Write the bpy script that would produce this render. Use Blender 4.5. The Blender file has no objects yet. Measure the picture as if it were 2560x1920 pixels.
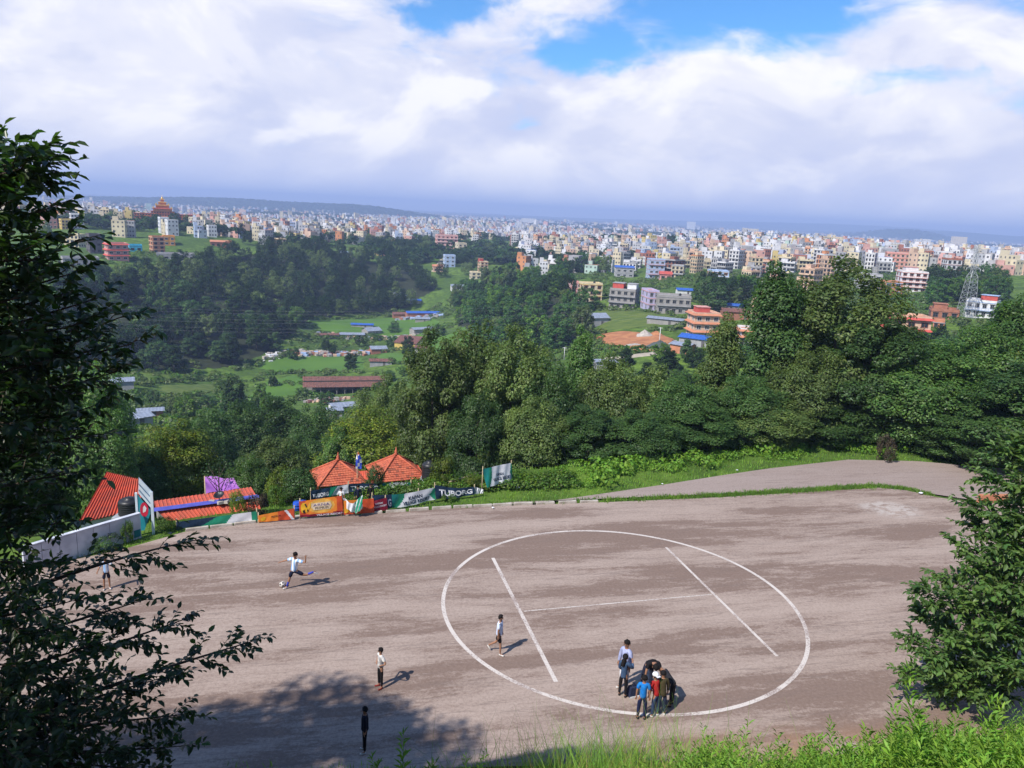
import bpy, bmesh, math, random
import numpy as np
from mathutils import Vector, Matrix

R = math.radians
rng = np.random.default_rng(7)
random.seed(7)
scene = bpy.context.scene
COL = scene.collection

# ------------------------------------------------------------------ camera
F_PX, PITCH, ROLL, CAM_H = 1934.0, R(12.6), R(2.8), 15.5      # photo 2560 x 1920
_c, _s, _cp, _sp = math.cos(ROLL), math.sin(ROLL), math.cos(PITCH), math.sin(PITCH)
_X = Vector((1, 0, 0)); _D = Vector((0, -_sp, -_cp)); _F = Vector((0, _cp, -_sp))
_right = _c * _X - _s * _D
_down = _s * _X + _c * _D
cam_d = bpy.data.cameras.new('camera')
cam = bpy.data.objects.new('camera', cam_d)
COL.objects.link(cam)
cam.matrix_world = Matrix(((_right.x, -_down.x, -_F.x, 0), (_right.y, -_down.y, -_F.y, 0),
                           (_right.z, -_down.z, -_F.z, CAM_H), (0, 0, 0, 1)))
cam_d.sensor_width = 36.0
cam_d.lens = 36.0 * F_PX / 2560.0
cam_d.clip_start = 0.1
cam_d.clip_end = 60000
scene.camera = cam

# ------------------------------------------------------------------ sun, sky, exposure
SUN_AZ = R(47)          # direction the shadows fall, from +X towards +Y
SUN_EL = R(47)
sun_d = bpy.data.lights.new('sun', 'SUN')
sun_d.energy = 5.0
sun_d.angle = R(0.53)
sun_d.color = (1.0, 0.94, 0.86)
sun = bpy.data.objects.new('sun', sun_d)
COL.objects.link(sun)
_sd = Vector((math.cos(SUN_AZ) * math.cos(SUN_EL), math.sin(SUN_AZ) * math.cos(SUN_EL), -math.sin(SUN_EL)))
sun.rotation_euler = _sd.to_track_quat('-Z', 'Y').to_euler()
sun.location = (-60, -60, 90)

world = bpy.data.worlds.new('World')
scene.world = world
world.use_nodes = True
world.cycles.sampling_method = "MANUAL"
world.cycles.sample_map_resolution = 256
scene.view_settings.view_transform = 'Standard'
scene.view_settings.look = 'None'
scene.view_settings.exposure = 0.36
scene.view_settings.gamma = 1.0
scene.view_settings.use_curve_mapping = False
scene.cycles.max_bounces = 4
scene.cycles.transparent_max_bounces = 6
scene.cycles.volume_bounces = 0
scene.cycles.use_denoising = True


# ------------------------------------------------------------------ pixel rays and positions
def ray(px, py):
    u = (px - 1280) / F_PX; v = (py - 960) / F_PX
    a = _c * u + _s * v; b = -_s * u + _c * v
    return np.array((a, _cp - b * _sp, -_sp - b * _cp))


def P(px, py, z=0.0):
    """the point at height z that the pixel looks at"""
    d = ray(px, py); t = (z - CAM_H) / d[2]
    return Vector((d[0] * t, d[1] * t, z))


def PD(px, py, dist):
    """the point at horizontal distance dist along the pixel's ray"""
    d = ray(px, py); t = dist / math.hypot(d[0], d[1])
    return Vector((d[0] * t, d[1] * t, CAM_H + d[2] * t))


def proj(p):
    q = Vector(p) - Vector((0, 0, CAM_H))
    zc = q.dot(_F)
    return 1280 + F_PX * q.dot(_right) / zc, 960 + F_PX * q.dot(_down) / zc



class NT:
    """small helper to wire shader nodes"""
    def __init__(self, tree):
        self.t = tree
        tree.nodes.clear()

    def n(self, typ, **kw):
        nd = self.t.nodes.new(typ)
        for k, v in kw.items():
            if k.startswith('i_'):
                key = k[2:]
                key = int(key) if key.isdigit() else key.replace('_', ' ')
                if hasattr(v, 'is_linked') or isinstance(v, bpy.types.NodeSocket):
                    self.t.links.new(v, nd.inputs[key])
                else:
                    nd.inputs[key].default_value = v
            else:
                setattr(nd, k, v)
        return nd

    def math(self, op, a, b=None, clamp=False):
        nd = self.n('ShaderNodeMath', operation=op, use_clamp=clamp)
        for i, v in enumerate((a, b)):
            if v is None:
                continue
            if isinstance(v, bpy.types.NodeSocket):
                self.t.links.new(v, nd.inputs[i])
            else:
                nd.inputs[i].default_value = v
        return nd.outputs[0]

    def ramp(self, v, lo, hi, a=0.0, b=1.0):
        nd = self.n('ShaderNodeMapRange', interpolation_type='SMOOTHSTEP')
        self.t.links.new(v, nd.inputs[0])
        for i, x in enumerate((lo, hi, a, b)):
            nd.inputs[i + 1].default_value = x
        return nd.outputs[0]

    def mix(self, f, a, b, blend='MIX'):
        nd = self.n('ShaderNodeMix', data_type='RGBA', blend_type=blend)
        for i, v in ((0, f), (6, a), (7, b)):
            if isinstance(v, bpy.types.NodeSocket):
                self.t.links.new(v, nd.inputs[i])
            elif i == 0:
                nd.inputs[i].default_value = v
            else:
                nd.inputs[i].default_value = (*v, 1) if len(v) == 3 else v
        return nd.outputs[2]

    def noise(self, vec, scale, detail=4, rough=0.55, dist=0.0, dim='3D', w=None):
        nd = self.n('ShaderNodeTexNoise', noise_dimensions=dim)
        if vec is not None:
            self.t.links.new(vec, nd.inputs['Vector'])
        nd.inputs['Scale'].default_value = scale
        nd.inputs['Detail'].default_value = detail
        nd.inputs['Roughness'].default_value = rough
        nd.inputs['Distortion'].default_value = dist
        if w is not None:
            nd.inputs['W'].default_value = w
        return nd.outputs['Fac']

    def mapping(self, vec, loc=(0, 0, 0), rot=(0, 0, 0), scale=(1, 1, 1)):
        nd = self.n('ShaderNodeMapping')
        self.t.links.new(vec, nd.inputs[0])
        nd.inputs[1].default_value = loc
        nd.inputs[2].default_value = rot
        nd.inputs[3].default_value = scale
        return nd.outputs[0]


def build_sky():
    w = NT(world.node_tree)
    tc = w.n('ShaderNodeTexCoord').outputs['Generated']
    sep = w.n('ShaderNodeSeparateXYZ')
    w.t.links.new(tc, sep.inputs[0])
    x, y, z = sep.outputs
    sky = w.n('ShaderNodeTexSky', sky_type='NISHITA', sun_disc=False, sun_elevation=SUN_EL,
              sun_rotation=math.atan2(-_sd.x, -_sd.y), altitude=1350, air_density=1.0, dust_density=1.0, ozone_density=1.6)
    blue = w.mix(1.0, sky.outputs[0], (0.066, 0.120, 0.165), 'MULTIPLY')
    # cloud deck: direction projected on a flat layer overhead, softened at the horizon
    zz = w.math('ADD', w.math('MAXIMUM', z, 0.0), 0.22)
    cx = w.math('DIVIDE', x, zz)
    cy = w.math('DIVIDE', y, zz)
    comb = w.n('ShaderNodeCombineXYZ')
    w.t.links.new(cx, comb.inputs[0]); w.t.links.new(cy, comb.inputs[1])
    lay = comb.outputs[0]
    big = w.noise(w.mapping(lay, loc=(3.1, 1.2, 0.0), scale=(1.0, 0.75, 1)), 1.5, 4, 0.55, 0.25)
    # puffs in plain direction space: cumulus heaps near the horizon
    puff = w.noise(w.mapping(tc, loc=(1.7, 0.3, 2.2), scale=(1, 1, 1.7)), 5.5, 5, 0.52, 0.45)
    fine = w.noise(w.mapping(tc, loc=(4.0, 9.0, 1.0), scale=(1, 1, 3.0)), 11.0, 4, 0.6, 0.6)
    # broken cover, closing towards the horizon; wind-torn gaps towards the right (west)
    wob = w.n('ShaderNodeTexNoise'); w.t.links.new(tc, wob.inputs['Vector']); wob.inputs['Scale'].default_value = 6.0; wob.inputs['Detail'].default_value = 6; wob.inputs['Roughness'].default_value = 0.6
    wsep = w.n('ShaderNodeSeparateXYZ'); w.t.links.new(wob.outputs['Color'], wsep.inputs[0])
    u = w.math('ADD', w.math('DIVIDE', x, w.math('MAXIMUM', y, 0.05)), w.math('MULTIPLY', w.math('SUBTRACT', wsep.outputs[0], 0.5), 0.30))
    e = w.math('ADD', w.math('DIVIDE', z, w.math('MAXIMUM', y, 0.05)), w.math('MULTIPLY', w.math('SUBTRACT', wsep.outputs[1], 0.5), 0.13))
    gap = None
    for gx, gy, gw, gh in ((1500, 105, 150, 45), (1850, 55, 250, 75), (2180, 215, 260, 42), (2480, 235, 160, 40), (1120, 20, 90, 45)):
        d_ = ray(gx, gy); gu, ge = d_[0] / d_[1], d_[2] / d_[1]
        du = w.math('DIVIDE', w.math('SUBTRACT', u, gu), gw / F_PX); de = w.math('DIVIDE', w.math('SUBTRACT', e, ge), gh / F_PX)
        q = w.ramp(w.math('ADD', w.math('MULTIPLY', du, du), w.math('MULTIPLY', de, de)), 2.6, 0.0)
        gap = q if gap is None else w.math('MAXIMUM', gap, q)
    gap = w.math('MULTIPLY', gap, w.ramp(y, 0.2, 0.5))
    low = w.ramp(z, 0.02, 0.42, 0.20, -0.15)  # cover also thinned overhead, above the view, to lower the sky's fill light
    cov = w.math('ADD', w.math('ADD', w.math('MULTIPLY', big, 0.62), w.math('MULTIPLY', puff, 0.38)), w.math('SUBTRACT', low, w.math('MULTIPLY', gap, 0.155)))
    cov = w.math('ADD', cov, w.math('MULTIPLY', w.math('SUBTRACT', fine, 0.5), 0.34))
    mask = w.ramp(cov, 0.34, 0.56)
    # light and grey parts of the clouds themselves (lumps differ in thickness)
    # heaps: compare the cloud with itself a little towards the sun, so sun-side faces are bright
    puff2 = w.noise(w.mapping(tc, loc=(1.7 - 0.012, 0.3 - 0.010, 2.2 + 0.062), scale=(1, 1, 1.7)), 5.5, 5, 0.52, 0.45)
    face = w.math('SUBTRACT', puff, puff2)
    lump = w.ramp(w.math('ADD', w.math('MULTIPLY', puff, 0.5), w.math('MULTIPLY', big, 0.5)), 0.38, 0.62)
    ccol = w.mix(lump, (0.62, 0.66, 0.84), (0.80, 0.81, 0.90))
    ccol = w.mix(w.ramp(face, -0.01, -0.13, 0.0, 0.35), ccol, (0.48, 0.54, 0.78))
    ccol = w.mix(w.ramp(face, 0.0, 0.15, 0.0, 0.7), ccol, (0.97, 0.96, 0.97))
    veil = w.ramp(z, 0.0, 0.085, 0.7, 0.0)
    ccol = w.mix(veil, ccol, (0.56, 0.62, 0.86))
    lp = w.mix(mask, blue, ccol)
    bg = w.n('ShaderNodeBackground')
    w.t.links.new(lp, bg.inputs[0])
    bg.inputs[1].default_value = 0.90
    out = w.n('ShaderNodeOutputWorld')
    w.t.links.new(bg.outputs[0], out.inputs[0])


build_sky()

# ------------------------------------------------------------------ terrain
FLAT = np.array([(-45, 13), (-20, 16.6), (-9.8, 18.0), (-3.7, 18.6), (3.1, 19.3), (7.9, 19.7), (12, 20.4), (18, 22), (26, 25),
                 (40, 30), (60, 36), (66, 46), (48, 53), (34.7, 54), (28.7, 56), (22.3, 54.6), (15.7, 51.6), (11, 48.8), (5.7, 46.4),
                 (0.8, 44.9), (-3, 42), (-6.5, 39.0), (-10.5, 37.4), (-15.6, 34.9), (-18.5, 32.6), (-24, 29.5), (-31, 27), (-45, 24)], float)


def poly_dist(x, y, poly):
    """signed distance to polygon, positive outside (arrays)"""
    d = np.full(x.shape, 1e9); inside = np.zeros(x.shape, bool)
    n = len(poly)
    for i in range(n):
        x0, y0 = poly[i]; x1, y1 = poly[(i + 1) % n]
        ex, ey = x1 - x0, y1 - y0
        t = np.clip(((x - x0) * ex + (y - y0) * ey) / (ex * ex + ey * ey), 0, 1)
        d = np.minimum(d, np.hypot(x - x0 - t * ex, y - y0 - t * ey))
        cond = ((y0 > y) != (y1 > y)) & (x < (x1 - x0) * (y - y0) / (y1 - y0 + 1e-12) + x0)
        inside ^= cond
    return np.where(inside, -d, d)


ANCH = []
for px, py, d in [(860, 983, 320), (1015, 873, 430), (275, 975, 305), (330, 1055, 240), (850, 1035, 250), (810, 885, 400), (960, 810, 500),
                  (1055, 790, 560), (500, 925, 360), (250, 935, 340), (300, 655, 520), (410, 556, 890), (520, 600, 650), (1130, 640, 800),
                  (1470, 758, 372), (1560, 773, 333), (1680, 785, 330), (1560, 835, 300), (1560, 875, 255), (1759, 850, 284), (1740, 870, 245),
                  (1600, 905, 225), (2270, 850, 267), (2440, 800, 294), (2230, 775, 380), (2150, 735, 420), (1500, 650, 750), (2000, 650, 700),
                  (2400, 690, 520), (1300, 875, 330), (1330, 745, 420), (1250, 690, 560), (700, 1060, 190), (740, 640, 640), (900, 625, 760),
                  (1900, 600, 1100), (1100, 590, 1200), (2300, 640, 900), (1750, 720, 450)]:
    p = PD(px, py, d); ANCH.append((p.x, p.y, p.z))
ANCH += [(-20, 41, -3.2), (-28, 38, -3.0), (-12, 45, -4.2), (-7, 46, -4.2), (-3, 50, -5), (5, 58, -6), (14, 60, -6), (22, 66, -8), (38, 64, -7), (55, 62, -4),
         (-12, 60, -10), (-30, 60, -13), (10, 75, -13), (35, 80, -13), (60, 80, -8), (90, 70, 2), (-60, 60, -10), (-60, 120, -30), (-20, 100, -26), (0, 120, -28),
         (30, 120, -24), (60, 120, -18), (100, 120, -9), (150, 150, -6), (-30, 170, -40), (20, 170, -30), (70, 180, -22), (120, 190, -15),
         (-90, 30, 2), (-130, 100, -18), (-170, 180, -38), (120, 40, 8), (-200, 330, -46), (-300, 300, -24), (-330, 420, -22), (320, 300, -4), (350, 500, -8),
         (500, 900, -14), (-700, 1000, -22), (0, 1300, -38), (600, 1400, -34), (-600, 1500, -36), (0, 1900, -44), (1000, 1900, -44), (-1100, 1900, -44)]
ANCH = np.array(ANCH)


def _rbf_fit(A):
    n = len(A)
    D = np.hypot(A[:, None, 0] - A[None, :, 0], A[:, None, 1] - A[None, :, 1])
    M = np.zeros((n + 1, n + 1)); M[:n, :n] = D + np.eye(n) * -2.0
    M[:n, n] = 1; M[n, :n] = 1
    return np.linalg.solve(M, np.r_[A[:, 2], 0])


_W = _rbf_fit(ANCH)


def smooth(a, b, x):
    t = np.clip((x - a) / (b - a), 0, 1)
    return t * t * (3 - 2 * t)


def terrain_fn(x, y):
    sh = x.shape; x = x.ravel(); y = y.ravel()
    z = np.zeros_like(x)
    for i, (ax, ay, _) in enumerate(ANCH):
        z += _W[i] * np.hypot(x - ax, y - ay)
    z += _W[-1]
    far = np.hypot(x, y)
    plain = -46 - 8 * smooth(2500, 7000, far)
    z = z + (plain - z) * smooth(1100, 2100, far)
    # rough ground
    z += smooth(60, 200, far) * (0.7 * np.sin(x * 0.071 + 1.3 * np.sin(y * 0.043)) + 0.6 * np.sin(y * 0.083 + 2 * np.sin(x * 0.031)))
    # far hills
    for hx, hy, hh, rx, ry in [(-1950, 5250, 40, 560, 420), (-2700, 5350, 20, 800, 420), (-1000, 5150, 40, 370, 320), (-1420, 5250, 20, 460, 380),
                               (3150, 6500, 80, 330, 400), (4700, 8800, 75, 900, 700), (6800, 9200, 95, 1300, 900), (4200, 12500, 50, 2600, 900),
                               (-4200, 6200, 26, 1800, 500), (1200, 2300, 12, 300, 120), (-150, 2600, 14, 400, 140),
                               (5500, 11800, 90, 2500, 900)]:
        z += hh * np.exp(-((x - hx) / rx) ** 2 - ((y - hy) / ry) ** 2)
    dist = poly_dist(x, y, FLAT)
    # bank between the viewpoint and the tarmac
    near = np.clip(dist, 0, 60)
    bank = 0.735 * near + 0.25 * np.sin(x * 0.9) * smooth(1, 4, near) + 0.2 * np.sin(y * 1.3 + x * 0.5) * smooth(1, 4, near)
    bank = np.where(bank > 14, 14 + (bank - 14) * 0.3, bank)
    toe = np.interp(x, FLAT[:11, 0], FLAT[:11, 1])
    isnear = (y < toe) & (np.abs(x) < 200)
    z = np.where(isnear, bank * smooth(200, 60, np.abs(x)), z * smooth(0, 7, dist))
    z = np.where(dist <= 0, -0.10, z - 0.10 * (1 - smooth(0, 1.2, dist)))
    return z.reshape(sh)


def axis(lim, fine, mid_step, mid, ratio):
    v = list(np.arange(0, fine, 1.0)); s = mid_step
    t = fine
    while t < mid:
        v.append(t); t += s
    while t < lim:
        v.append(t); s *= ratio; t += s
    v.append(lim)
    return np.array(v)


_xp = axis(14000, 60, 6.0, 540, 1.06)
GX = np.r_[-_xp[:0:-1], _xp]
GY = np.r_[-30, -20, -12, np.arange(-6, 90, 1.0), axis(14000, 90, 5.0, 660, 1.045)[90:]]
GXX, GYY = np.meshgrid(GX, GY)
GZ = terrain_fn(GXX, GYY)


def tz(x, y):
    i = min(max(int(np.searchsorted(GX, x)) - 1, 0), len(GX) - 2)
    j = min(max(int(np.searchsorted(GY, y)) - 1, 0), len(GY) - 2)
    fx = (x - GX[i]) / (GX[i + 1] - GX[i]); fy = (y - GY[j]) / (GY[j + 1] - GY[j])
    return float(GZ[j, i] * (1 - fx) * (1 - fy) + GZ[j, i + 1] * fx * (1 - fy) + GZ[j + 1, i] * (1 - fx) * fy + GZ[j + 1, i + 1] * fx * fy)


def tz_arr(x, y):
    i = np.clip(np.searchsorted(GX, x) - 1, 0, len(GX) - 2)
    j = np.clip(np.searchsorted(GY, y) - 1, 0, len(GY) - 2)
    fx = (x - GX[i]) / (GX[i + 1] - GX[i]); fy = (y - GY[j]) / (GY[j + 1] - GY[j])
    return GZ[j, i] * (1 - fx) * (1 - fy) + GZ[j, i + 1] * fx * (1 - fy) + GZ[j + 1, i] * (1 - fx) * fy + GZ[j + 1, i + 1] * fx * fy


def hit(px, py, dmin=60, dmax=12000):
    """first terrain point on the pixel's ray beyond dmin"""
    d = ray(px, py); h = math.hypot(d[0], d[1])
    t = np.geomspace(dmin, dmax, 900) / h
    X, Y, Z = d[0] * t, d[1] * t, CAM_H + d[2] * t
    below = np.nonzero(Z < tz_arr(X, Y))[0]
    if not len(below):
        return None
    k = max(below[0], 1)
    lo, hi = t[k - 1], t[k]
    for _ in range(18):
        m = (lo + hi) / 2
        if CAM_H + d[2] * m < tz(d[0] * m, d[1] * m):
            hi = m
        else:
            lo = m
    return Vector((d[0] * hi, d[1] * hi, tz(d[0] * hi, d[1] * hi)))


# ------------------------------------------------------------------ materials
MATS = {}


def mat(name, c1, c2=None, scale=3.0, rough=0.8, bump=0.0, spec=0.25, metal=0.0, detail=5, lo=0.35, hi=0.65, objcol=False,
        island=0.0, trans=None, bscale=None, stretch=(1, 1, 1)):
    if name in MATS:
        return MATS[name]
    m = bpy.data.materials.new(name); m.use_nodes = True
    t = NT(m.node_tree)
    out = t.n('ShaderNodeOutputMaterial')
    b = t.n('ShaderNodeBsdfPrincipled')
    b.inputs['Roughness'].default_value = rough
    b.inputs['Specular IOR Level'].default_value = spec
    b.inputs['Metallic'].default_value = metal
    co = t.n('ShaderNodeTexCoord').outputs['Object']
    if stretch != (1, 1, 1):
        co = t.mapping(co, scale=stretch)
    nz = t.noise(co, scale, detail)
    c2 = c2 or tuple(v * 0.72 for v in c1)
    col = t.mix(t.ramp(nz, lo, hi), c2, c1)
    if objcol:
        oi = t.n('ShaderNodeObjectInfo')
        col = t.mix(1.0, oi.outputs['Color'], t.mix(t.ramp(nz, lo, hi), (0.72, 0.70, 0.68), (1, 1, 1)), 'MULTIPLY')
    if island:
        g = t.n('ShaderNodeNewGeometry').outputs['Random Per Island']
        oi = t.n('ShaderNodeObjectInfo').outputs['Random']
        hs = t.n('ShaderNodeHueSaturation')
        t.t.links.new(t.ramp(t.math('FRACT', t.math('MULTIPLY', g, 7.31)), 0, 1, 0.5 - 0.03 * island, 0.5 + 0.022 * island), hs.inputs['Hue'])
        v = t.math('MULTIPLY', t.ramp(g, 0, 1, 1 - 0.45 * island, 1 + 0.45 * island), t.ramp(oi, 0, 1, 0.78, 1.22))
        t.t.links.new(v, hs.inputs['Value'])
        t.t.links.new(col, hs.inputs['Color'])
        col = hs.outputs[0]
    t.t.links.new(col, b.inputs['Base Color'])
    if bump:
        bp = t.n('ShaderNodeBump')
        bp.inputs['Strength'].default_value = bump
        bp.inputs['Distance'].default_value = 0.02
        t.t.links.new(t.noise(co, bscale or scale * 6, 4), bp.inputs['Height'])
        t.t.links.new(bp.outputs[0], b.inputs['Normal'])
    sh = b.outputs[0]
    if trans:
        tr = t.n('ShaderNodeBsdfTranslucent')
        t.t.links.new(t.mix(1.0, col, trans, 'MULTIPLY'), tr.inputs[0])
        mx = t.n('ShaderNodeMixShader'); mx.inputs[0].default_value = 0.32
        t.t.links.new(sh, mx.inputs[1]); t.t.links.new(tr.outputs[0], mx.inputs[2])
        sh = mx.outputs[0]
    t.t.links.new(sh, out.inputs[0])
    MATS[name] = m
    return m


def ground_mat():
    m = bpy.data.materials.new('ground_grass'); m.use_nodes = True
    t = NT(m.node_tree)
    out = t.n('ShaderNodeOutputMaterial'); b = t.n('ShaderNodeBsdfPrincipled')
    b.inputs['Roughness'].default_value = 0.95; b.inputs['Specular IOR Level'].default_value = 0.1
    co = t.n('ShaderNodeTexCoord').outputs['Object']
    n1 = t.noise(co, 0.03, 6, 0.6); n2 = t.noise(co, 0.35, 5, 0.65); n3 = t.noise(co, 3.0, 4, 0.6)
    col = t.mix(t.ramp(n1, 0.35, 0.65), (0.060, 0.112, 0.021), (0.125, 0.205, 0.030))
    col = t.mix(t.ramp(n2, 0.36, 0.62, 0, 0.8), col, (0.036, 0.070, 0.016))
    col = t.mix(t.ramp(n3, 0.45, 0.75, 0, 0.5), col, (0.12, 0.16, 0.04))
    # far plain: dull grey green, the town's dust and gardens
    ln = t.n('ShaderNodeVectorMath', operation='LENGTH'); t.t.links.new(co, ln.inputs[0])
    town = t.noise(co, 0.0035, 4, 0.6)
    fcol = t.mix(t.ramp(town, 0.42, 0.58), (0.034, 0.062, 0.03), (0.16, 0.15, 0.13))
    zs = t.n('ShaderNodeSeparateXYZ'); t.t.links.new(co, zs.inputs[0])
    fcol = t.mix(t.ramp(zs.outputs[2], -50, -38), fcol, (0.030, 0.055, 0.028))
    col = t.mix(t.ramp(ln.outputs['Value'], 900, 1700), col, fcol)
    # bare soil of the bank by the tarmac
    sep = t.n('ShaderNodeSeparateXYZ'); t.t.links.new(co, sep.inputs[0])
    nearm = t.math('MULTIPLY', t.ramp(sep.outputs[1], 24, 19.5), t.ramp(t.noise(co, 0.5, 4), 0.38, 0.5))
    col = t.mix(nearm, col, t.mix(n3, (0.20, 0.095, 0.045), (0.26, 0.15, 0.085)))
    t.t.links.new(col, b.inputs['Base Color'])
    bp = t.n('ShaderNodeBump'); bp.inputs['Strength'].default_value = 0.7; bp.inputs['Distance'].default_value = 0.3
    t.t.links.new(n2, bp.inputs['Height']); t.t.links.new(bp.outputs[0], b.inputs['Normal'])
    t.t.links.new(b.outputs[0], out.inputs[0])
    return m


def tarmac_mat(name, road=False):
    m = bpy.data.materials.new(name); m.use_nodes = True
    t = NT(m.node_tree)
    out = t.n('ShaderNodeOutputMaterial'); b = t.n('ShaderNodeBsdfPrincipled')
    b.inputs['Roughness'].default_value = 0.9; b.inputs['Specular IOR Level'].default_value = 0.15
    co = t.n('ShaderNodeTexCoord').outputs['Object']
    rot = t.mapping(co, rot=(0, 0, R(-13)))
    band = t.noise(t.mapping(rot, loc=(2.3, 0.6, 0), scale=(0.065, 0.36, 1)), 1.0, 6, 0.66, 0.35)
    streak = t.noise(t.mapping(rot, loc=(5.1, 9.2, 0), scale=(0.09, 1.1, 1)), 1.0, 5, 0.65, 0.25)
    patch = t.noise(t.mapping(rot, loc=(7, 3, 0), scale=(0.16, 0.6, 1)), 1.0, 7, 0.65, 0.3)
    grit = t.noise(t.mapping(rot, scale=(0.6, 1.6, 1)), 3.4, 6, 0.8)
    gritf = t.noise(co, 9.0, 5, 0.85)
    v = t.math('ADD', t.math('ADD', t.math('MULTIPLY', band, 0.44), t.math('MULTIPLY', patch, 0.24)), t.math('ADD', t.math('MULTIPLY', grit, 0.18), t.math('MULTIPLY', streak, 0.16)))
    v = t.math('ADD', v, t.math('MULTIPLY', t.math('SUBTRACT', gritf, 0.5), 0.06))
    wet = t.math('ADD', t.math('MULTIPLY', t.ramp(v, 0.503, 0.545), 0.62), t.math('MULTIPLY', t.ramp(v, 0.445, 0.52), 0.38))
    light = t.mix(t.noise(co, 0.22, 4), (0.318, 0.250, 0.212), (0.385, 0.310, 0.266))
    dark = t.mix(grit, (0.172, 0.122, 0.100), (0.236, 0.172, 0.142))
    col = t.mix(wet if not road else t.math('MULTIPLY', wet, 0.25), light if not road else t.mix(0.5, light, (0.27, 0.225, 0.215)), dark)
    # worn gravelly speckle, thin wash lines and fine cracks
    col = t.mix(t.math('MULTIPLY', t.ramp(gritf, 0.42, 0.62), 0.55), col, t.mix(1.0, col, (0.64, 0.61, 0.60), 'MULTIPLY'))
    col = t.mix(t.math('MULTIPLY', t.ramp(gritf, 0.45, 0.28), 0.18), col, (0.42, 0.36, 0.32))
    col = t.mix(t.ramp(t.noise(t.mapping(rot, scale=(0.5, 1.2, 1)), 5.5, 5, 0.8), 0.57, 0.70, 0, 0.65), col, (0.14, 0.105, 0.090))
    wl = t.noise(t.mapping(rot, loc=(1, 4, 0), scale=(0.07, 1.5, 1)), 1.0, 5, 0.6, 0.4)
    col = t.mix(t.math('MULTIPLY', t.ramp(t.math('ABSOLUTE', t.math('SUBTRACT', wl, 0.5)), 0.012, 0.0), 0.55), col, (0.15, 0.115, 0.10))
    # pale cement spill near the far right edge
    sep = t.n('ShaderNodeSeparateXYZ'); t.t.links.new(co, sep.inputs[0])
    if not road:
        dx = t.math('DIVIDE', t.math('SUBTRACT', sep.outputs[0], 21.8), 1.9)
        dy = t.math('DIVIDE', t.math('SUBTRACT', sep.outputs[1], 41.6), 1.5)
        rr = t.math('ADD', t.math('MULTIPLY', dx, dx), t.math('MULTIPLY', dy, dy))
        sp = t.math('MULTIPLY', t.ramp(rr, 1.2, 0.2), t.ramp(t.noise(t.mapping(rot, scale=(0.8, 1.5, 1)), 1.6, 6, 0.75), 0.42, 0.56))
        col = t.mix(t.math('MULTIPLY', sp, 0.6), col, (0.46, 0.42, 0.39))
        # soil washed over the near edge
        soil = t.math('MULTIPLY', t.ramp(t.math('SUBTRACT', sep.outputs[1], t.math('MULTIPLY', sep.outputs[0], 0.12)), 21.2, 18.8), t.ramp(t.noise(co, 0.45, 5, 0.7), 0.35, 0.6))
        soil = t.math('MULTIPLY', soil, t.ramp(sep.outputs[0], 3.0, 8.0))
        col = t.mix(soil, col, (0.27, 0.155, 0.09))
    t.t.links.new(col, b.inputs['Base Color'])
    bp = t.n('ShaderNodeBump'); bp.inputs['Strength'].default_value = 0.35; bp.inputs['Distance'].default_value = 0.015
    t.t.links.new(gritf, bp.inputs['Height']); t.t.links.new(bp.outputs[0], b.inputs['Normal'])
    t.t.links.new(b.outputs[0], out.inputs[0])
    return m


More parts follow.
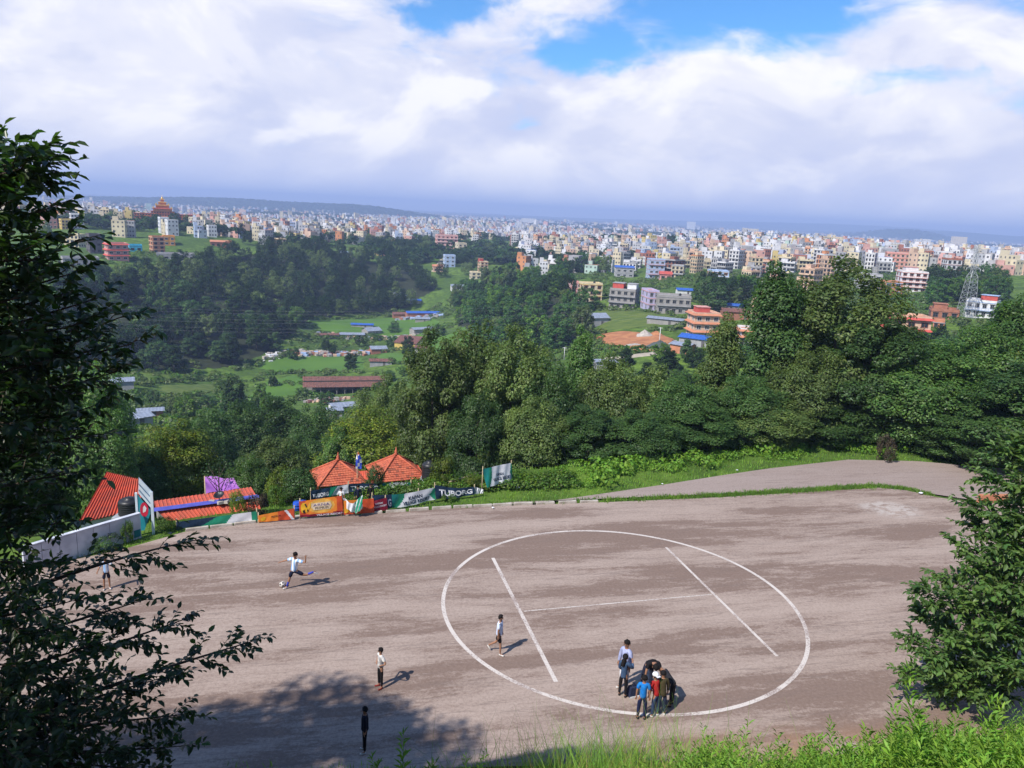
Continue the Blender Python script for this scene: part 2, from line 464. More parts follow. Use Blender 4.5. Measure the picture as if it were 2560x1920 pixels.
# ------------------------------------------------------------------ mesh helpers
class MB:
    def __init__(self):
        self.v = []; self.f = []; self.mi = []; self.cur = 0; self.sm = []

    def add(self, verts, faces, smooth=False):
        o = len(self.v); self.v += [tuple(p) for p in verts]
        for f in faces:
            self.f.append(tuple(i + o for i in f)); self.mi.append(self.cur); self.sm.append(smooth)
        return self

    def box(self, c, s, rz=0.0, taper=1.0):
        cx, cy, cz = c; hx, hy, hz = s[0] / 2, s[1] / 2, s[2] / 2
        co, si = math.cos(rz), math.sin(rz); vs = []
        for dz in (-1, 1):
            k = taper if dz > 0 else 1.0
            for dx, dy in ((-1, -1), (1, -1), (1, 1), (-1, 1)):
                x, y = dx * hx * k, dy * hy * k
                vs.append((cx + x * co - y * si, cy + x * si + y * co, cz + dz * hz))
        return self.add(vs, [(3, 2, 1, 0), (4, 5, 6, 7), (0, 1, 5, 4), (1, 2, 6, 5), (2, 3, 7, 6), (3, 0, 4, 7)])

    def bb(self, x0, x1, y0, y1, z0, z1):
        return self.box(((x0 + x1) / 2, (y0 + y1) / 2, (z0 + z1) / 2), (x1 - x0, y1 - y0, z1 - z0))

    def beam(self, p, q, w, h=None):
        p, q = Vector(p), Vector(q); h = h or w; d = (q - p).normalized()
        up = Vector((0, 0, 1)) if abs(d.z) < 0.95 else Vector((1, 0, 0))
        a = d.cross(up).normalized() * w / 2; b = a.cross(d).normalized() * h / 2
        vs = [p - a - b, p + a - b, p + a + b, p - a + b, q - a - b, q + a - b, q + a + b, q - a + b]
        return self.add(vs, [(0, 1, 2, 3), (7, 6, 5, 4), (0, 4, 5, 1), (1, 5, 6, 2), (2, 6, 7, 3), (3, 7, 4, 0)])

    def tube(self, pts, rad, n=6, cap=True, smooth=True):
        pts = [Vector(p) for p in pts]
        if not hasattr(rad, '__len__'):
            rad = [rad] * len(pts)
        rings = []; vs = []
        for i, p in enumerate(pts):
            d = (pts[min(i + 1, len(pts) - 1)] - pts[max(i - 1, 0)]).normalized()
            up = Vector((0, 0, 1)) if abs(d.z) < 0.9 else Vector((1, 0, 0))
            a = d.cross(up).normalized(); b = a.cross(d).normalized()
            for k in range(n):
                t = 2 * math.pi * k / n
                vs.append(p + (a * math.cos(t) + b * math.sin(t)) * rad[i])
        fs = []
        for i in range(len(pts) - 1):
            for k in range(n):
                k2 = (k + 1) % n
                fs.append((i * n + k, i * n + k2, (i + 1) * n + k2, (i + 1) * n + k))
        self.add(vs, fs, smooth)
        if cap:
            o = len(self.v) - len(vs)
            self.f.append(tuple(o + k for k in range(n))[::-1]); self.mi.append(self.cur); self.sm.append(False)
            self.f.append(tuple(o + (len(pts) - 1) * n + k for k in range(n))); self.mi.append(self.cur); self.sm.append(False)
        return self

    def lathe(self, prof, c=(0, 0, 0), n=16, smooth=True):
        vs = []; fs = []
        for r, z in prof:
            for k in range(n):
                t = 2 * math.pi * k / n
                vs.append((c[0] + r * math.cos(t), c[1] + r * math.sin(t), c[2] + z))
        for i in range(len(prof) - 1):
            for k in range(n):
                k2 = (k + 1) % n
                fs.append((i * n + k, i * n + k2, (i + 1) * n + k2, (i + 1) * n + k))
        fs.append(tuple(range(n))[::-1]); fs.append(tuple((len(prof) - 1) * n + k for k in range(n)))
        return self.add(vs, fs, smooth)

    def mesh(self, name, mats):
        me = bpy.data.meshes.new(name)
        me.from_pydata(self.v, [], self.f)
        for m in (mats if isinstance(mats, (list, tuple)) else [mats]):
            me.materials.append(m)
        me.polygons.foreach_set('material_index', self.mi)
        me.polygons.foreach_set('use_smooth', self.sm)
        me.update()
        return me

    def build(self, name, mats, parent=None, loc=None, rz=None):
        return link(name, self.mesh(name, mats), parent, loc, rz)


def link(name, me, parent=None, loc=None, rz=None):
    o = bpy.data.objects.new(name, me); COL.objects.link(o)
    if parent is not None:
        o.parent = parent
    if loc is not None:
        o.location = loc
    if rz is not None:
        o.rotation_euler = (0, 0, rz)
    return o


def tag(o, label, cat, group=None, kind=None):
    o['label'] = label; o['category'] = cat
    if group: o['group'] = group
    if kind: o['kind'] = kind
    return o


def thing(name, label, cat, loc=(0, 0, 0), rz=0.0, group=None):
    o = bpy.data.objects.new(name, None); COL.objects.link(o)
    o.empty_display_size = 0.2
    o.location = loc; o.rotation_euler = (0, 0, rz)
    return tag(o, label, cat, group)


def struct(o, kind='structure'):
    o['kind'] = kind
    return o


def copy_tree(o, parent=None):
    c = o.copy(); COL.objects.link(c)
    if parent is not None: c.parent = parent
    for ch in o.children:
        copy_tree(ch, c)
    return c


def np_mesh(name, V, Q, mats, mi=None, smooth_f=False):
    """mesh from arrays: V (n,3), Q (m,k)"""
    me = bpy.data.meshes.new(name)
    k = Q.shape[1]
    me.vertices.add(len(V)); me.vertices.foreach_set('co', np.ascontiguousarray(V, np.float32).ravel())
    me.loops.add(Q.size); me.loops.foreach_set('vertex_index', np.ascontiguousarray(Q, np.int32).ravel())
    me.polygons.add(len(Q))
    me.polygons.foreach_set('loop_start', np.arange(0, Q.size, k, dtype=np.int32))
    me.polygons.foreach_set('loop_total', np.full(len(Q), k, np.int32))
    for m in (mats if isinstance(mats, (list, tuple)) else [mats]):
        me.materials.append(m)
    if mi is not None:
        me.polygons.foreach_set('material_index', np.ascontiguousarray(mi, np.int32))
    if smooth_f:
        me.polygons.foreach_set('use_smooth', np.ones(len(Q), bool))
    me.update(calc_edges=True)
    return me


def unit(v):
    return v / (np.linalg.norm(v, axis=-1, keepdims=True) + 1e-9)


def leaf_arrays(C, N, L, W, droop=0.25, along=None):
    """rhombic folded leaves: centre C, normal N, length L, width W -> verts, quads"""
    n = len(C)
    if along is None:
        along = rng.normal(size=(n, 3))
    A = unit(along - N * (along * N).sum(1, keepdims=True))
    B = np.cross(N, A)
    L = np.broadcast_to(np.asarray(L, float), (n,))[:, None]; W = np.broadcast_to(np.asarray(W, float), (n,))[:, None]
    p0 = C - A * L * 0.5
    p1 = C + B * W * 0.5 + N * W * 0.18
    p2 = C + A * L * 0.5 - N * L * droop * 0.5
    p3 = C - B * W * 0.5 + N * W * 0.18
    V = np.stack([p0, p1, p2, p3], 1).reshape(-1, 3)
    Q = np.arange(4 * n).reshape(n, 4)
    return V, Q


# ------------------------------------------------------------------ ground, tarmac, road, kerb
def build_ground():
    ny, nx = GXX.shape
    V = np.stack([GXX, GYY, GZ], -1).reshape(-1, 3)
    idx = np.arange(ny * nx).reshape(ny, nx)
    Q = np.stack([idx[:-1, :-1], idx[:-1, 1:], idx[1:, 1:], idx[1:, :-1]], -1).reshape(-1, 4)
    struct(link('terrain', np_mesh('terrain', V, Q, ground_mat(), smooth_f=True)))


def flat_poly(name, pts, z, m, parent=None, thick=0.0):
    """planar polygon, ear-clipped by bmesh"""
    bm = bmesh.new()
    f = bm.faces.new([bm.verts.new((x, y, z)) for x, y in pts])
    if f.normal.z < 0: f.normal_flip()
    bmesh.ops.triangulate(bm, faces=bm.faces[:])
    me = bpy.data.meshes.new(name); bm.to_mesh(me); bm.free()
    me.materials.append(m)
    return link(name, me, parent)


def ribbon(name, pts, w, z, m, parent=None, h=0.0, closed=False):
    """strip along a polyline, flat or with a box section of height h"""
    pts = [Vector((p[0], p[1], 0)) for p in pts]; n = len(pts); b = MB(); L = []
    for i, p in enumerate(pts):
        a = pts[(i - 1) % n] if (closed or i > 0) else p
        c = pts[(i + 1) % n] if (closed or i < n - 1) else p
        d = (c - a).normalized(); s = Vector((-d.y, d.x, 0)) * (w / 2)
        L.append((p + s, p - s))
    vs = []
    for l, r in L:
        vs += [(l.x, l.y, z + h), (r.x, r.y, z + h)]
        if h: vs += [(l.x, l.y, z - 0.1), (r.x, r.y, z - 0.1)]
    k = 4 if h else 2; fs = []
    for i in range(n if closed else n - 1):
        a, c = i * k, ((i + 1) % n) * k
        fs.append((a, a + 1, c + 1, c))
        if h:
            fs.append((a + 2, a, c, c + 2)); fs.append((a + 1, a + 3, c + 3, c + 1))
    b.add(vs, fs)
    return b.build(name, m, parent)


def dense(pts, step):
    out = []
    for i in range(len(pts) - 1):
        a, b = np.array(pts[i], float), np.array(pts[i + 1], float)
        k = max(1, int(np.linalg.norm(b - a) / step))
        out += [tuple(a + (b - a) * t / k) for t in range(k)]
    return out + [tuple(pts[-1])]


KERB = [(p.x, p.y) for p in (P(*q) for q in [(170, 1402), (300, 1375), (460, 1330), (640, 1307), (756, 1294), (900, 1287), (1132, 1271), (1280, 1264),
                                            (1500, 1256), (1800, 1243), (1998, 1231), (2195, 1219), (2269, 1226), (2343, 1243), (2442, 1258)])]
ROADTOP = [(p.x, p.y) for p in (P(*q) for q in [(1330, 1259), (1500, 1235), (1650, 1213), (1800, 1189), (1923, 1171), (2121, 1149), (2294, 1153), (2516, 1172)])]


def build_pad():
    near = [(-40, 14.5), (-20, 16.9), (-9.8, 18.2), (-3.7, 18.8), (3.1, 19.5), (7.9, 19.9), (12, 20.6), (18, 22.2), (26, 25.2), (40, 30.2), (58, 36)]
    far = [(60, 45.5), (46, 46), (36, 44.6)] + KERB[::-1] + [(-24.5, 28.4), (-31, 26), (-42, 23)]
    pad = struct(flat_poly('tarmac', near + far, 0.0, tarmac_mat('old_asphalt')))
    road = [KERB[6]] + ROADTOP + [(42, 51.0), (52, 50), (60, 46)] + [(46, 46.05), (36, 44.7)] + [(x, y + 0.55) for x, y in KERB[14:6:-1]]
    struct(flat_poly('road', road, 0.004, tarmac_mat('road_asphalt', True)))
    # kerb stones: one block every metre or so along the far edge
    km = mat('kerb_concrete', (0.46, 0.42, 0.37), (0.30, 0.26, 0.22), 4.0, 0.9, 0.4)
    run = dense(KERB[2:9], 1.05)
    k0 = MB(); k0.box((0, 0, 0), (1.03, 0.16, 0.20), taper=0.97); km0 = k0.mesh('kerb_stone', km)
    for i in range(len(run) - 1):
        a, b = run[i], run[i + 1]
        if 8.5 < a[0]: continue
        o = link('kerb_stone', km0, pad, ((a[0] + b[0]) / 2, (a[1] + b[1]) / 2 + 0.09, 0.005 + 0.02 * rng.random()), math.atan2(b[1] - a[1], b[0] - a[0]) + 0.02 * rng.normal())
        o.rotation_euler[0] = 0.05 * rng.normal()
    # landing-circle markings
    pm = paint_mat()
    c = (0.3157 * CAM_H, 1.8815 * CAM_H); r = 0.469 * CAM_H
    ring = [(c[0] + r * math.cos(t), c[1] + r * math.sin(t)) for t in np.linspace(0, 2 * math.pi, 145)[:-1]]
    ribbon('painted_circle', ring, 0.155, 0.004, pm, pad, closed=True)
    for a, b_, w in (((1232.2, 1394.8), (1390, 1704.6), 0.15), ((1665.1, 1368.2), (1943.1, 1640.6), 0.12)):
        ribbon('painted_bar', dense([P(*a)[:2], P(*b_)[:2]], 0.4), w, 0.004, pm, pad)
    ribbon('painted_crossbar', dense([P(1309, 1528.2)[:2], P(1779, 1486)[:2]], 0.4), 0.065, 0.004, pm, pad)
    return pad


def paint_mat():
    m = bpy.data.materials.new('worn_white_paint'); m.use_nodes = True
    t = NT(m.node_tree)
    out = t.n('ShaderNodeOutputMaterial'); b = t.n('ShaderNodeBsdfPrincipled')
    b.inputs['Roughness'].default_value = 0.8
    co = t.n('ShaderNodeTexCoord').outputs['Object']
    n1 = t.noise(co, 14, 5, 0.75); n2 = t.noise(co, 0.6, 4, 0.6)
    w = t.ramp(t.math('ADD', t.math('MULTIPLY', n1, 0.55), t.math('MULTIPLY', n2, 0.45)), 0.47, 0.60)
    col = t.mix(w, (0.54, 0.49, 0.45), (0.25, 0.19, 0.17))
    t.t.links.new(col, b.inputs['Base Color']); t.t.links.new(b.outputs[0], out.inputs[0])
    return m


build_ground()
PAD = build_pad()

# ------------------------------------------------------------------ haze: one closed box of pale air
def build_haze():
    b = MB(); b.bb(-13990, 13990, -29, 13990, -62, 120)
    m = bpy.data.materials.new('haze_air'); m.use_nodes = True
    t = NT(m.node_tree)
    v = t.n('ShaderNodeVolumePrincipled')
    v.inputs['Color'].default_value = (0.48, 0.63, 1.0, 1)
    v.inputs['Density'].default_value = 0.00021
    v.inputs['Anisotropy'].default_value = 0.0
    o = t.n('ShaderNodeOutputMaterial'); t.t.links.new(v.outputs[0], o.inputs['Volume'])
    h = b.build('haze', m)
    tag(h, 'pale blue haze lying over the whole valley and city', 'haze', kind='stuff')


build_haze()

# ------------------------------------------------------------------ vegetation
LEAF = dict(
    dark=mat('leaf_dark', (0.069, 0.133, 0.034), (0.041, 0.086, 0.025), 0.5, 0.5, island=0.65, trans=(1.6, 1.9, 0.7), spec=0.35),
    wood=mat('leaf_wood', (0.030, 0.066, 0.011), (0.015, 0.036, 0.008), 0.12, 0.6, island=0.7, trans=(1.5, 1.8, 0.6), spec=0.2),
    mid=mat('leaf_mid', (0.097, 0.179, 0.041), (0.062, 0.124, 0.034), 0.7, 0.45, island=0.7, trans=(1.6, 1.9, 0.6), spec=0.35),
    olive=mat('leaf_olive', (0.117, 0.169, 0.044), (0.073, 0.117, 0.033), 0.5, 0.52, island=0.65, trans=(1.6, 1.7, 0.6), spec=0.35),
    fresh=mat('leaf_fresh', (0.100, 0.188, 0.022), (0.065, 0.131, 0.020), 0.6, 0.5, island=0.9, trans=(1.6, 1.9, 0.5), spec=0.3),
    yellow=mat('leaf_yellow', (0.144, 0.188, 0.020), (0.088, 0.138, 0.020), 0.6, 0.5, island=0.9, trans=(1.7, 1.8, 0.5), spec=0.3),
    bamboo=mat('leaf_bamboo', (0.068, 0.150, 0.029), (0.042, 0.101, 0.023), 0.4, 0.55, island=0.9, trans=(1.5, 1.9, 0.6), spec=0.3),
    brown=mat('leaf_brown', (0.060, 0.045, 0.025), (0.035, 0.030, 0.018), 0.6, 0.7, island=0.9),
    weed=mat('leaf_weed', (0.205, 0.385, 0.044), (0.145, 0.295, 0.036), 1.2, 0.55, island=0.6, trans=(1.5, 1.7, 0.5), spec=0.25),
    grass=mat('grass_blade', (0.152, 0.275, 0.038), (0.102, 0.203, 0.032), 0.6, 0.6, island=0.7, trans=(1.5, 1.7, 0.5), spec=0.25),
    dry=mat('grass_straw', (0.33, 0.27, 0.10), (0.20, 0.20, 0.06), 2.0, 0.7, island=0.6, trans=(1.3, 1.3, 0.8)),
    shiny=mat('leaf_shiny', (0.040, 0.085, 0.022), (0.024, 0.055, 0.015), 0.7, 0.38, island=0.8, trans=(1.6, 2.0, 0.6), spec=0.5),
)
BARK = mat('bark', (0.095, 0.075, 0.055), (0.045, 0.036, 0.028), 6, 0.95, 0.8)


def crown_points(seed, clusters, per, spread, flat=0.75):
    """leaf centres and normals scattered round cluster centres (k,4: x,y,z,r)"""
    g = np.random.default_rng(seed)
    C = []; N = []
    mid = clusters[:, :3].mean(0)
    for cx, cy, cz, r in clusters:
        n = max(6, int(per * (r / spread) ** 2))
        d = unit(g.normal(size=(n, 3)))
        rad = r * (0.55 + 0.5 * g.random(n)) ** 1.0
        p = d * rad[:, None] * np.array((1, 1, flat)) + (cx, cy, cz)
        C.append(p)
        out = unit(np.array((cx, cy, cz)) - mid + 1e-3)
        N.append(unit(d * 0.8 + out * 0.35 + np.array((0, 0, 0.75)) + g.normal(size=(n, 3)) * 0.45))
    return np.concatenate(C), np.concatenate(N)


def proto_tree(seed, h, cr, bole, nclus, per, leaf, trunk_r, shape='round', limbs=7, aspect=0.55):
    """unit tree at the origin: (trunk mesh, crown mesh without material set)"""
    g = np.random.default_rng(seed)
    cl = []
    for i in range(nclus):
        u = (i + 0.5) / nclus
        th = i * 2.39996 + g.normal() * 0.3
        if shape == 'round':
            zf = 1 - 1.75 * u; rr = math.sqrt(max(0.05, 1 - zf * zf)) * (0.58 + 0.55 * g.random()); zc = zf + 0.10 * g.normal()
        elif shape == 'tall':
            zf = 1 - 2 * u; rr = (0.14 + 0.86 * (1 - (zf + 1) / 2) ** 0.85) * (0.5 + 0.65 * g.random()); zc = zf + 0.06 * g.normal()
            if zf < -0.75: rr *= 0.7
        else:   # plume: bamboo-like, fuller at the top, leaning out
            zf = 1 - 1.9 * u; rr = (0.5 + 0.5 * math.sqrt(max(0, 1 - zf * zf))) * (0.7 + 0.4 * g.random()); zc = zf
        ch = (h - bole) / 2
        r = cr * (0.17 + 0.21 * g.random()) * (0.8 if abs(zf) > 0.8 else 1.0)
        cl.append((math.cos(th) * rr * (cr - r * 0.6), math.sin(th) * rr * (cr - r * 0.6), bole + ch + zc * (ch - r * 0.5), r))
    cl = np.array(cl)
    C, N = crown_points(seed + 1, cl, per, cr * 0.29, 0.9)
    n = len(C)
    V, Q = leaf_arrays(C, N, leaf * (0.7 + 0.6 * g.random(n)), leaf * aspect * (0.7 + 0.6 * g.random(n)))
    b = MB()
    lean = g.normal(size=2) * 0.03 * h
    top = h * 0.86
    pts = [(lean[0] * (k / 6) ** 2 + 0.05 * g.normal(), lean[1] * (k / 6) ** 2 + 0.05 * g.normal(), top * k / 6) for k in range(7)]
    b.tube(pts, [trunk_r * (1.25 if k == 0 else 1) * (1 - 0.86 * k / 6) for k in range(7)], 7)
    order = g.permutation(len(cl))[:limbs]
    for k in order:
        c = cl[k]; z0 = max(bole * 0.6, min(c[2] - 0.35 * math.hypot(c[0], c[1]) - 0.3, top * 0.9))
        f = z0 / top
        p0 = Vector((lean[0] * f * f, lean[1] * f * f, z0)); p2 = Vector(c[:3]); p1 = p0.lerp(p2, 0.5) + Vector((0, 0, -0.08 * h * 0.3))
        r0 = trunk_r * 0.5 * (1 - 0.6 * f)
        b.tube([p0, p1, p2], [r0, r0 * 0.6, r0 * 0.2], 5)
    tm = b.mesh('trunk', BARK)
    return tm, V, Q


def crown_mesh(V, Q, m):
    return np_mesh('crown', V, Q, m)


PROTO_V = {}


def make_protos(specs):
    out = {}
    for key, (seed, h, cr, bole, nc, per, leaf, tr, shape, mats) in specs.items():
        tm, V, Q = proto_tree(seed, h, cr, bole, nc, per, leaf, tr, shape)
        out[key] = (h, cr, tm, [crown_mesh(V, Q, LEAF[m]) for m in mats])
        PROTO_V[key] = V.reshape(-1, 4, 3)
    return out


# near and middle trees (tens of metres away): small leaves
NEAR = make_protos({
    'n1': (11, 14, 4.2, 0.9, 66, 520, 0.265, 0.20, 'round', ('olive', 'dark', 'mid')),
    'n2': (12, 16, 3.8, 0.9, 76, 470, 0.255, 0.19, 'tall', ('olive', 'dark', 'mid')),
    'n3': (13, 12, 4.6, 0.5, 66, 540, 0.265, 0.20, 'round', ('dark', 'olive', 'yellow', 'mid')),
    'n4': (14, 17, 3.4, 1.2, 66, 410, 0.245, 0.17, 'tall', ('olive', 'dark')),
    'bush': (15, 3.0, 1.7, 0.1, 26, 150, 0.17, 0.05, 'round', ('fresh', 'yellow', 'dark', 'brown')),
})
# wood across the valley (hundreds of metres away)
FAR = make_protos({
    'f1': (21, 13, 5.2, 1.5, 26, 100, 0.85, 0.3, 'round', ('wood', 'dark', 'fresh')),
    'f2': (22, 15, 4.6, 2.0, 28, 95, 0.80, 0.28, 'tall', ('wood', 'dark')),
    'f3': (23, 11, 5.4, 1.0, 26, 105, 0.85, 0.3, 'round', ('wood', 'bamboo', 'olive')),
    'bam': (24, 12, 4.2, 0.6, 30, 80, 0.85, 0.15, 'plume', ('bamboo', 'fresh')),
})


def tree(proto, mi, x, y, z, h, width, label, cat='tree', name='tree', group=None, rz=None):
    """place a copy of a prototype tree scaled to height h and crown width"""
    src = NEAR if proto in NEAR else FAR
    ph, pr, tm, cms = src[proto]
    t = thing(name, label, cat, (x, y, z), rng.random() * 6.28 if rz is None else rz, group)
    t.scale = (width / (2 * pr), width / (2 * pr), h / ph)
    link('trunk', tm, t)
    link('crown', cms[mi], t)
    return t


def in_poly(px, py, poly):
    c = False; n = len(poly)
    for i in range(n):
        x0, y0 = poly[i]; x1, y1 = poly[(i + 1) % n]
        if (y0 > py) != (y1 > py) and px < (x1 - x0) * (py - y0) / (y1 - y0 + 1e-9) + x0:
            c = not c
    return c


OCC = []        # (x, y, r) footprints already taken


def free(x, y, r):
    return all((x - a) ** 2 + (y - b) ** 2 > (r + c) ** 2 for a, b, c in OCC)


def scatter(poly, n, r, tries=None, g=None, dmin=60):
    """terrain points seen through a pixel polygon, spaced r apart, spread evenly over the ground"""
    g = g or rng
    W = [hit(px, py, dmin) for px, py in poly]
    W = [(p.x, p.y) for p in W if p is not None]
    xs = [p[0] for p in W]; ys = [p[1] for p in W]
    pts = []; k = 0
    while len(pts) < n and k < (tries or n * 40):
        k += 1
        x = g.uniform(min(xs), max(xs)); y = g.uniform(min(ys), max(ys))
        if not in_poly(x, y, W) or not free(x, y, r):
            continue
        OCC.append((x, y, r)); pts.append((x, y, tz(x, y)))
    return pts


def at_top(px, py_top, d):
    """ground point at distance d under the pixel column, and the height there of the pixel's ray"""
    p = PD(px, py_top, d)
    return p.x, p.y, tz(p.x, p.y), p.z


def row_tree(px, pyt, d, wpx, proto, mi, label, group=None, cat='tree', name='tree'):
    x, y, z0, zt = at_top(px, pyt, d)
    w = wpx * d / F_PX * 1.05
    return tree(proto, mi, x, y, z0 - 0.15, max(1.0, zt - z0 + 0.25), w, label, cat, name, group)

# ------------------------------------------------------------------ houses
WALLC = dict(white=(0.66, 0.66, 0.67), cream=(0.64, 0.55, 0.38), pink=(0.60, 0.31, 0.27), terracotta=(0.50, 0.21, 0.12), peach=(0.62, 0.42, 0.30),
             grey=(0.33, 0.33, 0.34), lightblue=(0.33, 0.43, 0.62), yellow=(0.62, 0.46, 0.13), mint=(0.38, 0.55, 0.46), brick=(0.33, 0.145, 0.095),
             red=(0.48, 0.09, 0.07), cyan=(0.06, 0.42, 0.62), concrete=(0.30, 0.285, 0.27), orange=(0.60, 0.25, 0.06), lilac=(0.45, 0.42, 0.60), dark=(0.12, 0.11, 0.11))
for k, c in WALLC.items():
    mat('wall_' + k, c, tuple(v * 0.8 for v in c), 0.7, 0.9, 0.15)
M_WALL = mat('town_wall', (0.6, 0.6, 0.6), None, 0.6, 0.9, objcol=True)
M_TRIM = mat('town_trim', (0.6, 0.6, 0.6), None, 0.9, 0.9, objcol=True)
M_GLASS = mat('window_glass', (0.030, 0.034, 0.042), (0.018, 0.020, 0.026), 2.0, 0.15, spec=0.6)
M_FRAME = mat('window_frame', (0.42, 0.30, 0.20), (0.30, 0.20, 0.13), 4, 0.7)
M_ROOFSLAB = mat('roof_slab', (0.36, 0.33, 0.31), (0.24, 0.22, 0.21), 0.6, 0.95)
M_TANK = mat('black_plastic', (0.018, 0.019, 0.022), (0.012, 0.012, 0.014), 3, 0.45, spec=0.4)
M_TANKB = mat('blue_plastic', (0.02, 0.07, 0.30), None, 3, 0.45)
M_TIN = mat('tin_sheet', (0.36, 0.40, 0.48), (0.26, 0.29, 0.34), 1.2, 0.45, metal=0.35)
M_TINB = mat('blue_sheet', (0.035, 0.12, 0.46), (0.03, 0.09, 0.34), 1.5, 0.5)
M_RUST = mat('rusty_sheet', (0.19, 0.085, 0.065), (0.12, 0.060, 0.05), 1.0, 0.8)
M_REDTIN = mat('red_sheet', (0.56, 0.095, 0.050), (0.37, 0.085, 0.055), 1.6, 0.65, spec=0.2, detail=8, lo=0.3, hi=0.7)
M_CONC = mat('raw_concrete', (0.33, 0.31, 0.29), (0.20, 0.19, 0.18), 1.5, 0.95, 0.3)
M_SOIL = mat('orange_soil', (0.42, 0.19, 0.085), (0.30, 0.125, 0.06), 0.25, 0.95, 0.5)
M_SAND = mat('grey_sand', (0.42, 0.38, 0.34), None, 0.8, 0.95, 0.4)


def window_mesh(w, h, mframe):
    b = MB(); b.cur = 1
    b.bb(-w / 2, w / 2, -0.03, 0.02, 0, h)
    b.cur = 0
    for x in (-w / 2, w / 2): b.bb(x - 0.06, x + 0.06, -0.09, 0.02, -0.06, h + 0.06)
    for z in (0, h): b.bb(-w / 2 + 0.06, w / 2 - 0.06, -0.085, 0.02, z - 0.06, z + 0.06)
    b.bb(-0.035, 0.035, -0.075, 0.02, 0.06, h - 0.06)
    b.bb(-w / 2 - 0.18, w / 2 + 0.18, -0.34, 0.02, h + 0.14, h + 0.24)
    return b.mesh('window', [mframe, M_GLASS])


TANKM = {}


def tank_mesh(m, r=0.55, h=1.2):
    k = (m.name, r, h)
    if k not in TANKM:
        b = MB()
        pr = [(0.05, 0), (r, 0)]
        nb = 6
        for i in range(nb):
            z = h * 0.82 * i / nb
            pr += [(r, z + 0.02), (r * 1.035, z + h * 0.82 / nb * 0.3), (r * 1.035, z + h * 0.82 / nb * 0.6), (r, z + h * 0.82 / nb * 0.9)]
        pr += [(r, h * 0.83), (r * 0.8, h * 0.93), (r * 0.42, h * 0.97), (r * 0.42, h * 1.03), (0.05, h * 1.05)]
        b.lathe(pr, n=18)
        TANKM[k] = b.mesh('water_tank', m)
    return TANKM[k]


WINM = {}


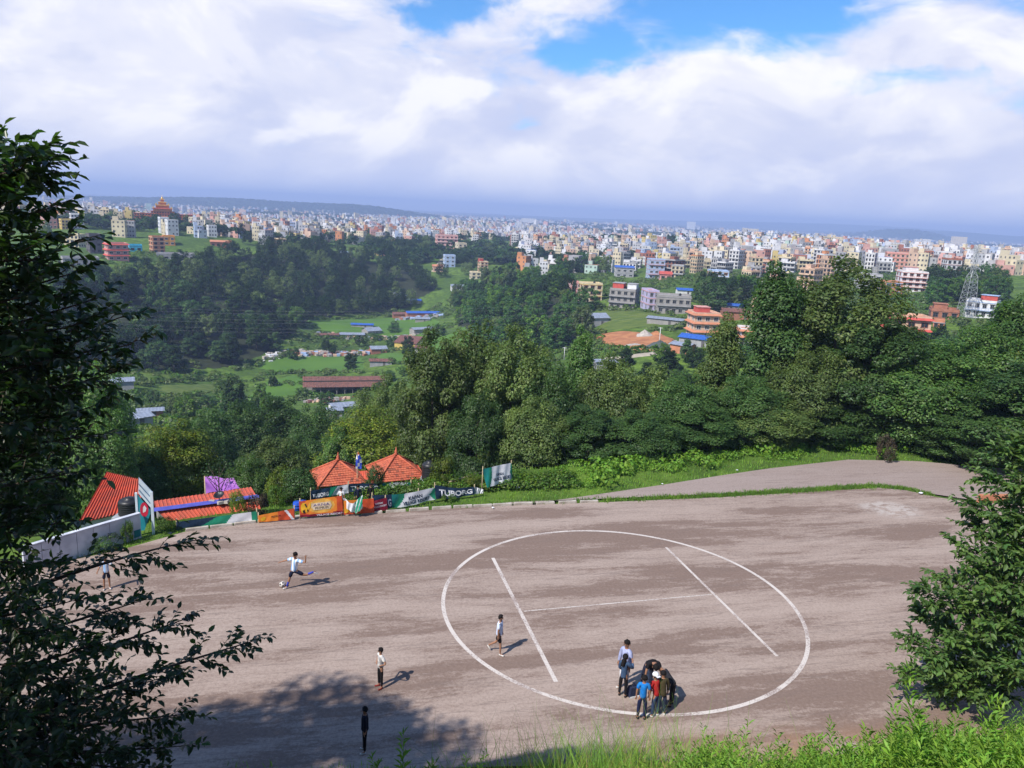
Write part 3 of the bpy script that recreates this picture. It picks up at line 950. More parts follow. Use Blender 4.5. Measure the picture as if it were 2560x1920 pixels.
def big_house(name, label, px, py, wpx, hpx, nf, wall, trim, rz=0.0, dep=None, balc=0, ncol=3, frame='cream', extras=(), group=None, cat='house', dmin=60, win_h=1.35):
    """a house of its own: wall, slabs, each window, parapet, roof room, tanks; front faces the viewpoint"""
    p = hit(px, py, dmin)
    d = math.hypot(p.x, p.y)
    w = wpx * d / F_PX; H = hpx * d / F_PX
    dep = dep or w * 0.8
    a = math.atan2(-p.x, p.y) * -1          # face the viewpoint, then turn by rz
    face = math.atan2(p.y, p.x) - math.pi / 2 + rz
    off = Vector((-math.sin(face), math.cos(face), 0)) * dep / 2
    c = p + off
    OCC.append((c.x, c.y, max(w, dep) * 0.62))
    zb = min(tz(c.x + dx, c.y + dy) for dx in (-w / 3, w / 3) for dy in (-dep / 3, dep / 3))
    t = thing(name, label, cat, (c.x, c.y, p.z), face, group)
    fh = H / nf
    wm = MATS['wall_' + wall]; tm = MATS['wall_' + trim]
    b = MB(); b.bb(-w / 2, w / 2, -dep / 2, dep / 2, min(0, zb - p.z) - 0.5, H); b.build('wall', wm, t)
    for f in range(nf):
        s = MB(); o = 0.16 + (0.75 if balc and f < nf - 1 and f % balc == 0 else 0)
        z = (f + 1) * fh
        s.bb(-w / 2 - 0.16, w / 2 + 0.16, -dep / 2 - o, dep / 2 + 0.16, z - 0.16, z + 0.02 + (0.01 * f))
        sl = s.build('floor_slab', tm, t)
        if o > 0.5:
            r = MB(); zz = z + 0.03
            r.bb(-w / 2 - 0.1, w / 2 + 0.1, -dep / 2 - o + 0.02, -dep / 2 - o + 0.08, zz + 0.75, zz + 0.83)
            for k in range(int(w / 0.9) + 1):
                x = -w / 2 + k * w / int(w / 0.9)
                r.bb(x - 0.05, x + 0.05, -dep / 2 - o + 0.02, -dep / 2 - o + 0.08, zz, zz + 0.75)
            r.build('balcony_rail', tm, sl)
    key = (round(w / ncol, 1), round(fh, 1), frame)
    ww = min(1.9, w / ncol * 0.52); wh = min(win_h, fh * 0.52)
    if key not in WINM: WINM[key] = window_mesh(ww, wh, MATS['wall_' + frame])
    for f in range(nf):
        for k in range(ncol):
            x = -w / 2 + (k + 0.5) * w / ncol
            link('window', WINM[key], t, (x, -dep / 2 - 0.02, f * fh + fh * 0.27))
        for sx in (-1, 1):
            for k in range(2):
                link('window', WINM[key], t, (sx * (w / 2 + 0.02), -dep / 4 + k * dep / 2, f * fh + fh * 0.27), sx * math.pi / 2)
    q = MB()
    for x0, x1, y0, y1 in ((-w / 2, w / 2, -dep / 2, -dep / 2 + 0.14), (-w / 2, w / 2, dep / 2 - 0.14, dep / 2),
                           (-w / 2, -w / 2 + 0.14, -dep / 2 + 0.14, dep / 2 - 0.14), (w / 2 - 0.14, w / 2, -dep / 2 + 0.14, dep / 2 - 0.14)):
        q.bb(x0, x1, y0, y1, H + 0.03, H + 0.75)
    q.build('parapet', wm, t)
    for e in extras:
        k = e[0]
        if k == 'room':
            _, x0, x1, hh, cw = e
            s = MB(); s.bb(x0 * w, x1 * w, -dep * 0.1, dep * 0.42, H + 0.03, H + hh); s.build('roof_room', MATS['wall_' + cw], t)
            s = MB(); s.bb(x0 * w - 0.25, x1 * w + 0.25, -dep * 0.1 - 0.25, dep * 0.42 + 0.25, H + hh, H + hh + 0.14); s.build('roof_room_slab', tm, t)
        elif k == 'tank':
            link('water_tank', tank_mesh(M_TANK if e[2] == 'k' else MATS.get(e[2], M_TANKB)), t, (e[1] * w, dep * 0.1, H + 0.03 + (e[3] if len(e) > 3 else 0)))
        elif k == 'canopy':      # sloping tiled canopies round each floor
            for f in range(nf):
                s = MB(); z = (f + 1) * fh + 0.03; o = 0.9
                vs = [(-w / 2 - o, -dep / 2 - o, z - 0.35), (w / 2 + o, -dep / 2 - o, z - 0.35), (w / 2 + o, dep / 2 + o, z - 0.35), (-w / 2 - o, dep / 2 + o, z - 0.35),
                      (-w / 2 - 0.02, -dep / 2 - 0.02, z + 0.3), (w / 2 + 0.02, -dep / 2 - 0.02, z + 0.3), (w / 2 + 0.02, dep / 2 + 0.02, z + 0.3), (-w / 2 - 0.02, dep / 2 + 0.02, z + 0.3)]
                s.add(vs, [(0, 1, 5, 4), (1, 2, 6, 5), (2, 3, 7, 6), (3, 0, 4, 7), (3, 2, 1, 0)])
                s.build('canopy', MATS['wall_' + e[1]], t)
        elif k == 'gable':
            s = MB(); o = 0.5; z = H + 0.5; hh = e[2]
            vs = [(-w / 2 - o, -dep / 2 - o, z), (w / 2 + o, -dep / 2 - o, z), (w / 2 + o, dep / 2 + o, z), (-w / 2 - o, dep / 2 + o, z), (-w / 2 - o, 0, z + hh), (w / 2 + o, 0, z + hh)]
            s.add(vs, [(0, 1, 5, 4), (2, 3, 4, 5), (0, 4, 3), (1, 2, 5), (3, 2, 1, 0)]); s.build('roof', e[1], t)
    return t


def shed(name, label, px, py, w, dep, h, rise, roofm, wallm, rz=0.0, group=None, dmin=60, openf=False, cat='shed', two=False):
    """low shed with a ribbed gable roof; px,py = middle of its front foot"""
    p = hit(px, py, dmin)
    face = math.atan2(p.y, p.x) - math.pi / 2 + rz
    c = p + Vector((-math.sin(face), math.cos(face), 0)) * dep / 2
    OCC.append((c.x, c.y, max(w, dep) * 0.5))
    t = thing(name, label, cat, (c.x, c.y, p.z), face, group)
    b = MB()
    if openf:
        for k in range(max(3, int(w / 3)) + 1):
            x = -w / 2 + 0.2 + k * (w - 0.4) / max(3, int(w / 3))
            for y in (-dep / 2 + 0.2, dep / 2 - 0.2): b.bb(x - 0.1, x + 0.1, y - 0.1, y + 0.1, -1.5, h)
        b.bb(-w / 2, w / 2, dep / 2 - 0.1, dep / 2 + 0.05, -1.5, h * 0.9)
        b.build('post_frame', wallm, t)
    else:
        b.bb(-w / 2, w / 2, -dep / 2, dep / 2, -1.5, h); b.build('wall', wallm, t)
        dm = MB(); dm.bb(-0.5, 0.5, -0.05, 0.0, 0, min(2.0, h * 0.85)); dm.build('door', MATS['wall_dark'], t, (w * 0.15, -dep / 2 - 0.02, 0))
    def roof(y0, y1, z0, z1, nm):
        s = MB(); n = max(8, int(w / 0.9)); o = 0.5
        for k in range(n):
            x0 = -w / 2 - o + (w + 2 * o) * k / n; x1 = -w / 2 - o + (w + 2 * o) * (k + 1) / n; xm = (x0 + x1) / 2
            for a, bb_, za, zb in ((x0, xm, 0, 0.07), (xm, x1, 0.07, 0)):
                s.add([(a, y0, z0 + za), (bb_, y0, z0 + zb), (bb_, y1, z1 + zb), (a, y1, z1 + za)], [(0, 1, 2, 3)])
        return s.build(nm, roofm, t)
    if two:   # stepped long barn: clerestory over lower lean-to
        roof(-dep / 2 - 0.6, -dep * 0.18, h - 0.2, h + rise * 0.5, 'lower_roof')
        roof(-dep * 0.2, dep * 0.1, h + rise * 0.75, h + rise * 1.25, 'roof_sheet')
        roof(dep / 2 + 0.6, dep * 0.1, h + 0.1, h + rise * 1.25 + 0.02, 'roof_sheet')
        m = MB(); m.bb(-w / 2, w / 2, -dep * 0.16, dep * 0.08, h - 0.4, h + rise * 0.72); m.build('clerestory', wallm, t)
    else:
        roof(-dep / 2 - 0.5, 0, h - 0.05, h + rise, 'roof_sheet'); roof(dep / 2 + 0.5, 0, h - 0.05, h + rise + 0.01, 'roof_sheet')
        m = MB(); m.add([(-w / 2, -dep / 2, h - 0.02), (-w / 2, dep / 2, h - 0.02), (-w / 2, 0, h + rise - 0.05), (w / 2, -dep / 2, h - 0.02), (w / 2, dep / 2, h - 0.02), (w / 2, 0, h + rise - 0.05)],
                        [(0, 2, 1), (3, 4, 5)]); m.build('gable', wallm, t)
    return t


def named_houses():
    H = big_house
    H('house', 'cream three-storey house joined to a pink one above the crop field', 1479, 754, 51, 42, 3, 'cream', 'yellow', 0.25, 8, ncol=3, frame='brick', extras=[('tank', 0.2, 'k')])
    H('house', 'pink three-storey house on the left of the cream one', 1439, 746, 27, 37, 3, 'pink', 'pink', 0.25, 8, ncol=2, frame='white', extras=[('tank', 0.1, 'k')])
    H('unfinished_house', 'grey unfinished concrete house with open balconies and a red roof room', 1553, 772, 64, 46, 3, 'concrete', 'grey', -0.2, 11, balc=1, ncol=4, frame='concrete', extras=[('room', -0.48, -0.05, 2.6, 'red'), ('room', 0.1, 0.45, 2.6, 'white'), ('tank', 0.0, 'k')])
    H('unfinished_house', 'long grey concrete house with two open verandas beside the green grove', 1683, 786, 80, 42, 2, 'concrete', 'grey', 0.1, 10, balc=1, ncol=5, frame='concrete', extras=[('tank', 0.2, 'k')])
    H('house', 'bluish grey plastered house standing left of the long concrete house', 1632, 777, 26, 46, 3, 'lilac', 'pink', 0.3, 12, ncol=2, frame='grey')
    H('workshop', 'grey block building under a bright blue sheet roof', 1561, 694, 44, 22, 2, 'grey', 'grey', 0.1, 12, ncol=3, frame='white', extras=[('gable', M_TINB, 1.2)])
    H('villa', 'salmon pink three-storey villa with red sloping canopies at every floor', 1764, 850, 62, 62, 3, 'peach', 'pink', 0.35, 9, ncol=3, frame='white', extras=[('canopy', 'terracotta'), ('room', -0.3, 0.2, 2.2, 'red')])
    H('house', 'low white house with red canopies and a yellow tank behind the near trees', 1880, 858, 60, 30, 2, 'white', 'terracotta', 0.2, 8, ncol=3, frame='brick', extras=[('canopy', 'terracotta'), ('tank', 0.1, 'wall_yellow', 0.0)])
    H('house', 'cream three-storey house half hidden by a tall near tree', 1905, 802, 58, 50, 3, 'cream', 'peach', -0.1, 10, ncol=4, frame='brick', balc=1, extras=[('room', -0.4, 0.0, 2.3, 'pink')])
    H('house', 'peach two-storey house with a flat orange-red roof terrace', 2272, 852, 82, 50, 2, 'peach', 'terracotta', 0.3, 9, ncol=3, frame='brick', extras=[('canopy', 'red'), ('tank', -0.2, 'k')])
    H('house', 'white two-storey house with a red roof edge beside the pylon', 2447, 795, 56, 34, 2, 'white', 'lightblue', -0.15, 8, ncol=4, frame='grey', balc=1, extras=[('room', -0.1, 0.45, 2.2, 'red')])
    H('house', 'low brown brick house left of the pylon foot', 2360, 799, 54, 18, 1, 'brick', 'brick', 0.1, 9, ncol=3, frame='dark', extras=[('room', -0.4, 0.1, 2.0, 'brick')])
    H('house', 'orange brick shed with a flat roof right of the peach house', 2345, 822, 22, 14, 1, 'terracotta', 'grey', 0.0, 5, ncol=2, frame='dark')
    H('house', 'tall white house with pink balconies above the green slope', 2281, 730, 54, 42, 4, 'white', 'pink', 0.25, 11, ncol=4, frame='brick', balc=1, extras=[('room', -0.3, 0.2, 2.4, 'white')])
    H('house', 'bare brick house with a blue-painted front on the green slope', 2230, 738, 40, 27, 3, 'terracotta', 'lightblue', 0.3, 9, ncol=2, frame='lightblue')
    H('house', 'grey plastered house with a blank side wall above the green slope', 2174, 722, 48, 30, 3, 'grey', 'white', 0.25, 11, ncol=3, frame='white')
    H('school', 'long red and cream four-storey block above the white houses', 2246, 676, 56, 36, 4, 'pink', 'terracotta', 0.1, 14, ncol=6, frame='cream')
    H('house', 'blue and white house with orange window panels', 1795, 715, 46, 34, 3, 'lightblue', 'white', 0.15, 10, ncol=3, frame='orange', balc=1)
    H('house', 'orange canopied cream house below the blue and white one', 1780, 732, 60, 18, 1, 'cream', 'terracotta', 0.1, 9, ncol=4, frame='brick', extras=[('canopy', 'terracotta')])
    H('house', 'blue fronted house with a pink ground floor beside the red roof', 1640, 698, 38, 46, 4, 'lightblue', 'pink', 0.2, 10, ncol=3, frame='white', balc=2)
    H('house', 'squat house with a bright red rounded roof', 1664, 700, 28, 12, 1, 'pink', 'red', 0.1, 8, ncol=2, frame='dark', extras=[('gable', MATS['wall_red'], 1.6)])
    H('house', 'white house with a red roof edge by the small green lawn', 1896, 728, 30, 18, 2, 'white', 'red', 0.2, 8, ncol=2, frame='grey')
    H('house', 'pink terraced block of flats at the head of the central valley', 1118, 622, 52, 32, 4, 'pink', 'white', 0.15, 14, ncol=5, frame='brick', balc=1)
    H('house', 'raw grey concrete block right of the pink flats', 1156, 636, 22, 26, 3, 'cream', 'grey', 0.3, 12, ncol=2, frame='concrete')
    H('house', 'pale blue house below the pink flats', 1125, 668, 26, 28, 3, 'lightblue', 'white', 0.2, 9, ncol=2, frame='white')
    H('house', 'narrow cream tower house with a red top in the central valley', 1210, 684, 20, 28, 4, 'cream', 'terracotta', 0.3, 8, ncol=2, frame='brick', extras=[('room', -0.5, 0.0, 2.6, 'red')])
    H('house', 'low cream house at the foot of the cream tower house', 1190, 698, 24, 16, 2, 'cream', 'cream', 0.2, 8, ncol=2, frame='grey')
    H('house', 'small orange roofed house left of the pale blue one', 1095, 680, 24, 12, 1, 'peach', 'terracotta', 0.1, 8, ncol=2, frame='dark', extras=[('gable', MATS['wall_terracotta'], 1.5)])
    H('house', 'bright yellow-green house gable at the wood edge', 950, 640, 10, 14, 2, 'yellow', 'yellow', 0.4, 8, ncol=1, frame='dark')
    H('house', 'red roofed house beside the yellow-green gable', 968, 640, 20, 11, 1, 'pink', 'red', 0.1, 8, ncol=2, frame='dark', extras=[('gable', MATS['wall_red'], 1.4)])
    H('house', 'small bright cyan house on the left plateau', 340, 630, 26, 14, 1, 'cyan', 'cyan', 0.1, 6, ncol=2, frame='dark')
    H('house', 'pink house with tiered red roofs left of the cyan house', 297, 652, 42, 36, 3, 'pink', 'red', 0.2, 10, ncol=3, frame='white', extras=[('canopy', 'red')])
    H('house', 'brown brick tower house right of the cyan house', 398, 634, 26, 36, 4, 'terracotta', 'cream', 0.25, 9, ncol=2, frame='dark')
    H('house', 'orange-yellow house behind the brown tower house', 424, 614, 24, 20, 2, 'orange', 'yellow', 0.1, 9, ncol=2, frame='white')
    H('house', 'white four-storey tower house below the monastery', 413, 584, 18, 34, 4, 'white', 'white', 0.2, 9, ncol=3, frame='lightblue')
    H('workshop', 'dark soot-stained brick building at the left wood edge', 241, 634, 24, 40, 3, 'dark', 'dark', 0.2, 10, ncol=2, frame='dark')
    H('workshop', 'long grey concrete shed row at the left edge of the wood', 205, 672, 70, 22, 1, 'grey', 'concrete', 0.1, 12, ncol=6, frame='dark')
    H('workshop', 'grey flat-roofed workshop behind the wood below the brown tower', 440, 652, 80, 14, 1, 'grey', 'concrete', 0.0, 12, ncol=6, frame='dark')
    H('house', 'cream house with an orange side standing alone in the wood', 706, 622, 20, 22, 3, 'cream', 'orange', 0.4, 8, ncol=2, frame='brick')
    H('house', 'long red-roofed house at the top of the wood', 552, 618, 44, 10, 1, 'brick', 'terracotta', 0.0, 9, ncol=4, frame='dark', extras=[('gable', MATS['wall_terracotta'], 1.3)])
    H('house', 'blue-roofed shed at the back of the wood', 865, 642, 26, 8, 1, 'grey', 'lightblue', 0.1, 8, ncol=2, frame='dark', extras=[('gable', MATS['wall_lightblue'], 1.2)])
    H('house', 'pink-red four-storey house at the far left of the plateau', 128, 572, 24, 36, 4, 'pink', 'pink', 0.2, 12, ncol=3, frame='white')
    H('house', 'yellow three-storey house left of the white striped block', 168, 574, 20, 20, 3, 'yellow', 'cream', 0.2, 10, ncol=3, frame='brick')
    H('house', 'white block with dark balcony stripes on the left plateau', 195, 572, 24, 30, 4, 'white', 'white', 0.1, 10, ncol=4, frame='dark', balc=1)
    # apartment towers in the far city
    H('apartment_block', 'wide pale apartment slab rising from the hazy far city', 1880, 594, 26, 20, 10, 'cream', 'white', 0.1, 20, ncol=6, frame='grey', dmin=1500, cat='building')
    H('apartment_block', 'narrow pale apartment tower left of the wide far slab', 1860, 592, 11, 20, 10, 'cream', 'white', 0.1, 20, ncol=3, frame='grey', dmin=1500, cat='building')
    H('apartment_block', 'white high-rise cluster in the right-hand city, left tower', 2292, 632, 16, 28, 9, 'white', 'grey', 0.2, 16, ncol=4, frame='grey', dmin=900, cat='building')
    H('apartment_block', 'white high-rise cluster in the right-hand city, right tower', 2312, 634, 16, 30, 9, 'white', 'grey', 0.2, 16, ncol=4, frame='grey', dmin=900, cat='building')
    H('apartment_block', 'cream high-rise with a red top in the far right city', 2395, 616, 30, 20, 8, 'cream', 'peach', 0.1, 16, ncol=6, frame='grey', dmin=1000, cat='building')
    H('apartment_block', 'pale tower alone on the middle skyline', 1727, 574, 20, 18, 10, 'white', 'white', 0.1, 22, ncol=5, frame='grey', dmin=2200, cat='building')
    H('apartment_block', 'long white block on the skyline left of the middle', 1321, 560, 34, 13, 6, 'white', 'cream', 0.0, 22, ncol=8, frame='grey', dmin=1800, cat='building')


def monastery():
    p = hit(410, 556, 500); d = math.hypot(p.x, p.y); k = d / F_PX
    face = math.atan2(p.y, p.x) - math.pi / 2
    t = thing('monastery', 'orange tiered monastery with gold roofs standing above the left-hand town', 'monastery', p, face)
    OCC.append((p.x, p.y + 8, 36))
    t.scale = (132 * k / 82,) * 3
    om = mat('monastery_wall', (0.62, 0.21, 0.05), (0.52, 0.16, 0.045), 0.4, 0.85); rm = mat('monastery_red', (0.40, 0.07, 0.035), None, 0.6, 0.8); gm = mat('gold_roof', (0.75, 0.45, 0.10), None, 2, 0.35, metal=0.5)
    wm = MB(); wm.bb(-0.9, 0.9, -0.1, 0.05, 0, 1.7); WN = wm.mesh('window', M_GLASS)
    for cx, w, nf, z0, dep in ((-27.5, 26, 4, -2, 14), (24, 28, 4, -2, 14), (-1, 30, 5, -2, 22)):
        H = nf * 3.4
        b = MB(); b.bb(cx - w / 2, cx + w / 2, 0, dep, z0 - 6, z0 + H); wl = b.build('wall', om, t)
        for f in range(nf):
            s = MB(); s.bb(cx - w / 2 - 0.8, cx + w / 2 + 0.8, -0.8, dep + 0.8, z0 + (f + 1) * 3.4 - 0.35, z0 + (f + 1) * 3.4 + 0.05); s.build('cornice', rm, t)
            for q in range(int(w / 3.4)):
                link('window', WN, wl, (cx - w / 2 + 1.7 + q * 3.4, 0.02, z0 + f * 3.4 + 0.8))
    z = 15
    for i, (w, h) in enumerate(((27, 3.5), (20, 3.5), (13, 3.2), (7.5, 3.0))):
        b = MB(); b.bb(-1 - w / 2 + 1.5, -1 + w / 2 - 1.5, 11 - w / 2 + 1.5, 11 + w / 2 - 1.5, z, z + h); b.build('tier', om, t)
        r = MB(); r.box((-1, 11, z + h + 0.45), (w, w, 0.9), taper=0.72); r.build('tier_roof', gm if i > 0 else rm, t)
        for sx in (-1, 1):
            if i in (0, 1):
                q = MB(); q.box((-1 + sx * (w / 2 - 2.2), 11 - w / 2 + 2.2, z + h + 1.9), (2.6, 2.6, 2.2), taper=0.4); q.build('corner_turret', gm, t)
        z += h + 0.9
    s = MB(); s.lathe([(1.6, 0), (1.2, 1.0), (0.6, 2.2), (0.25, 3.4), (0.05, 5)], (-1, 11, z), 10); s.build('spire', gm, t)
    # the white stupa and its gilded spire
    p = hit(920, 560, 900); f2 = math.hypot(p.x, p.y) / F_PX
    t = thing('stupa', 'white domed stupa with a tall gilded spire in the middle town', 'stupa', p)
    OCC.append((p.x, p.y, 20))
    b = MB(); b.box((0, 0, 1), (15 * f2 * 2, 15 * f2 * 2, 6)); b.build('plinth', MATS['wall_white'], t)
    b = MB(); R0 = 9 * f2
    b.lathe([(R0, 4), (R0 * 0.98, 4 + R0 * 0.3), (R0 * 0.8, 4 + R0 * 0.62), (R0 * 0.45, 4 + R0 * 0.85), (0.1, 4 + R0 * 0.92)], n=20); b.build('dome', MATS['wall_white'], t)
    b = MB(); b.box((0, 0, 5 + R0), (R0 * 0.5, R0 * 0.5, 3)); b.lathe([(R0 * 0.22, 6.4 + R0), (R0 * 0.1, 9 + R0 * 1.2), (0.1, 12 + R0 * 1.3)], n=10); b.build('spire', gm, t)


named_houses()
monastery()

# valley sheds and barns
shed('barn', 'long barn with rusty stepped roof in the valley bottom', 862, 985, 32, 11, 3.2, 2.2, M_RUST, M_CONC, 0.05, openf=True, two=True)
shed('barn', 'yellow-walled barn with a rust-red roof end-on in the fields', 1012, 872, 11.5, 21, 3.0, 2.4, M_RUST, MATS['wall_yellow'], -0.35)
bpy.context.view_layer.update()
for lab, px, py, w, dp, h, ri, rm, wmn, rz in [
    ('blue-grey tin roofed shed alone on the left terraces', 277, 976, 15, 7, 3.0, 0.8, M_TIN, 'grey', 0.0),
    ('long pale tin roof lowest among the left valley huts', 345, 1070, 7, 5, 2.4, 0.5, M_TIN, 'grey', 0.4),
    ('small tin hut with a reddish gable above the lowest left huts', 377, 1045, 7, 4, 2.2, 0.4, M_TIN, 'brick', 0.0),
    ('pale tin roofed hut tucked in trees below the long barn', 862, 1034, 7.5, 5, 2.4, 0.7, M_TIN, 'white', 0.3),
    ('little tin lean-to left of the hut below the long barn', 838, 1042, 4, 3, 2.0, 0.3, M_TIN, 'grey', 0.1),
    ('small brick hut with a grey roof below the yellow barn', 948, 884, 8, 6, 2.4, 1.2, M_TIN, 'brick', 0.2),
    ('rust-roofed hut right of the yellow barn', 1052, 882, 6, 6, 2.2, 1.0, M_RUST, 'white', -0.2),
    ('long low hut with a rusty roof above the long barn', 952, 915, 10, 5, 2.2, 0.8, M_RUST, 'grey', 0.0),
    ('grey tent-roofed hut left of the yellow barn', 937, 838, 9, 8, 2.6, 1.6, M_TIN, 'concrete', 0.5),
    ('low tin shed row in the upper hamlet', 880, 846, 14, 6, 2.2, 0.8, M_TIN, 'concrete', 0.0),
    ('blue sheeted shed at the top of the hamlet', 905, 820, 13, 5, 2.0, 0.6, M_TINB, 'concrete', -0.1),
    ('grey shed at the right of the upper hamlet', 1062, 832, 14, 6, 2.2, 0.8, M_TIN, 'concrete', 0.5),
    ('grey brick hut at the left of the upper hamlet', 820, 846, 12, 5, 2.0, 0.6, M_RUST, 'concrete', 0.1),
    ('long shed with bright blue sheets in the far settlement', 1060, 792, 22, 8, 2.4, 0.8, M_TINB, 'brick', 0.2),
    ('rust-walled shed left of the blue sheets in the far settlement', 1010, 795, 14, 8, 2.4, 1.0, M_RUST, 'brick', 0.1),
    ('grey hut in front of the far settlement', 1056, 806, 9, 6, 2.2, 0.7, M_TIN, 'concrete', 0.0),
    ('small blue-roofed hut above the far settlement', 1035, 760, 10, 7, 2.6, 0.8, M_TINB, 'grey', 0.0),
    ('white tin roof on the green slope above the settlement', 1002, 742, 10, 6, 2.4, 0.7, M_TIN, 'white', 0.2),
    ('pale tin roofed store at the head of the valley', 1155, 724, 16, 8, 2.6, 0.8, M_TIN, 'white', 0.1),
    ('arched grey shelter at the left of the crop field', 1498, 814, 9, 8, 3.2, 1.6, M_TIN, 'grey', 0.5),
    ('pale tin roofs in a row beside the dirt yard', 1660, 812, 14, 7, 2.2, 0.5, M_TIN, 'concrete', -0.2),
    ('hut with a pale blue tin roof in front of the dirt yard', 1696, 884, 6, 5, 2.6, 0.6, M_TIN, 'terracotta', -0.5),
    ('small tin roof showing between the near treetops', 1516, 922, 6, 4, 2.0, 0.4, M_TIN, 'grey', 0.3),
    ('big bright blue tarpaulin shelter below the salmon villa', 1742, 868, 12, 7, 2.6, 0.9, M_TINB, 'grey', -0.3),
    ('dark shed behind the low white canopied house', 1850, 800, 13, 8, 3.0, 1.0, M_RUST, 'brick', 0.2),
    ('blue sheet shelter among trees behind the villa', 1833, 778, 7, 5, 2.2, 0.8, M_TINB, 'grey', 0.1),
    ('little blue roofed stall left of the cream house', 1714, 738, 8, 6, 2.4, 0.9, M_TINB, 'white', 0.2)]:
    shed('shed', lab, px, py, w, dp, h, ri, rm, MATS['wall_' + wmn], rz)


def draped(name, poly, m, off=0.12, step=3.0, bump=0.0, label=None, world=None):
    """sheet laid over the terrain inside a pixel polygon"""
    W = world or [(p.x, p.y) for p in (hit(*q) for q in poly) if p is not None]
    W = np.array(W)
    xs = np.arange(W[:, 0].min(), W[:, 0].max() + step, step); ys = np.arange(W[:, 1].min(), W[:, 1].max() + step, step)
    X, Y = np.meshgrid(xs, ys)
    D = poly_dist(X.ravel(), Y.ravel(), W).reshape(X.shape)
    Z = tz_arr(X.ravel(), Y.ravel()).reshape(X.shape) + off * smooth(0.5, -step, D) + bump * (np.sin(X * 0.9 + Y * 0.3) + np.sin(Y * 0.7 - X * 0.4)) * smooth(0, -6, D)
    idx = np.arange(X.size).reshape(X.shape)
    Q = np.stack([idx[:-1, :-1], idx[:-1, 1:], idx[1:, 1:], idx[1:, :-1]], -1).reshape(-1, 4)
    Dq = D.ravel()[Q].mean(1)
    Q = Q[Dq < 0]
    Z2 = np.where(D < 0, Z, tz_arr(X.ravel(), Y.ravel()).reshape(X.shape) - 0.25)
    return struct(link(name, np_mesh(name, np.stack([X, Y, Z2], -1).reshape(-1, 3), Q, m, smooth_f=True)))


M_PADDY = mat('paddy_green', (0.080, 0.165, 0.018), (0.064, 0.138, 0.017), 0.05, 0.8, 0.3, bscale=2.0)
M_CROP = mat('crop_rows', (0.115, 0.150, 0.030), (0.058, 0.098, 0.020), 0.5, 0.9, 0.6, stretch=(0.25, 1.8, 1))
M_TERR = mat('terrace_grass', (0.110, 0.165, 0.025), (0.070, 0.120, 0.020), 0.12, 0.9, 0.4, stretch=(0.4, 1.6, 1))
draped('field', [(760, 795), (1000, 792), (1100, 800), (1080, 838), (830, 836), (760, 815)], M_PADDY, 0.4, 4)
draped('field', [(690, 885), (905, 888), (915, 925), (720, 930), (640, 920)], M_PADDY, 0.4, 3)
draped('field', [(955, 880), (1040, 885), (1045, 905), (930, 905)], M_PADDY, 0.4, 3)
draped('field', [(620, 1000), (760, 985), (790, 960), (740, 935), (640, 960)], M_PADDY, 0.35, 3)
draped('field', [(1060, 850), (1130, 835), (1160, 815), (1190, 860), (1090, 905)], M_PADDY, 0.4, 3)
draped('field', [(355, 925), (430, 925), (425, 950), (340, 958)], M_TERR, 0.35, 3)
draped('field', [(400, 962), (545, 958), (530, 985), (395, 985)], M_CROP, 0.5, 3)
draped('field', [(385, 985), (460, 990), (450, 1003), (375, 1003)], M_CROP, 0.5, 3)
draped('field', [(1490, 775), (1690, 785), (1640, 820), (1500, 830)], M_CROP, 0.5, 3)
draped('field', [(2200, 735), (2330, 740), (2380, 770), (2210, 770)], M_PADDY, 0.5, 4)
draped('field', [(1360, 640), (1450, 640), (1470, 665), (1320, 660)], M_TERR, 0.5, 6)
draped('field', [(1070, 650), (1100, 630), (1115, 650), (1080, 665)], M_PADDY, 0.5, 5)
draped('dirt_yard', [(1480, 838), (1560, 828), (1660, 838), (1690, 850), (1640, 878), (1560, 880), (1500, 868)], M_SOIL, 0.5, 2.0, 0.18)
_tr = [hit(*q) for q in [(1490, 902), (1560, 896), (1620, 888), (1660, 880), (1670, 862), (1690, 848)]]
_tl = [(p.x, p.y + 2.2) for p in _tr] + [(p.x, p.y - 2.2) for p in _tr[::-1]]
draped('dirt_track', None, mat('dirt_track', (0.42, 0.37, 0.30), None, 0.3, 0.95), 0.7, 1.5, world=_tl)
_tr = [hit(*q) for q in [(1085, 680), (1100, 655), (1108, 640), (1112, 625)]]
draped('dirt_track', None, MATS['dirt_track'], 0.6, 2.5, world=[(p.x + 2.5, p.y) for p in _tr] + [(p.x - 2.5, p.y) for p in _tr[::-1]])


def mound(px, py, w, h, m, label, cat='pile', seed=1, dp=None):
    p = hit(px, py); g = np.random.default_rng(seed); n, k = 22, 7; V = [(0, 0, h)]; Fs = []
    dp = dp or w
    for i in range(1, k + 1):
        for j in range(n):
            t = 2 * math.pi * j / n; r = i / k
            V.append((math.cos(t) * r * w / 2 * (1 + 0.08 * g.normal()), math.sin(t) * r * dp / 2 * (1 + 0.08 * g.normal()), h * (1 - r) ** 0.9 * (1 + 0.12 * g.normal()) - (0.6 if i == k else 0)))
    for j in range(n):
        Fs.append((0, 1 + j, 1 + (j + 1) % n))
        for i in range(k - 1):
            a = 1 + i * n
            Fs.append((a + j, a + n + j, a + n + (j + 1) % n, a + (j + 1) % n))
    b = MB(); b.add(V, Fs, True)
    o = b.build(cat.replace(' ', '_') + '_heap', m, None, p)
    OCC.append((p.x, p.y, w / 2))
    return tag(o, label, cat)


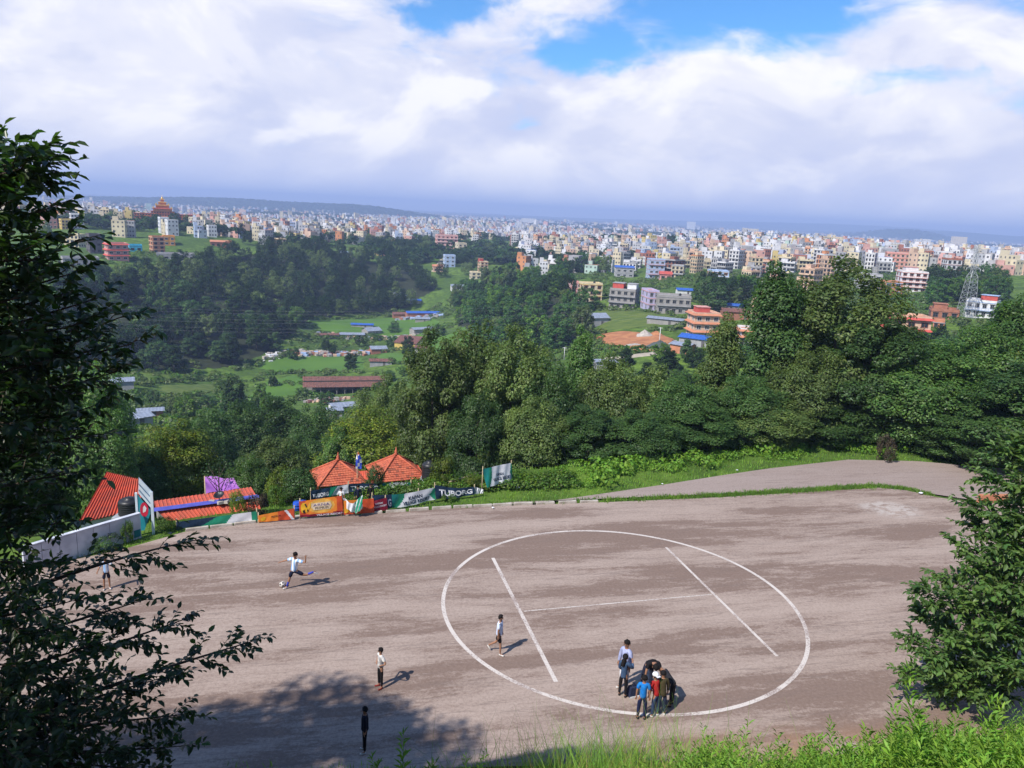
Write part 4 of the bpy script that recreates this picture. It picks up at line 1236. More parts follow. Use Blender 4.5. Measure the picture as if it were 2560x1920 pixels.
mound(1612, 842, 7, 2.6, M_SAND, 'grey conical sand heap in the dirt yard', 'sand', 3)
mound(1640, 838, 6, 1.6, M_SOIL, 'bright orange earth heap at the right of the dirt yard', 'soil', 4)
mound(1648, 872, 10, 2.8, mat('dark_tarp', (0.09, 0.11, 0.10), None, 0.5, 0.6), 'dark covered heap in front of the dirt yard', 'heap', 5)
mound(1590, 866, 9, 1.0, M_SAND, 'low pale gravel heap in the middle of the dirt yard', 'gravel', 6)


def rubble(px0, py0, px1, py1, n, label, seed, cols, size=1.2):
    g = np.random.default_rng(seed)
    a, c = hit(px0, py0), hit(px1, py1); b = MB()
    for i in range(n):
        t = g.random(); q = a.lerp(c, t); x = q.x + g.normal() * 1.5; y = q.y + g.normal() * 2.5
        b.cur = int(g.integers(len(cols))); s = size * (0.4 + g.random())
        b.box((x, y, tz(x, y) + s * 0.3), (s * (0.6 + g.random()), s, s * (0.5 + g.random() * 0.6)), g.random() * 3)
    o = b.build('rubble', cols); tag(o, label, 'rubble', kind='stuff')


rubble(735, 884, 930, 882, 240, 'rubble of broken brick and blue sheets along the middle field edge', 3, [MATS['wall_peach'], M_SAND, MATS['wall_concrete'], MATS['wall_lightblue'], MATS['wall_brick']], 1.5)
rubble(668, 898, 705, 886, 60, 'pale heap of sacks at the field corner', 4, [MATS['wall_white'], M_SAND], 1.3)
rubble(765, 1005, 870, 998, 90, 'tumbled bricks and sheets in front of the long barn', 5, [MATS['wall_peach'], MATS['wall_concrete'], M_RUST], 1.0)
rubble(1000, 800, 1100, 790, 90, 'clutter between the huts of the far settlement', 6, [MATS['wall_brick'], M_TIN, MATS['wall_lightblue'], MATS['wall_concrete']], 1.6)
rubble(800, 835, 1050, 838, 110, 'clutter between the huts of the upper hamlet', 8, [M_SAND, M_TIN, MATS['wall_concrete'], MATS['wall_peach']], 1.3)

# ------------------------------------------------------------------ the town: single houses near by, one mass beyond
def town_proto(seed):
    g = np.random.default_rng(seed)
    nf = [2, 3, 3, 4, 4, 5, 3, 2, 4, 3][seed % 10]; w = 9.0; d = 9.5; fh = 3.0; H = nf * fh
    a = MB(); a.bb(-w / 2, w / 2, -d / 2, d / 2, -4, H)
    if g.random() < 0.75: a.bb(-w / 2 + 0.3, -w / 2 + 3.6 + g.random(), 0, d / 2 - 0.2, H + 0.05, H + 2.5)
    if g.random() < 0.4: a.bb(-w / 2 - 3.0, -w / 2 - 0.02, -d / 4, d / 2, -4, H * 0.6)
    b = MB()
    for f in range(nf):
        o = 0.25 + (0.8 if g.random() < 0.45 else 0)
        b.bb(-w / 2 - 0.2, w / 2 + 0.2, -d / 2 - o, d / 2 + 0.2, (f + 1) * fh - 0.2, (f + 1) * fh + 0.03)
        if o > 0.5: b.bb(-w / 2 - 0.15, w / 2 + 0.15, -d / 2 - o + 0.02, -d / 2 - o + 0.12, (f + 1) * fh + 0.03, (f + 1) * fh + 0.75)
    for x0, x1, y0, y1 in ((-w / 2, w / 2, -d / 2, -d / 2 + 0.15), (-w / 2, w / 2, d / 2 - 0.15, d / 2), (-w / 2, -w / 2 + 0.15, -d / 2 + 0.15, d / 2 - 0.15), (w / 2 - 0.15, w / 2, -d / 2 + 0.15, d / 2 - 0.15)):
        b.bb(x0, x1, y0, y1, H + 0.04, H + 0.8)
    c = MB()
    nc = 3 if g.random() < 0.6 else 4
    for f in range(nf):
        for k in range(nc):
            x = -w / 2 + (k + 0.5) * w / nc; ww = 0.75 if g.random() < 0.8 else 1.1
            ww *= 1.1; c.bb(x - ww, x + ww, -d / 2 - 0.07, -d / 2 + 0.01, f * fh + 0.6, f * fh + 2.35)
            for sx in (-1, 1):
                y = -d / 2 + (k + 0.5) * d / nc
                c.bb(min(sx * w / 2, sx * (w / 2 + 0.07)), max(sx * w / 2, sx * (w / 2 + 0.07)), y - 0.7, y + 0.7, f * fh + 0.8, f * fh + 2.2)
    return a.mesh('wall', M_WALL), b.mesh('roof_trim', M_TRIM), c.mesh('windows', M_GLASS), nf, H


TOWNP = [town_proto(40 + i) for i in range(10)]
TCOL = [('white', (0.64, 0.64, 0.66)), ('cream', (0.62, 0.54, 0.38)), ('pink', (0.58, 0.33, 0.28)), ('peach', (0.60, 0.42, 0.31)), ('grey', (0.36, 0.36, 0.37)), ('brick red', (0.36, 0.15, 0.10)),
        ('pale blue', (0.38, 0.46, 0.62)), ('yellow', (0.58, 0.46, 0.18)), ('orange', (0.55, 0.24, 0.11)), ('mint', (0.42, 0.55, 0.48))]
TPRB = np.array([0.36, 0.20, 0.08, 0.09, 0.14, 0.05, 0.05, 0.02, 0.015, 0.01]); TPRB /= TPRB.sum()
NUMW = {2: 'two', 3: 'three', 4: 'four', 5: 'five'}


def town():
    zones = [('on the left plateau', [(60, 650), (330, 640), (480, 620), (640, 590), (640, 545), (60, 545)], 105),
             ('on the left plateau behind the wood', [(640, 612), (930, 604), (1060, 580), (1060, 560), (640, 555)], 50),
             ('at the head of the central valley', [(1090, 640), (1230, 600), (1240, 575), (1060, 575)], 24),
             ('in the middle town beyond the bamboo', [(1290, 640), (1560, 660), (1640, 640), (1640, 610), (1280, 610)], 36),
             ('in the right-hand town behind the villa', [(1560, 690), (1960, 740), (2150, 720), (2150, 640), (1640, 640)], 72),
             ('in the right-hand town near the pylon', [(2150, 700), (2560, 740), (2560, 640), (2150, 645)], 52)]
    cnt = 0
    for zi, (where, poly, n) in enumerate(zones):
        g = np.random.default_rng(100 + zi)
        pts = scatter(poly, n, 5.6, n * 60, g, dmin=330)
        qs = sorted(proj(p)[0] for p in pts)
        for x, y, z in pts:
            k = int(g.integers(10)); wm, rm, gm, nf, H = TOWNP[k]
            qx, qy = proj((x, y, z))
            if zi == 0 and 335 < qx < 485 and qy < 588: continue
            ci = int(g.choice(10, p=TPRB)); cn, cc = TCOL[ci]
            tank = 0 if g.random() > 0.6 else (1 if g.random() < 0.8 else 2)
            side = ['left', 'middle', 'right'][min(2, 3 * qs.index(qx) // len(qs))]
            lab = f'{cn} {NUMW[nf]}-storey house {["", "with black tank ", "with blue tank "][tank]}{where}, {side} side'
            t = thing('town_house', lab, 'house', (x, y, z - 0.3), math.atan2(y, x) - math.pi / 2 + g.normal() * 0.45, lab.replace('house', 'houses'))
            s = 0.62 + 0.40 * g.random(); t.scale = (s, s * (0.85 + 0.3 * g.random()), 0.78 + 0.2 * g.random())
            v = 0.72 + 0.35 * g.random()
            o = link('wall', wm, t); o.color = (*[c * v for c in cc], 1)
            tc = cc if g.random() < 0.4 else TCOL[int(g.choice([0, 1, 3, 4, 5, 8]))][1]
            o = link('roof_trim', rm, t); o.color = (*tc, 1)
            o = link('windows', gm, t); struct(o, 'stuff')
            if tank:
                link('water_tank', tank_mesh(M_TANK if tank == 1 else M_TANKB), t, (w_ := 1.5 + g.random(), 0.5, H + 0.05))
            cnt += 1
    return cnt


def far_city():
    """the dense city beyond: one mass of thousands of little blocks"""
    g = np.random.default_rng(5)
    N = 19000
    az = g.uniform(-0.66, 0.66, N); r = np.where(g.random(N) < 0.62, 560 + 2200 * g.random(N) ** 1.15, 1800 + 5200 * g.random(N) ** 1.3)
    x = r * np.sin(az); y = r * np.cos(az)
    # keep green gaps: low-frequency field
    fld = np.sin(x * 0.0052 + 1.7 * np.sin(y * 0.0021)) + np.sin(y * 0.0046 + 1.3 * np.sin(x * 0.0034 + 1)) + 0.6 * np.sin(x * 0.013 + y * 0.011)
    keep = fld < 0.45 + 0.35 * g.normal(size=N)
    # hills stay green
    for hx, hy, rx, ry in ((-1950, 5250, 760, 560), (-2700, 5350, 950, 560), (-1000, 5150, 450, 420), (-1420, 5250, 600, 500), (3150, 6500, 500, 600)):
        keep &= ((x - hx) / rx) ** 2 + ((y - hy) / ry) ** 2 > 1.2
    x, y, r = x[keep], y[keep], r[keep]
    # drop anything that overlaps the single houses and the fields of the valley
    PX, PY = [], []
    z = tz_arr(x, y)
    q = np.stack([x, y, z - CAM_H], 1)
    zc = q @ np.array(_F); px = 1280 + F_PX * (q @ np.array(_right)) / zc; py = 960 + F_PX * (q @ np.array(_down)) / zc
    bad = ((px > 335) & (px < 485) & (py > 556) & (py < 585)) | ((py > 612) & (px < 1300)) | (py > 690) | ((px > 1060) & (px < 1300) & (py > 600)) | ((px < 640) & (py > 596))
    occ = np.array([o for o in OCC])
    for i in np.nonzero(~bad & (r < 1500))[0]:
        if ((occ[:, 0] - x[i]) ** 2 + (occ[:, 1] - y[i]) ** 2 < (occ[:, 2] + 5.5) ** 2).any(): bad[i] = True
    x, y, z, r = x[~bad], y[~bad], z[~bad], r[~bad]
    n = len(x)
    w = g.uniform(5.5, 9.5, n) * (1 + 0.4 * (r > 3000)); d = g.uniform(5.5, 9.5, n); nf = g.integers(2, 5, n); nf = np.where(r < 1300, np.minimum(nf, 4), nf); big = (g.random(n) < 0.012) & (r > 1800); nf = np.where(big, g.integers(6, 10, n), nf); w = np.where(big, w * 1.8, w)
    H = nf * 3.1; rz = np.arctan2(y, x) - np.pi / 2 + g.normal(size=n) * 0.5
    co, si = np.cos(rz), np.sin(rz)
    V = []; Q = []; MI = []; base = 0
    def put(lx, ly, lz, idx, mi):
        """quads: lx,ly,lz (k,4) local -> world for house indices idx"""
        nonlocal base
        X = x[idx][:, None] + lx * co[idx][:, None] - ly * si[idx][:, None]
        Y = y[idx][:, None] + lx * si[idx][:, None] + ly * co[idx][:, None]
        Z = z[idx][:, None] + lz
        V.append(np.stack([X, Y, Z], -1).reshape(-1, 3)); k = len(idx)
        Q.append(np.arange(4 * k).reshape(k, 4) + base); base += 4 * k; MI.append(np.broadcast_to(mi, (k,)).copy())
    al = np.arange(n); cm = g.choice(10, n, p=TPRB)
    hw, hd = w / 2, d / 2; zb = np.full(n, -4.0)
    st = lambda *a: np.stack(a, 1)
    put(st(-hw, hw, hw, -hw), st(-hd, -hd, -hd, -hd), st(zb, zb, H, H), al, cm)
    put(st(-hw, -hw, -hw, -hw), st(hd, -hd, -hd, hd), st(zb, zb, H, H), al, cm)
    put(st(hw, hw, hw, hw), st(-hd, hd, hd, -hd), st(zb, zb, H, H), al, cm)
    put(st(hw, -hw, -hw, hw), st(hd, hd, hd, hd), st(zb, zb, H, H), al, cm)
    put(st(-hw, hw, hw, -hw), st(-hd, -hd, hd, hd), st(H, H, H, H), al, np.where(g.random(n) < 0.75, 10, np.where(g.random(n) < 0.6, 12, 13)))
    # roof rooms
    k = np.nonzero(g.random(n) < 0.7)[0]; H2 = H + 2.6
    for s1, s2 in (((-1, -0.1), (0, 0)), ):
        put(st(-hw, -hw * 0.1, -hw * 0.1, -hw)[k], st(0 * hd, 0 * hd, 0 * hd, 0 * hd)[k], st(H, H, H2, H2)[k], k, cm[k])
        put(st(-hw, -hw, -hw, -hw)[k], st(hd * 0.9, 0 * hd, 0 * hd, hd * 0.9)[k], st(H, H, H2, H2)[k], k, cm[k])
        put(st(-hw * .1, -hw * .1, -hw * .1, -hw * .1)[k], st(0 * hd, hd * 0.9, hd * 0.9, 0 * hd)[k], st(H, H, H2, H2)[k], k, cm[k])
        put(st(-hw, -hw * 0.1, -hw * 0.1, -hw)[k], st(0 * hd, 0 * hd, hd * 0.9, hd * 0.9)[k], st(H2, H2, H2, H2)[k], k, 10)
    # windows floor by floor, for blocks that still show them
    for f in range(10):
        k = np.nonzero((nf > f) & (r < 2600))[0]
        if not len(k): continue
        z0 = np.full(len(k), f * 3.1 + 0.9); z1 = z0 + 1.2
        nw = 3
        for c in range(nw):
            sk = g.random(len(k)) < 0.9; kk = k[sk]; za, zb2 = z0[sk], z1[sk]
            xc = -hw[kk] + (c + 0.5) * w[kk] / nw; ww = 0.52
            put(st(xc - ww, xc + ww, xc + ww, xc - ww), st(*[-hd[kk] - 0.06] * 4), st(za, za, zb2, zb2), kk, 11)
            if c < 2:
                yc = -hd[kk] + (c + 0.5) * d[kk] / 2
                for sx in (-1, 1):
                    xx = sx * (hw[kk] + 0.06)
                    put(st(xx, xx, xx, xx), st(yc + sx * -0.5, yc + sx * 0.5, yc + sx * 0.5, yc + sx * -0.5), st(za, za, zb2, zb2), kk, 11)
    ms = [mat('city_' + cn.replace(' ', '_'), cc, tuple(v * 0.75 for v in cc), 0.08, 0.9) for cn, cc in TCOL] + [M_ROOFSLAB, mat('city_window', (0.085, 0.085, 0.095), None, 0.2, 0.4), mat('city_roof_rust', (0.34, 0.15, 0.10), None, 0.1, 0.9), mat('city_roof_blue', (0.08, 0.16, 0.42), None, 0.1, 0.7)]
    me = np_mesh('far_city', np.concatenate(V), np.concatenate(Q), ms, np.concatenate(MI))
    o = link('far_city_houses', me)
    tag(o, 'dense pale mass of flat-roofed city houses fading into the haze', 'city', kind='stuff')
    return x, y


town()
far_city()


def leaf_mass(name, label, xs, ys, hs, rs, per, leaf, m, seed, cat='trees', zoff=0.0):
    """many crowns of one far-off wood as a single mass"""
    g = np.random.default_rng(seed); n = len(xs)
    z = tz_arr(xs, ys) + zoff
    k = n * per
    i = np.repeat(np.arange(n), per)
    d = unit(g.normal(size=(k, 3))); d[:, 2] = np.abs(d[:, 2]) * 1.0 - 0.25
    rad = (0.6 + 0.45 * g.random(k))
    C = np.stack([xs[i] + d[:, 0] * rad * rs[i], ys[i] + d[:, 1] * rad * rs[i], z[i] + hs[i] * 0.5 + d[:, 2] * rad * hs[i] * 0.5], 1)
    N = unit(d + np.array((0, 0, 0.6)) + g.normal(size=(k, 3)) * 0.4)
    V, Q = leaf_arrays(C, N, leaf * rs[i] * (0.7 + 0.6 * g.random(k)), leaf * rs[i] * 0.7 * (0.7 + 0.6 * g.random(k)))
    o = link(name, np_mesh(name, V, Q, m)); tag(o, label, cat, kind='stuff')


def far_woods():
    g = np.random.default_rng(9)
    N = 15000
    az = g.uniform(-0.66, 0.66, N); r = 700 + 6000 * g.random(N) ** 1.6
    x = r * np.sin(az); y = r * np.cos(az)
    fld = np.sin(x * 0.0052 + 1.7 * np.sin(y * 0.0021)) + np.sin(y * 0.0046 + 1.3 * np.sin(x * 0.0034 + 1)) + 0.6 * np.sin(x * 0.013 + y * 0.011)
    keep = (fld > 0.35 + 0.3 * g.normal(size=N)) | (g.random(N) < 0.16)
    x, y, r = x[keep], y[keep], r[keep]
    hx = []
    for cx, cy, rx, ry, n in ((-1950, 5150, 640, 420, 900), (-2700, 5250, 760, 420, 600), (-1000, 5060, 370, 320, 600), (-1420, 5150, 480, 380, 450), (3150, 6400, 350, 380, 250)):
        hx.append(np.stack([cx + g.normal(size=n) * rx * 0.6, cy + g.normal(size=n) * ry * 0.6], 1))
    hx = np.concatenate(hx)
    x = np.r_[x, hx[:, 0]]; y = np.r_[y, hx[:, 1]]; r = np.hypot(x, y)
    ok = np.ones(len(x), bool); occ = np.array(OCC)
    for i in np.nonzero(r < 1500)[0]:
        if ((occ[:, 0] - x[i]) ** 2 + (occ[:, 1] - y[i]) ** 2 < (occ[:, 2] + 4) ** 2).any(): ok[i] = False
    x, y, r = x[ok], y[ok], r[ok]
    rs = g.uniform(4, 8, len(x)) * (1 + 0.6 * (r > 2500)); hs = g.uniform(7, 13, len(x))
    leaf_mass('far_woods', 'dark tree clumps scattered through the far city and on the blue hills', x, y, hs, rs, 42, 0.62, LEAF['wood'], 19)


far_woods()


def valley_trees():
    zones = [
        ('wood', 'big dark tree of the dense wood on the far valley side', 'trees of the wood across the valley',
         [(60, 705), (320, 700), (480, 660), (640, 632), (800, 628), (930, 655), (1030, 668), (1100, 720), (1000, 780), (850, 792), (740, 820), (700, 880), (560, 925), (330, 925), (60, 935)],
         290, 4.6, ['f1', 'f2', 'f3'], (9, 15), (9, 13)),
        ('grove', 'dark bushy tree on the grove-topped rise behind the wood', 'trees of the grove behind the wood', [(925, 612), (1090, 612), (1100, 645), (950, 650)], 40, 5.5, ['f1', 'f3'], (10, 14), (11, 15)),
        ('bamboo', 'feathery bamboo clump on the central hill', 'bamboo clumps of the central hill', [(1130, 745), (1250, 700), (1400, 695), (1480, 745), (1490, 835), (1420, 885), (1200, 880), (1140, 810)], 95, 3.9, ['bam', 'f3', 'bam'], (9, 15), (9, 12)),
        ('grove', 'tree in the grove left of the blue-roofed workshop', 'trees left of the blue-roofed workshop', [(1370, 690), (1540, 700), (1530, 670), (1380, 660)], 16, 4.5, ['f1', 'f3', 'bam'], (9, 14), (9, 12)),
        ('grove', 'leafy tree in the grove behind the salmon villa', 'grove behind the salmon villa', [(1745, 790), (1880, 780), (1880, 730), (1750, 735)], 24, 4.2, ['f1', 'f3', 'bam'], (9, 13), (9, 12)),
        ('grove', 'round tree in the grove behind the pylon', 'grove behind the pylon', [(2320, 765), (2510, 765), (2520, 705), (2330, 705)], 45, 4.2, ['f1', 'f3', 'bam'], (8, 12), (9, 12)),
        ('plateau', 'single dark tree among the houses of the left plateau', 'trees among the left plateau houses', [(60, 650), (640, 615), (900, 600), (900, 560), (60, 560)], 110, 5.0, ['f1', 'f2', 'f3'], (8, 14), (8, 12)),
        ('town', 'single dark tree among the houses of the right-hand town', 'trees among the right-hand town houses', [(1560, 700), (2150, 740), (2560, 760), (2560, 625), (1640, 625)], 120, 4.5, ['f1', 'f3'], (7, 12), (7, 11)),
        ('valley', 'lone bushy tree on the valley floor', 'scattered trees on the valley floor', [(300, 1000), (560, 940), (700, 890), (900, 840), (1100, 790), (1120, 900), (900, 1020), (500, 1060)], 34, 4.0, ['f1', 'f3', 'bam'], (4, 8), (4, 8)),
        ('slope', 'tree on the slope between the town and the near treetops', 'trees between the town and the near treetops', [(1500, 920), (1700, 905), (1900, 880), (2200, 870), (2560, 830), (2560, 930), (1900, 960), (1500, 960)], 60, 3.8, ['f1', 'f3', 'bam', 'f2'], (4, 7), (5, 8)),
        ('valley', 'tree at the head of the central valley', 'trees at the head of the central valley', [(1070, 690), (1230, 690), (1330, 650), (1240, 610), (1150, 650)], 34, 5.0, ['f1', 'f3', 'bam'], (6, 12), (8, 12)),
    ]
    single = {0: 100, 3: 16, 4: 22, 5: 22, 8: 30, 9: 34, 2: 200}      # how many of a zone stand as single trees, nearest first
    mass = {'wood': [], 'olive': [], 'bamboo': []}
    for zi, (nm, lab, grp, poly, n, sp, protos, hr, wr) in enumerate(zones):
        g = np.random.default_rng(300 + zi)
        pts = sorted(scatter(poly, n, sp * 0.62, n * 40, g), key=lambda q: math.hypot(q[0], q[1]))
        ns = min(single.get(zi, 0), len(pts)); qp = [proj(p)[0] for p in pts[:ns]]; qs = sorted(qp)
        for k_, (x, y, z) in enumerate(pts):
            if k_ < ns:       # which part of the stand it is in, as the picture shows it
                col_ = ['left', 'middle', 'right'][min(2, 3 * qs.index(qp[k_]) // max(1, ns))]; row_ = ['front', 'heart', 'back'][min(2, 3 * k_ // max(1, ns))]
            pr = protos[int(g.integers(len(protos)))]; k = len(FAR[pr][3])
            mi = int(g.choice(k, p=np.array([0.62] + [0.38 / (k - 1)] * (k - 1))))
            h, w = g.uniform(*hr), g.uniform(*wr)
            if k_ < single.get(zi, 0):
                size_ = 'tall' if h > (hr[0] + hr[1]) / 2 else 'low'; tone_ = {'wood': 'dark', 'dark': 'deep green', 'olive': 'olive', 'fresh': 'light green', 'bamboo': 'mid green'}[FAR[pr][3][mi].materials[0].name[5:]]
                lab_ = f'{size_} {tone_} ' + lab.replace('big dark ', '').replace('dark ', '').replace('lone ', '').replace('leafy ', '') + f', {col_} {row_}'
                tree(pr, mi, x, y, z - 0.3, h, w, lab_, 'bamboo' if nm == 'bamboo' else 'tree', 'tree' if nm != 'bamboo' else 'bamboo_clump', lab_ if False else f'{size_} {tone_} ' + grp + f', {col_} {row_}')
            else:
                ph, cr = FAR[pr][0], FAR[pr][1]; a = g.random() * 6.28; s = w / (2 * cr)
                T = PROTO_V[pr][::2]; co, si = math.cos(a), math.sin(a)
                V = np.stack([(T[..., 0] * co - T[..., 1] * si) * s + x, (T[..., 0] * si + T[..., 1] * co) * s + y, T[..., 2] * h / ph + z - 0.3], -1)
                mass['bamboo' if pr == 'bam' else ('wood' if g.random() < 0.75 else 'olive')].append(V)
    for m, L in mass.items():
        if L:
            V = np.concatenate(L).reshape(-1, 3)
            o = link('tree_mass', np_mesh('tree_mass', V, np.arange(len(V)).reshape(-1, 4), LEAF[m]))
            tag(o, {'wood': 'dark green trees deep in the wood and among the town houses', 'olive': 'olive green trees deep in the wood and among the town houses', 'bamboo': 'feathery light green growth at the head of the valley'}[m], 'trees', kind='stuff')


valley_trees()
M_LITTER = mat('leaf_litter', (0.028, 0.036, 0.014), (0.018, 0.024, 0.010), 0.3, 0.95)  # litter colour darkened to carry the deep shade between the crowns
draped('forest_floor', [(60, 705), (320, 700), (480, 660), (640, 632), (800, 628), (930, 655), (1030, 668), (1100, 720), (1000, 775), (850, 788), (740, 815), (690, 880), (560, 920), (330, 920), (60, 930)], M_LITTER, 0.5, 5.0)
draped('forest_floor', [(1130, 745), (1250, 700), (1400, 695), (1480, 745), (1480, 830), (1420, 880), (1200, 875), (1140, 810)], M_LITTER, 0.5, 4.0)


def valley_scrub():
    """low scrub and rough grass over the slopes: one mass nobody could count"""
    g = np.random.default_rng(31)
    W = [hit(*q) for q in [(60, 1100), (200, 1000), (330, 930), (560, 930), (760, 800), (1100, 780), (1500, 880), (2100, 860), (2560, 830)]]
    N = 10500
    x = g.uniform(-260, 260, N); y = g.uniform(70, 560, N)
    d = np.hypot(x, y)
    keep = (np.abs(x) < y * 0.72) & (d > 75)
    fld = np.sin(x * 0.05 + 1.5 * np.sin(y * 0.031)) + np.sin(y * 0.043 + 1.2 * np.sin(x * 0.037))
    keep &= fld > -0.75
    # not on open fields
    x, y = x[keep], y[keep]
    z = tz_arr(x, y); q = np.stack([x, y, z - CAM_H], 1); zc = q @ np.array(_F)
    px = 1280 + F_PX * (q @ np.array(_right)) / zc; py = 960 + F_PX * (q @ np.array(_down)) / zc
    op = np.zeros(len(x), bool)
    for poly in ([(760, 795), (1000, 792), (1100, 800), (1080, 838), (830, 836)], [(640, 885), (905, 888), (1045, 880), (1045, 930), (640, 930)], [(610, 1005), (760, 990), (790, 955), (700, 935), (630, 960)],
                 [(400, 962), (545, 958), (530, 985), (395, 985)], [(1480, 830), (1560, 822), (1700, 838), (1700, 900), (1500, 910)], [(1490, 770), (1700, 780), (1640, 822), (1490, 832)], [(1060, 850), (1160, 810), (1190, 860), (1090, 905)]):
        op |= np.array([in_poly(a, b, poly) for a, b in zip(px, py)])
    occ = np.array(OCC)
    for i in range(len(x)):
        if not op[i] and ((occ[:, 0] - x[i]) ** 2 + (occ[:, 1] - y[i]) ** 2 < (occ[:, 2] * 0.8) ** 2).any(): op[i] = True
    x, y = x[~op], y[~op]
    hx = []
    for line in ([(300, 958), (400, 955), (560, 945)], [(330, 1008), (470, 1006), (600, 1012)], [(300, 985), (390, 990)], [(560, 932), (660, 905), (735, 884)], [(760, 840), (930, 843), (1080, 845)], [(640, 968), (790, 958)], [(640, 938), (740, 932), (900, 930)], [(930, 908), (1060, 908)],
                 [(1480, 838), (1500, 872), (1560, 886), (1640, 880)], [(1490, 772), (1560, 778), (1690, 790)], [(2200, 772), (2380, 775)], [(480, 1020), (640, 1000), (760, 1000)], [(1060, 850), (1140, 810)], [(545, 958), (560, 1000)], [(760, 800), (1000, 790)]):
        L = [hit(*q) for q in line]
        for a_, b_ in zip(L[:-1], L[1:]):
            for _ in range(int((b_ - a_).length / 1.6)):
                q = a_.lerp(b_, g.random()); hx.append((q.x + g.normal() * 1.2, q.y + g.normal() * 1.2))
    hx = np.array(hx); x = np.r_[x, hx[:, 0]]; y = np.r_[y, hx[:, 1]]
    rs = g.uniform(0.8, 2.6, len(x)); hs = rs * g.uniform(0.7, 1.3, len(x))
    h1 = g.random(len(x)) < 0.55
    leaf_mass('valley_scrub', 'low dark green scrub covering the valley slopes', x[h1], y[h1], hs[h1], rs[h1], 34, 0.5, LEAF['olive'], 33, 'scrub', -0.1)
    leaf_mass('valley_scrub', 'low bright green scrub covering the valley slopes', x[~h1], y[~h1], hs[~h1], rs[~h1], 34, 0.5, LEAF['fresh'], 34, 'scrub', -0.1)


valley_scrub()


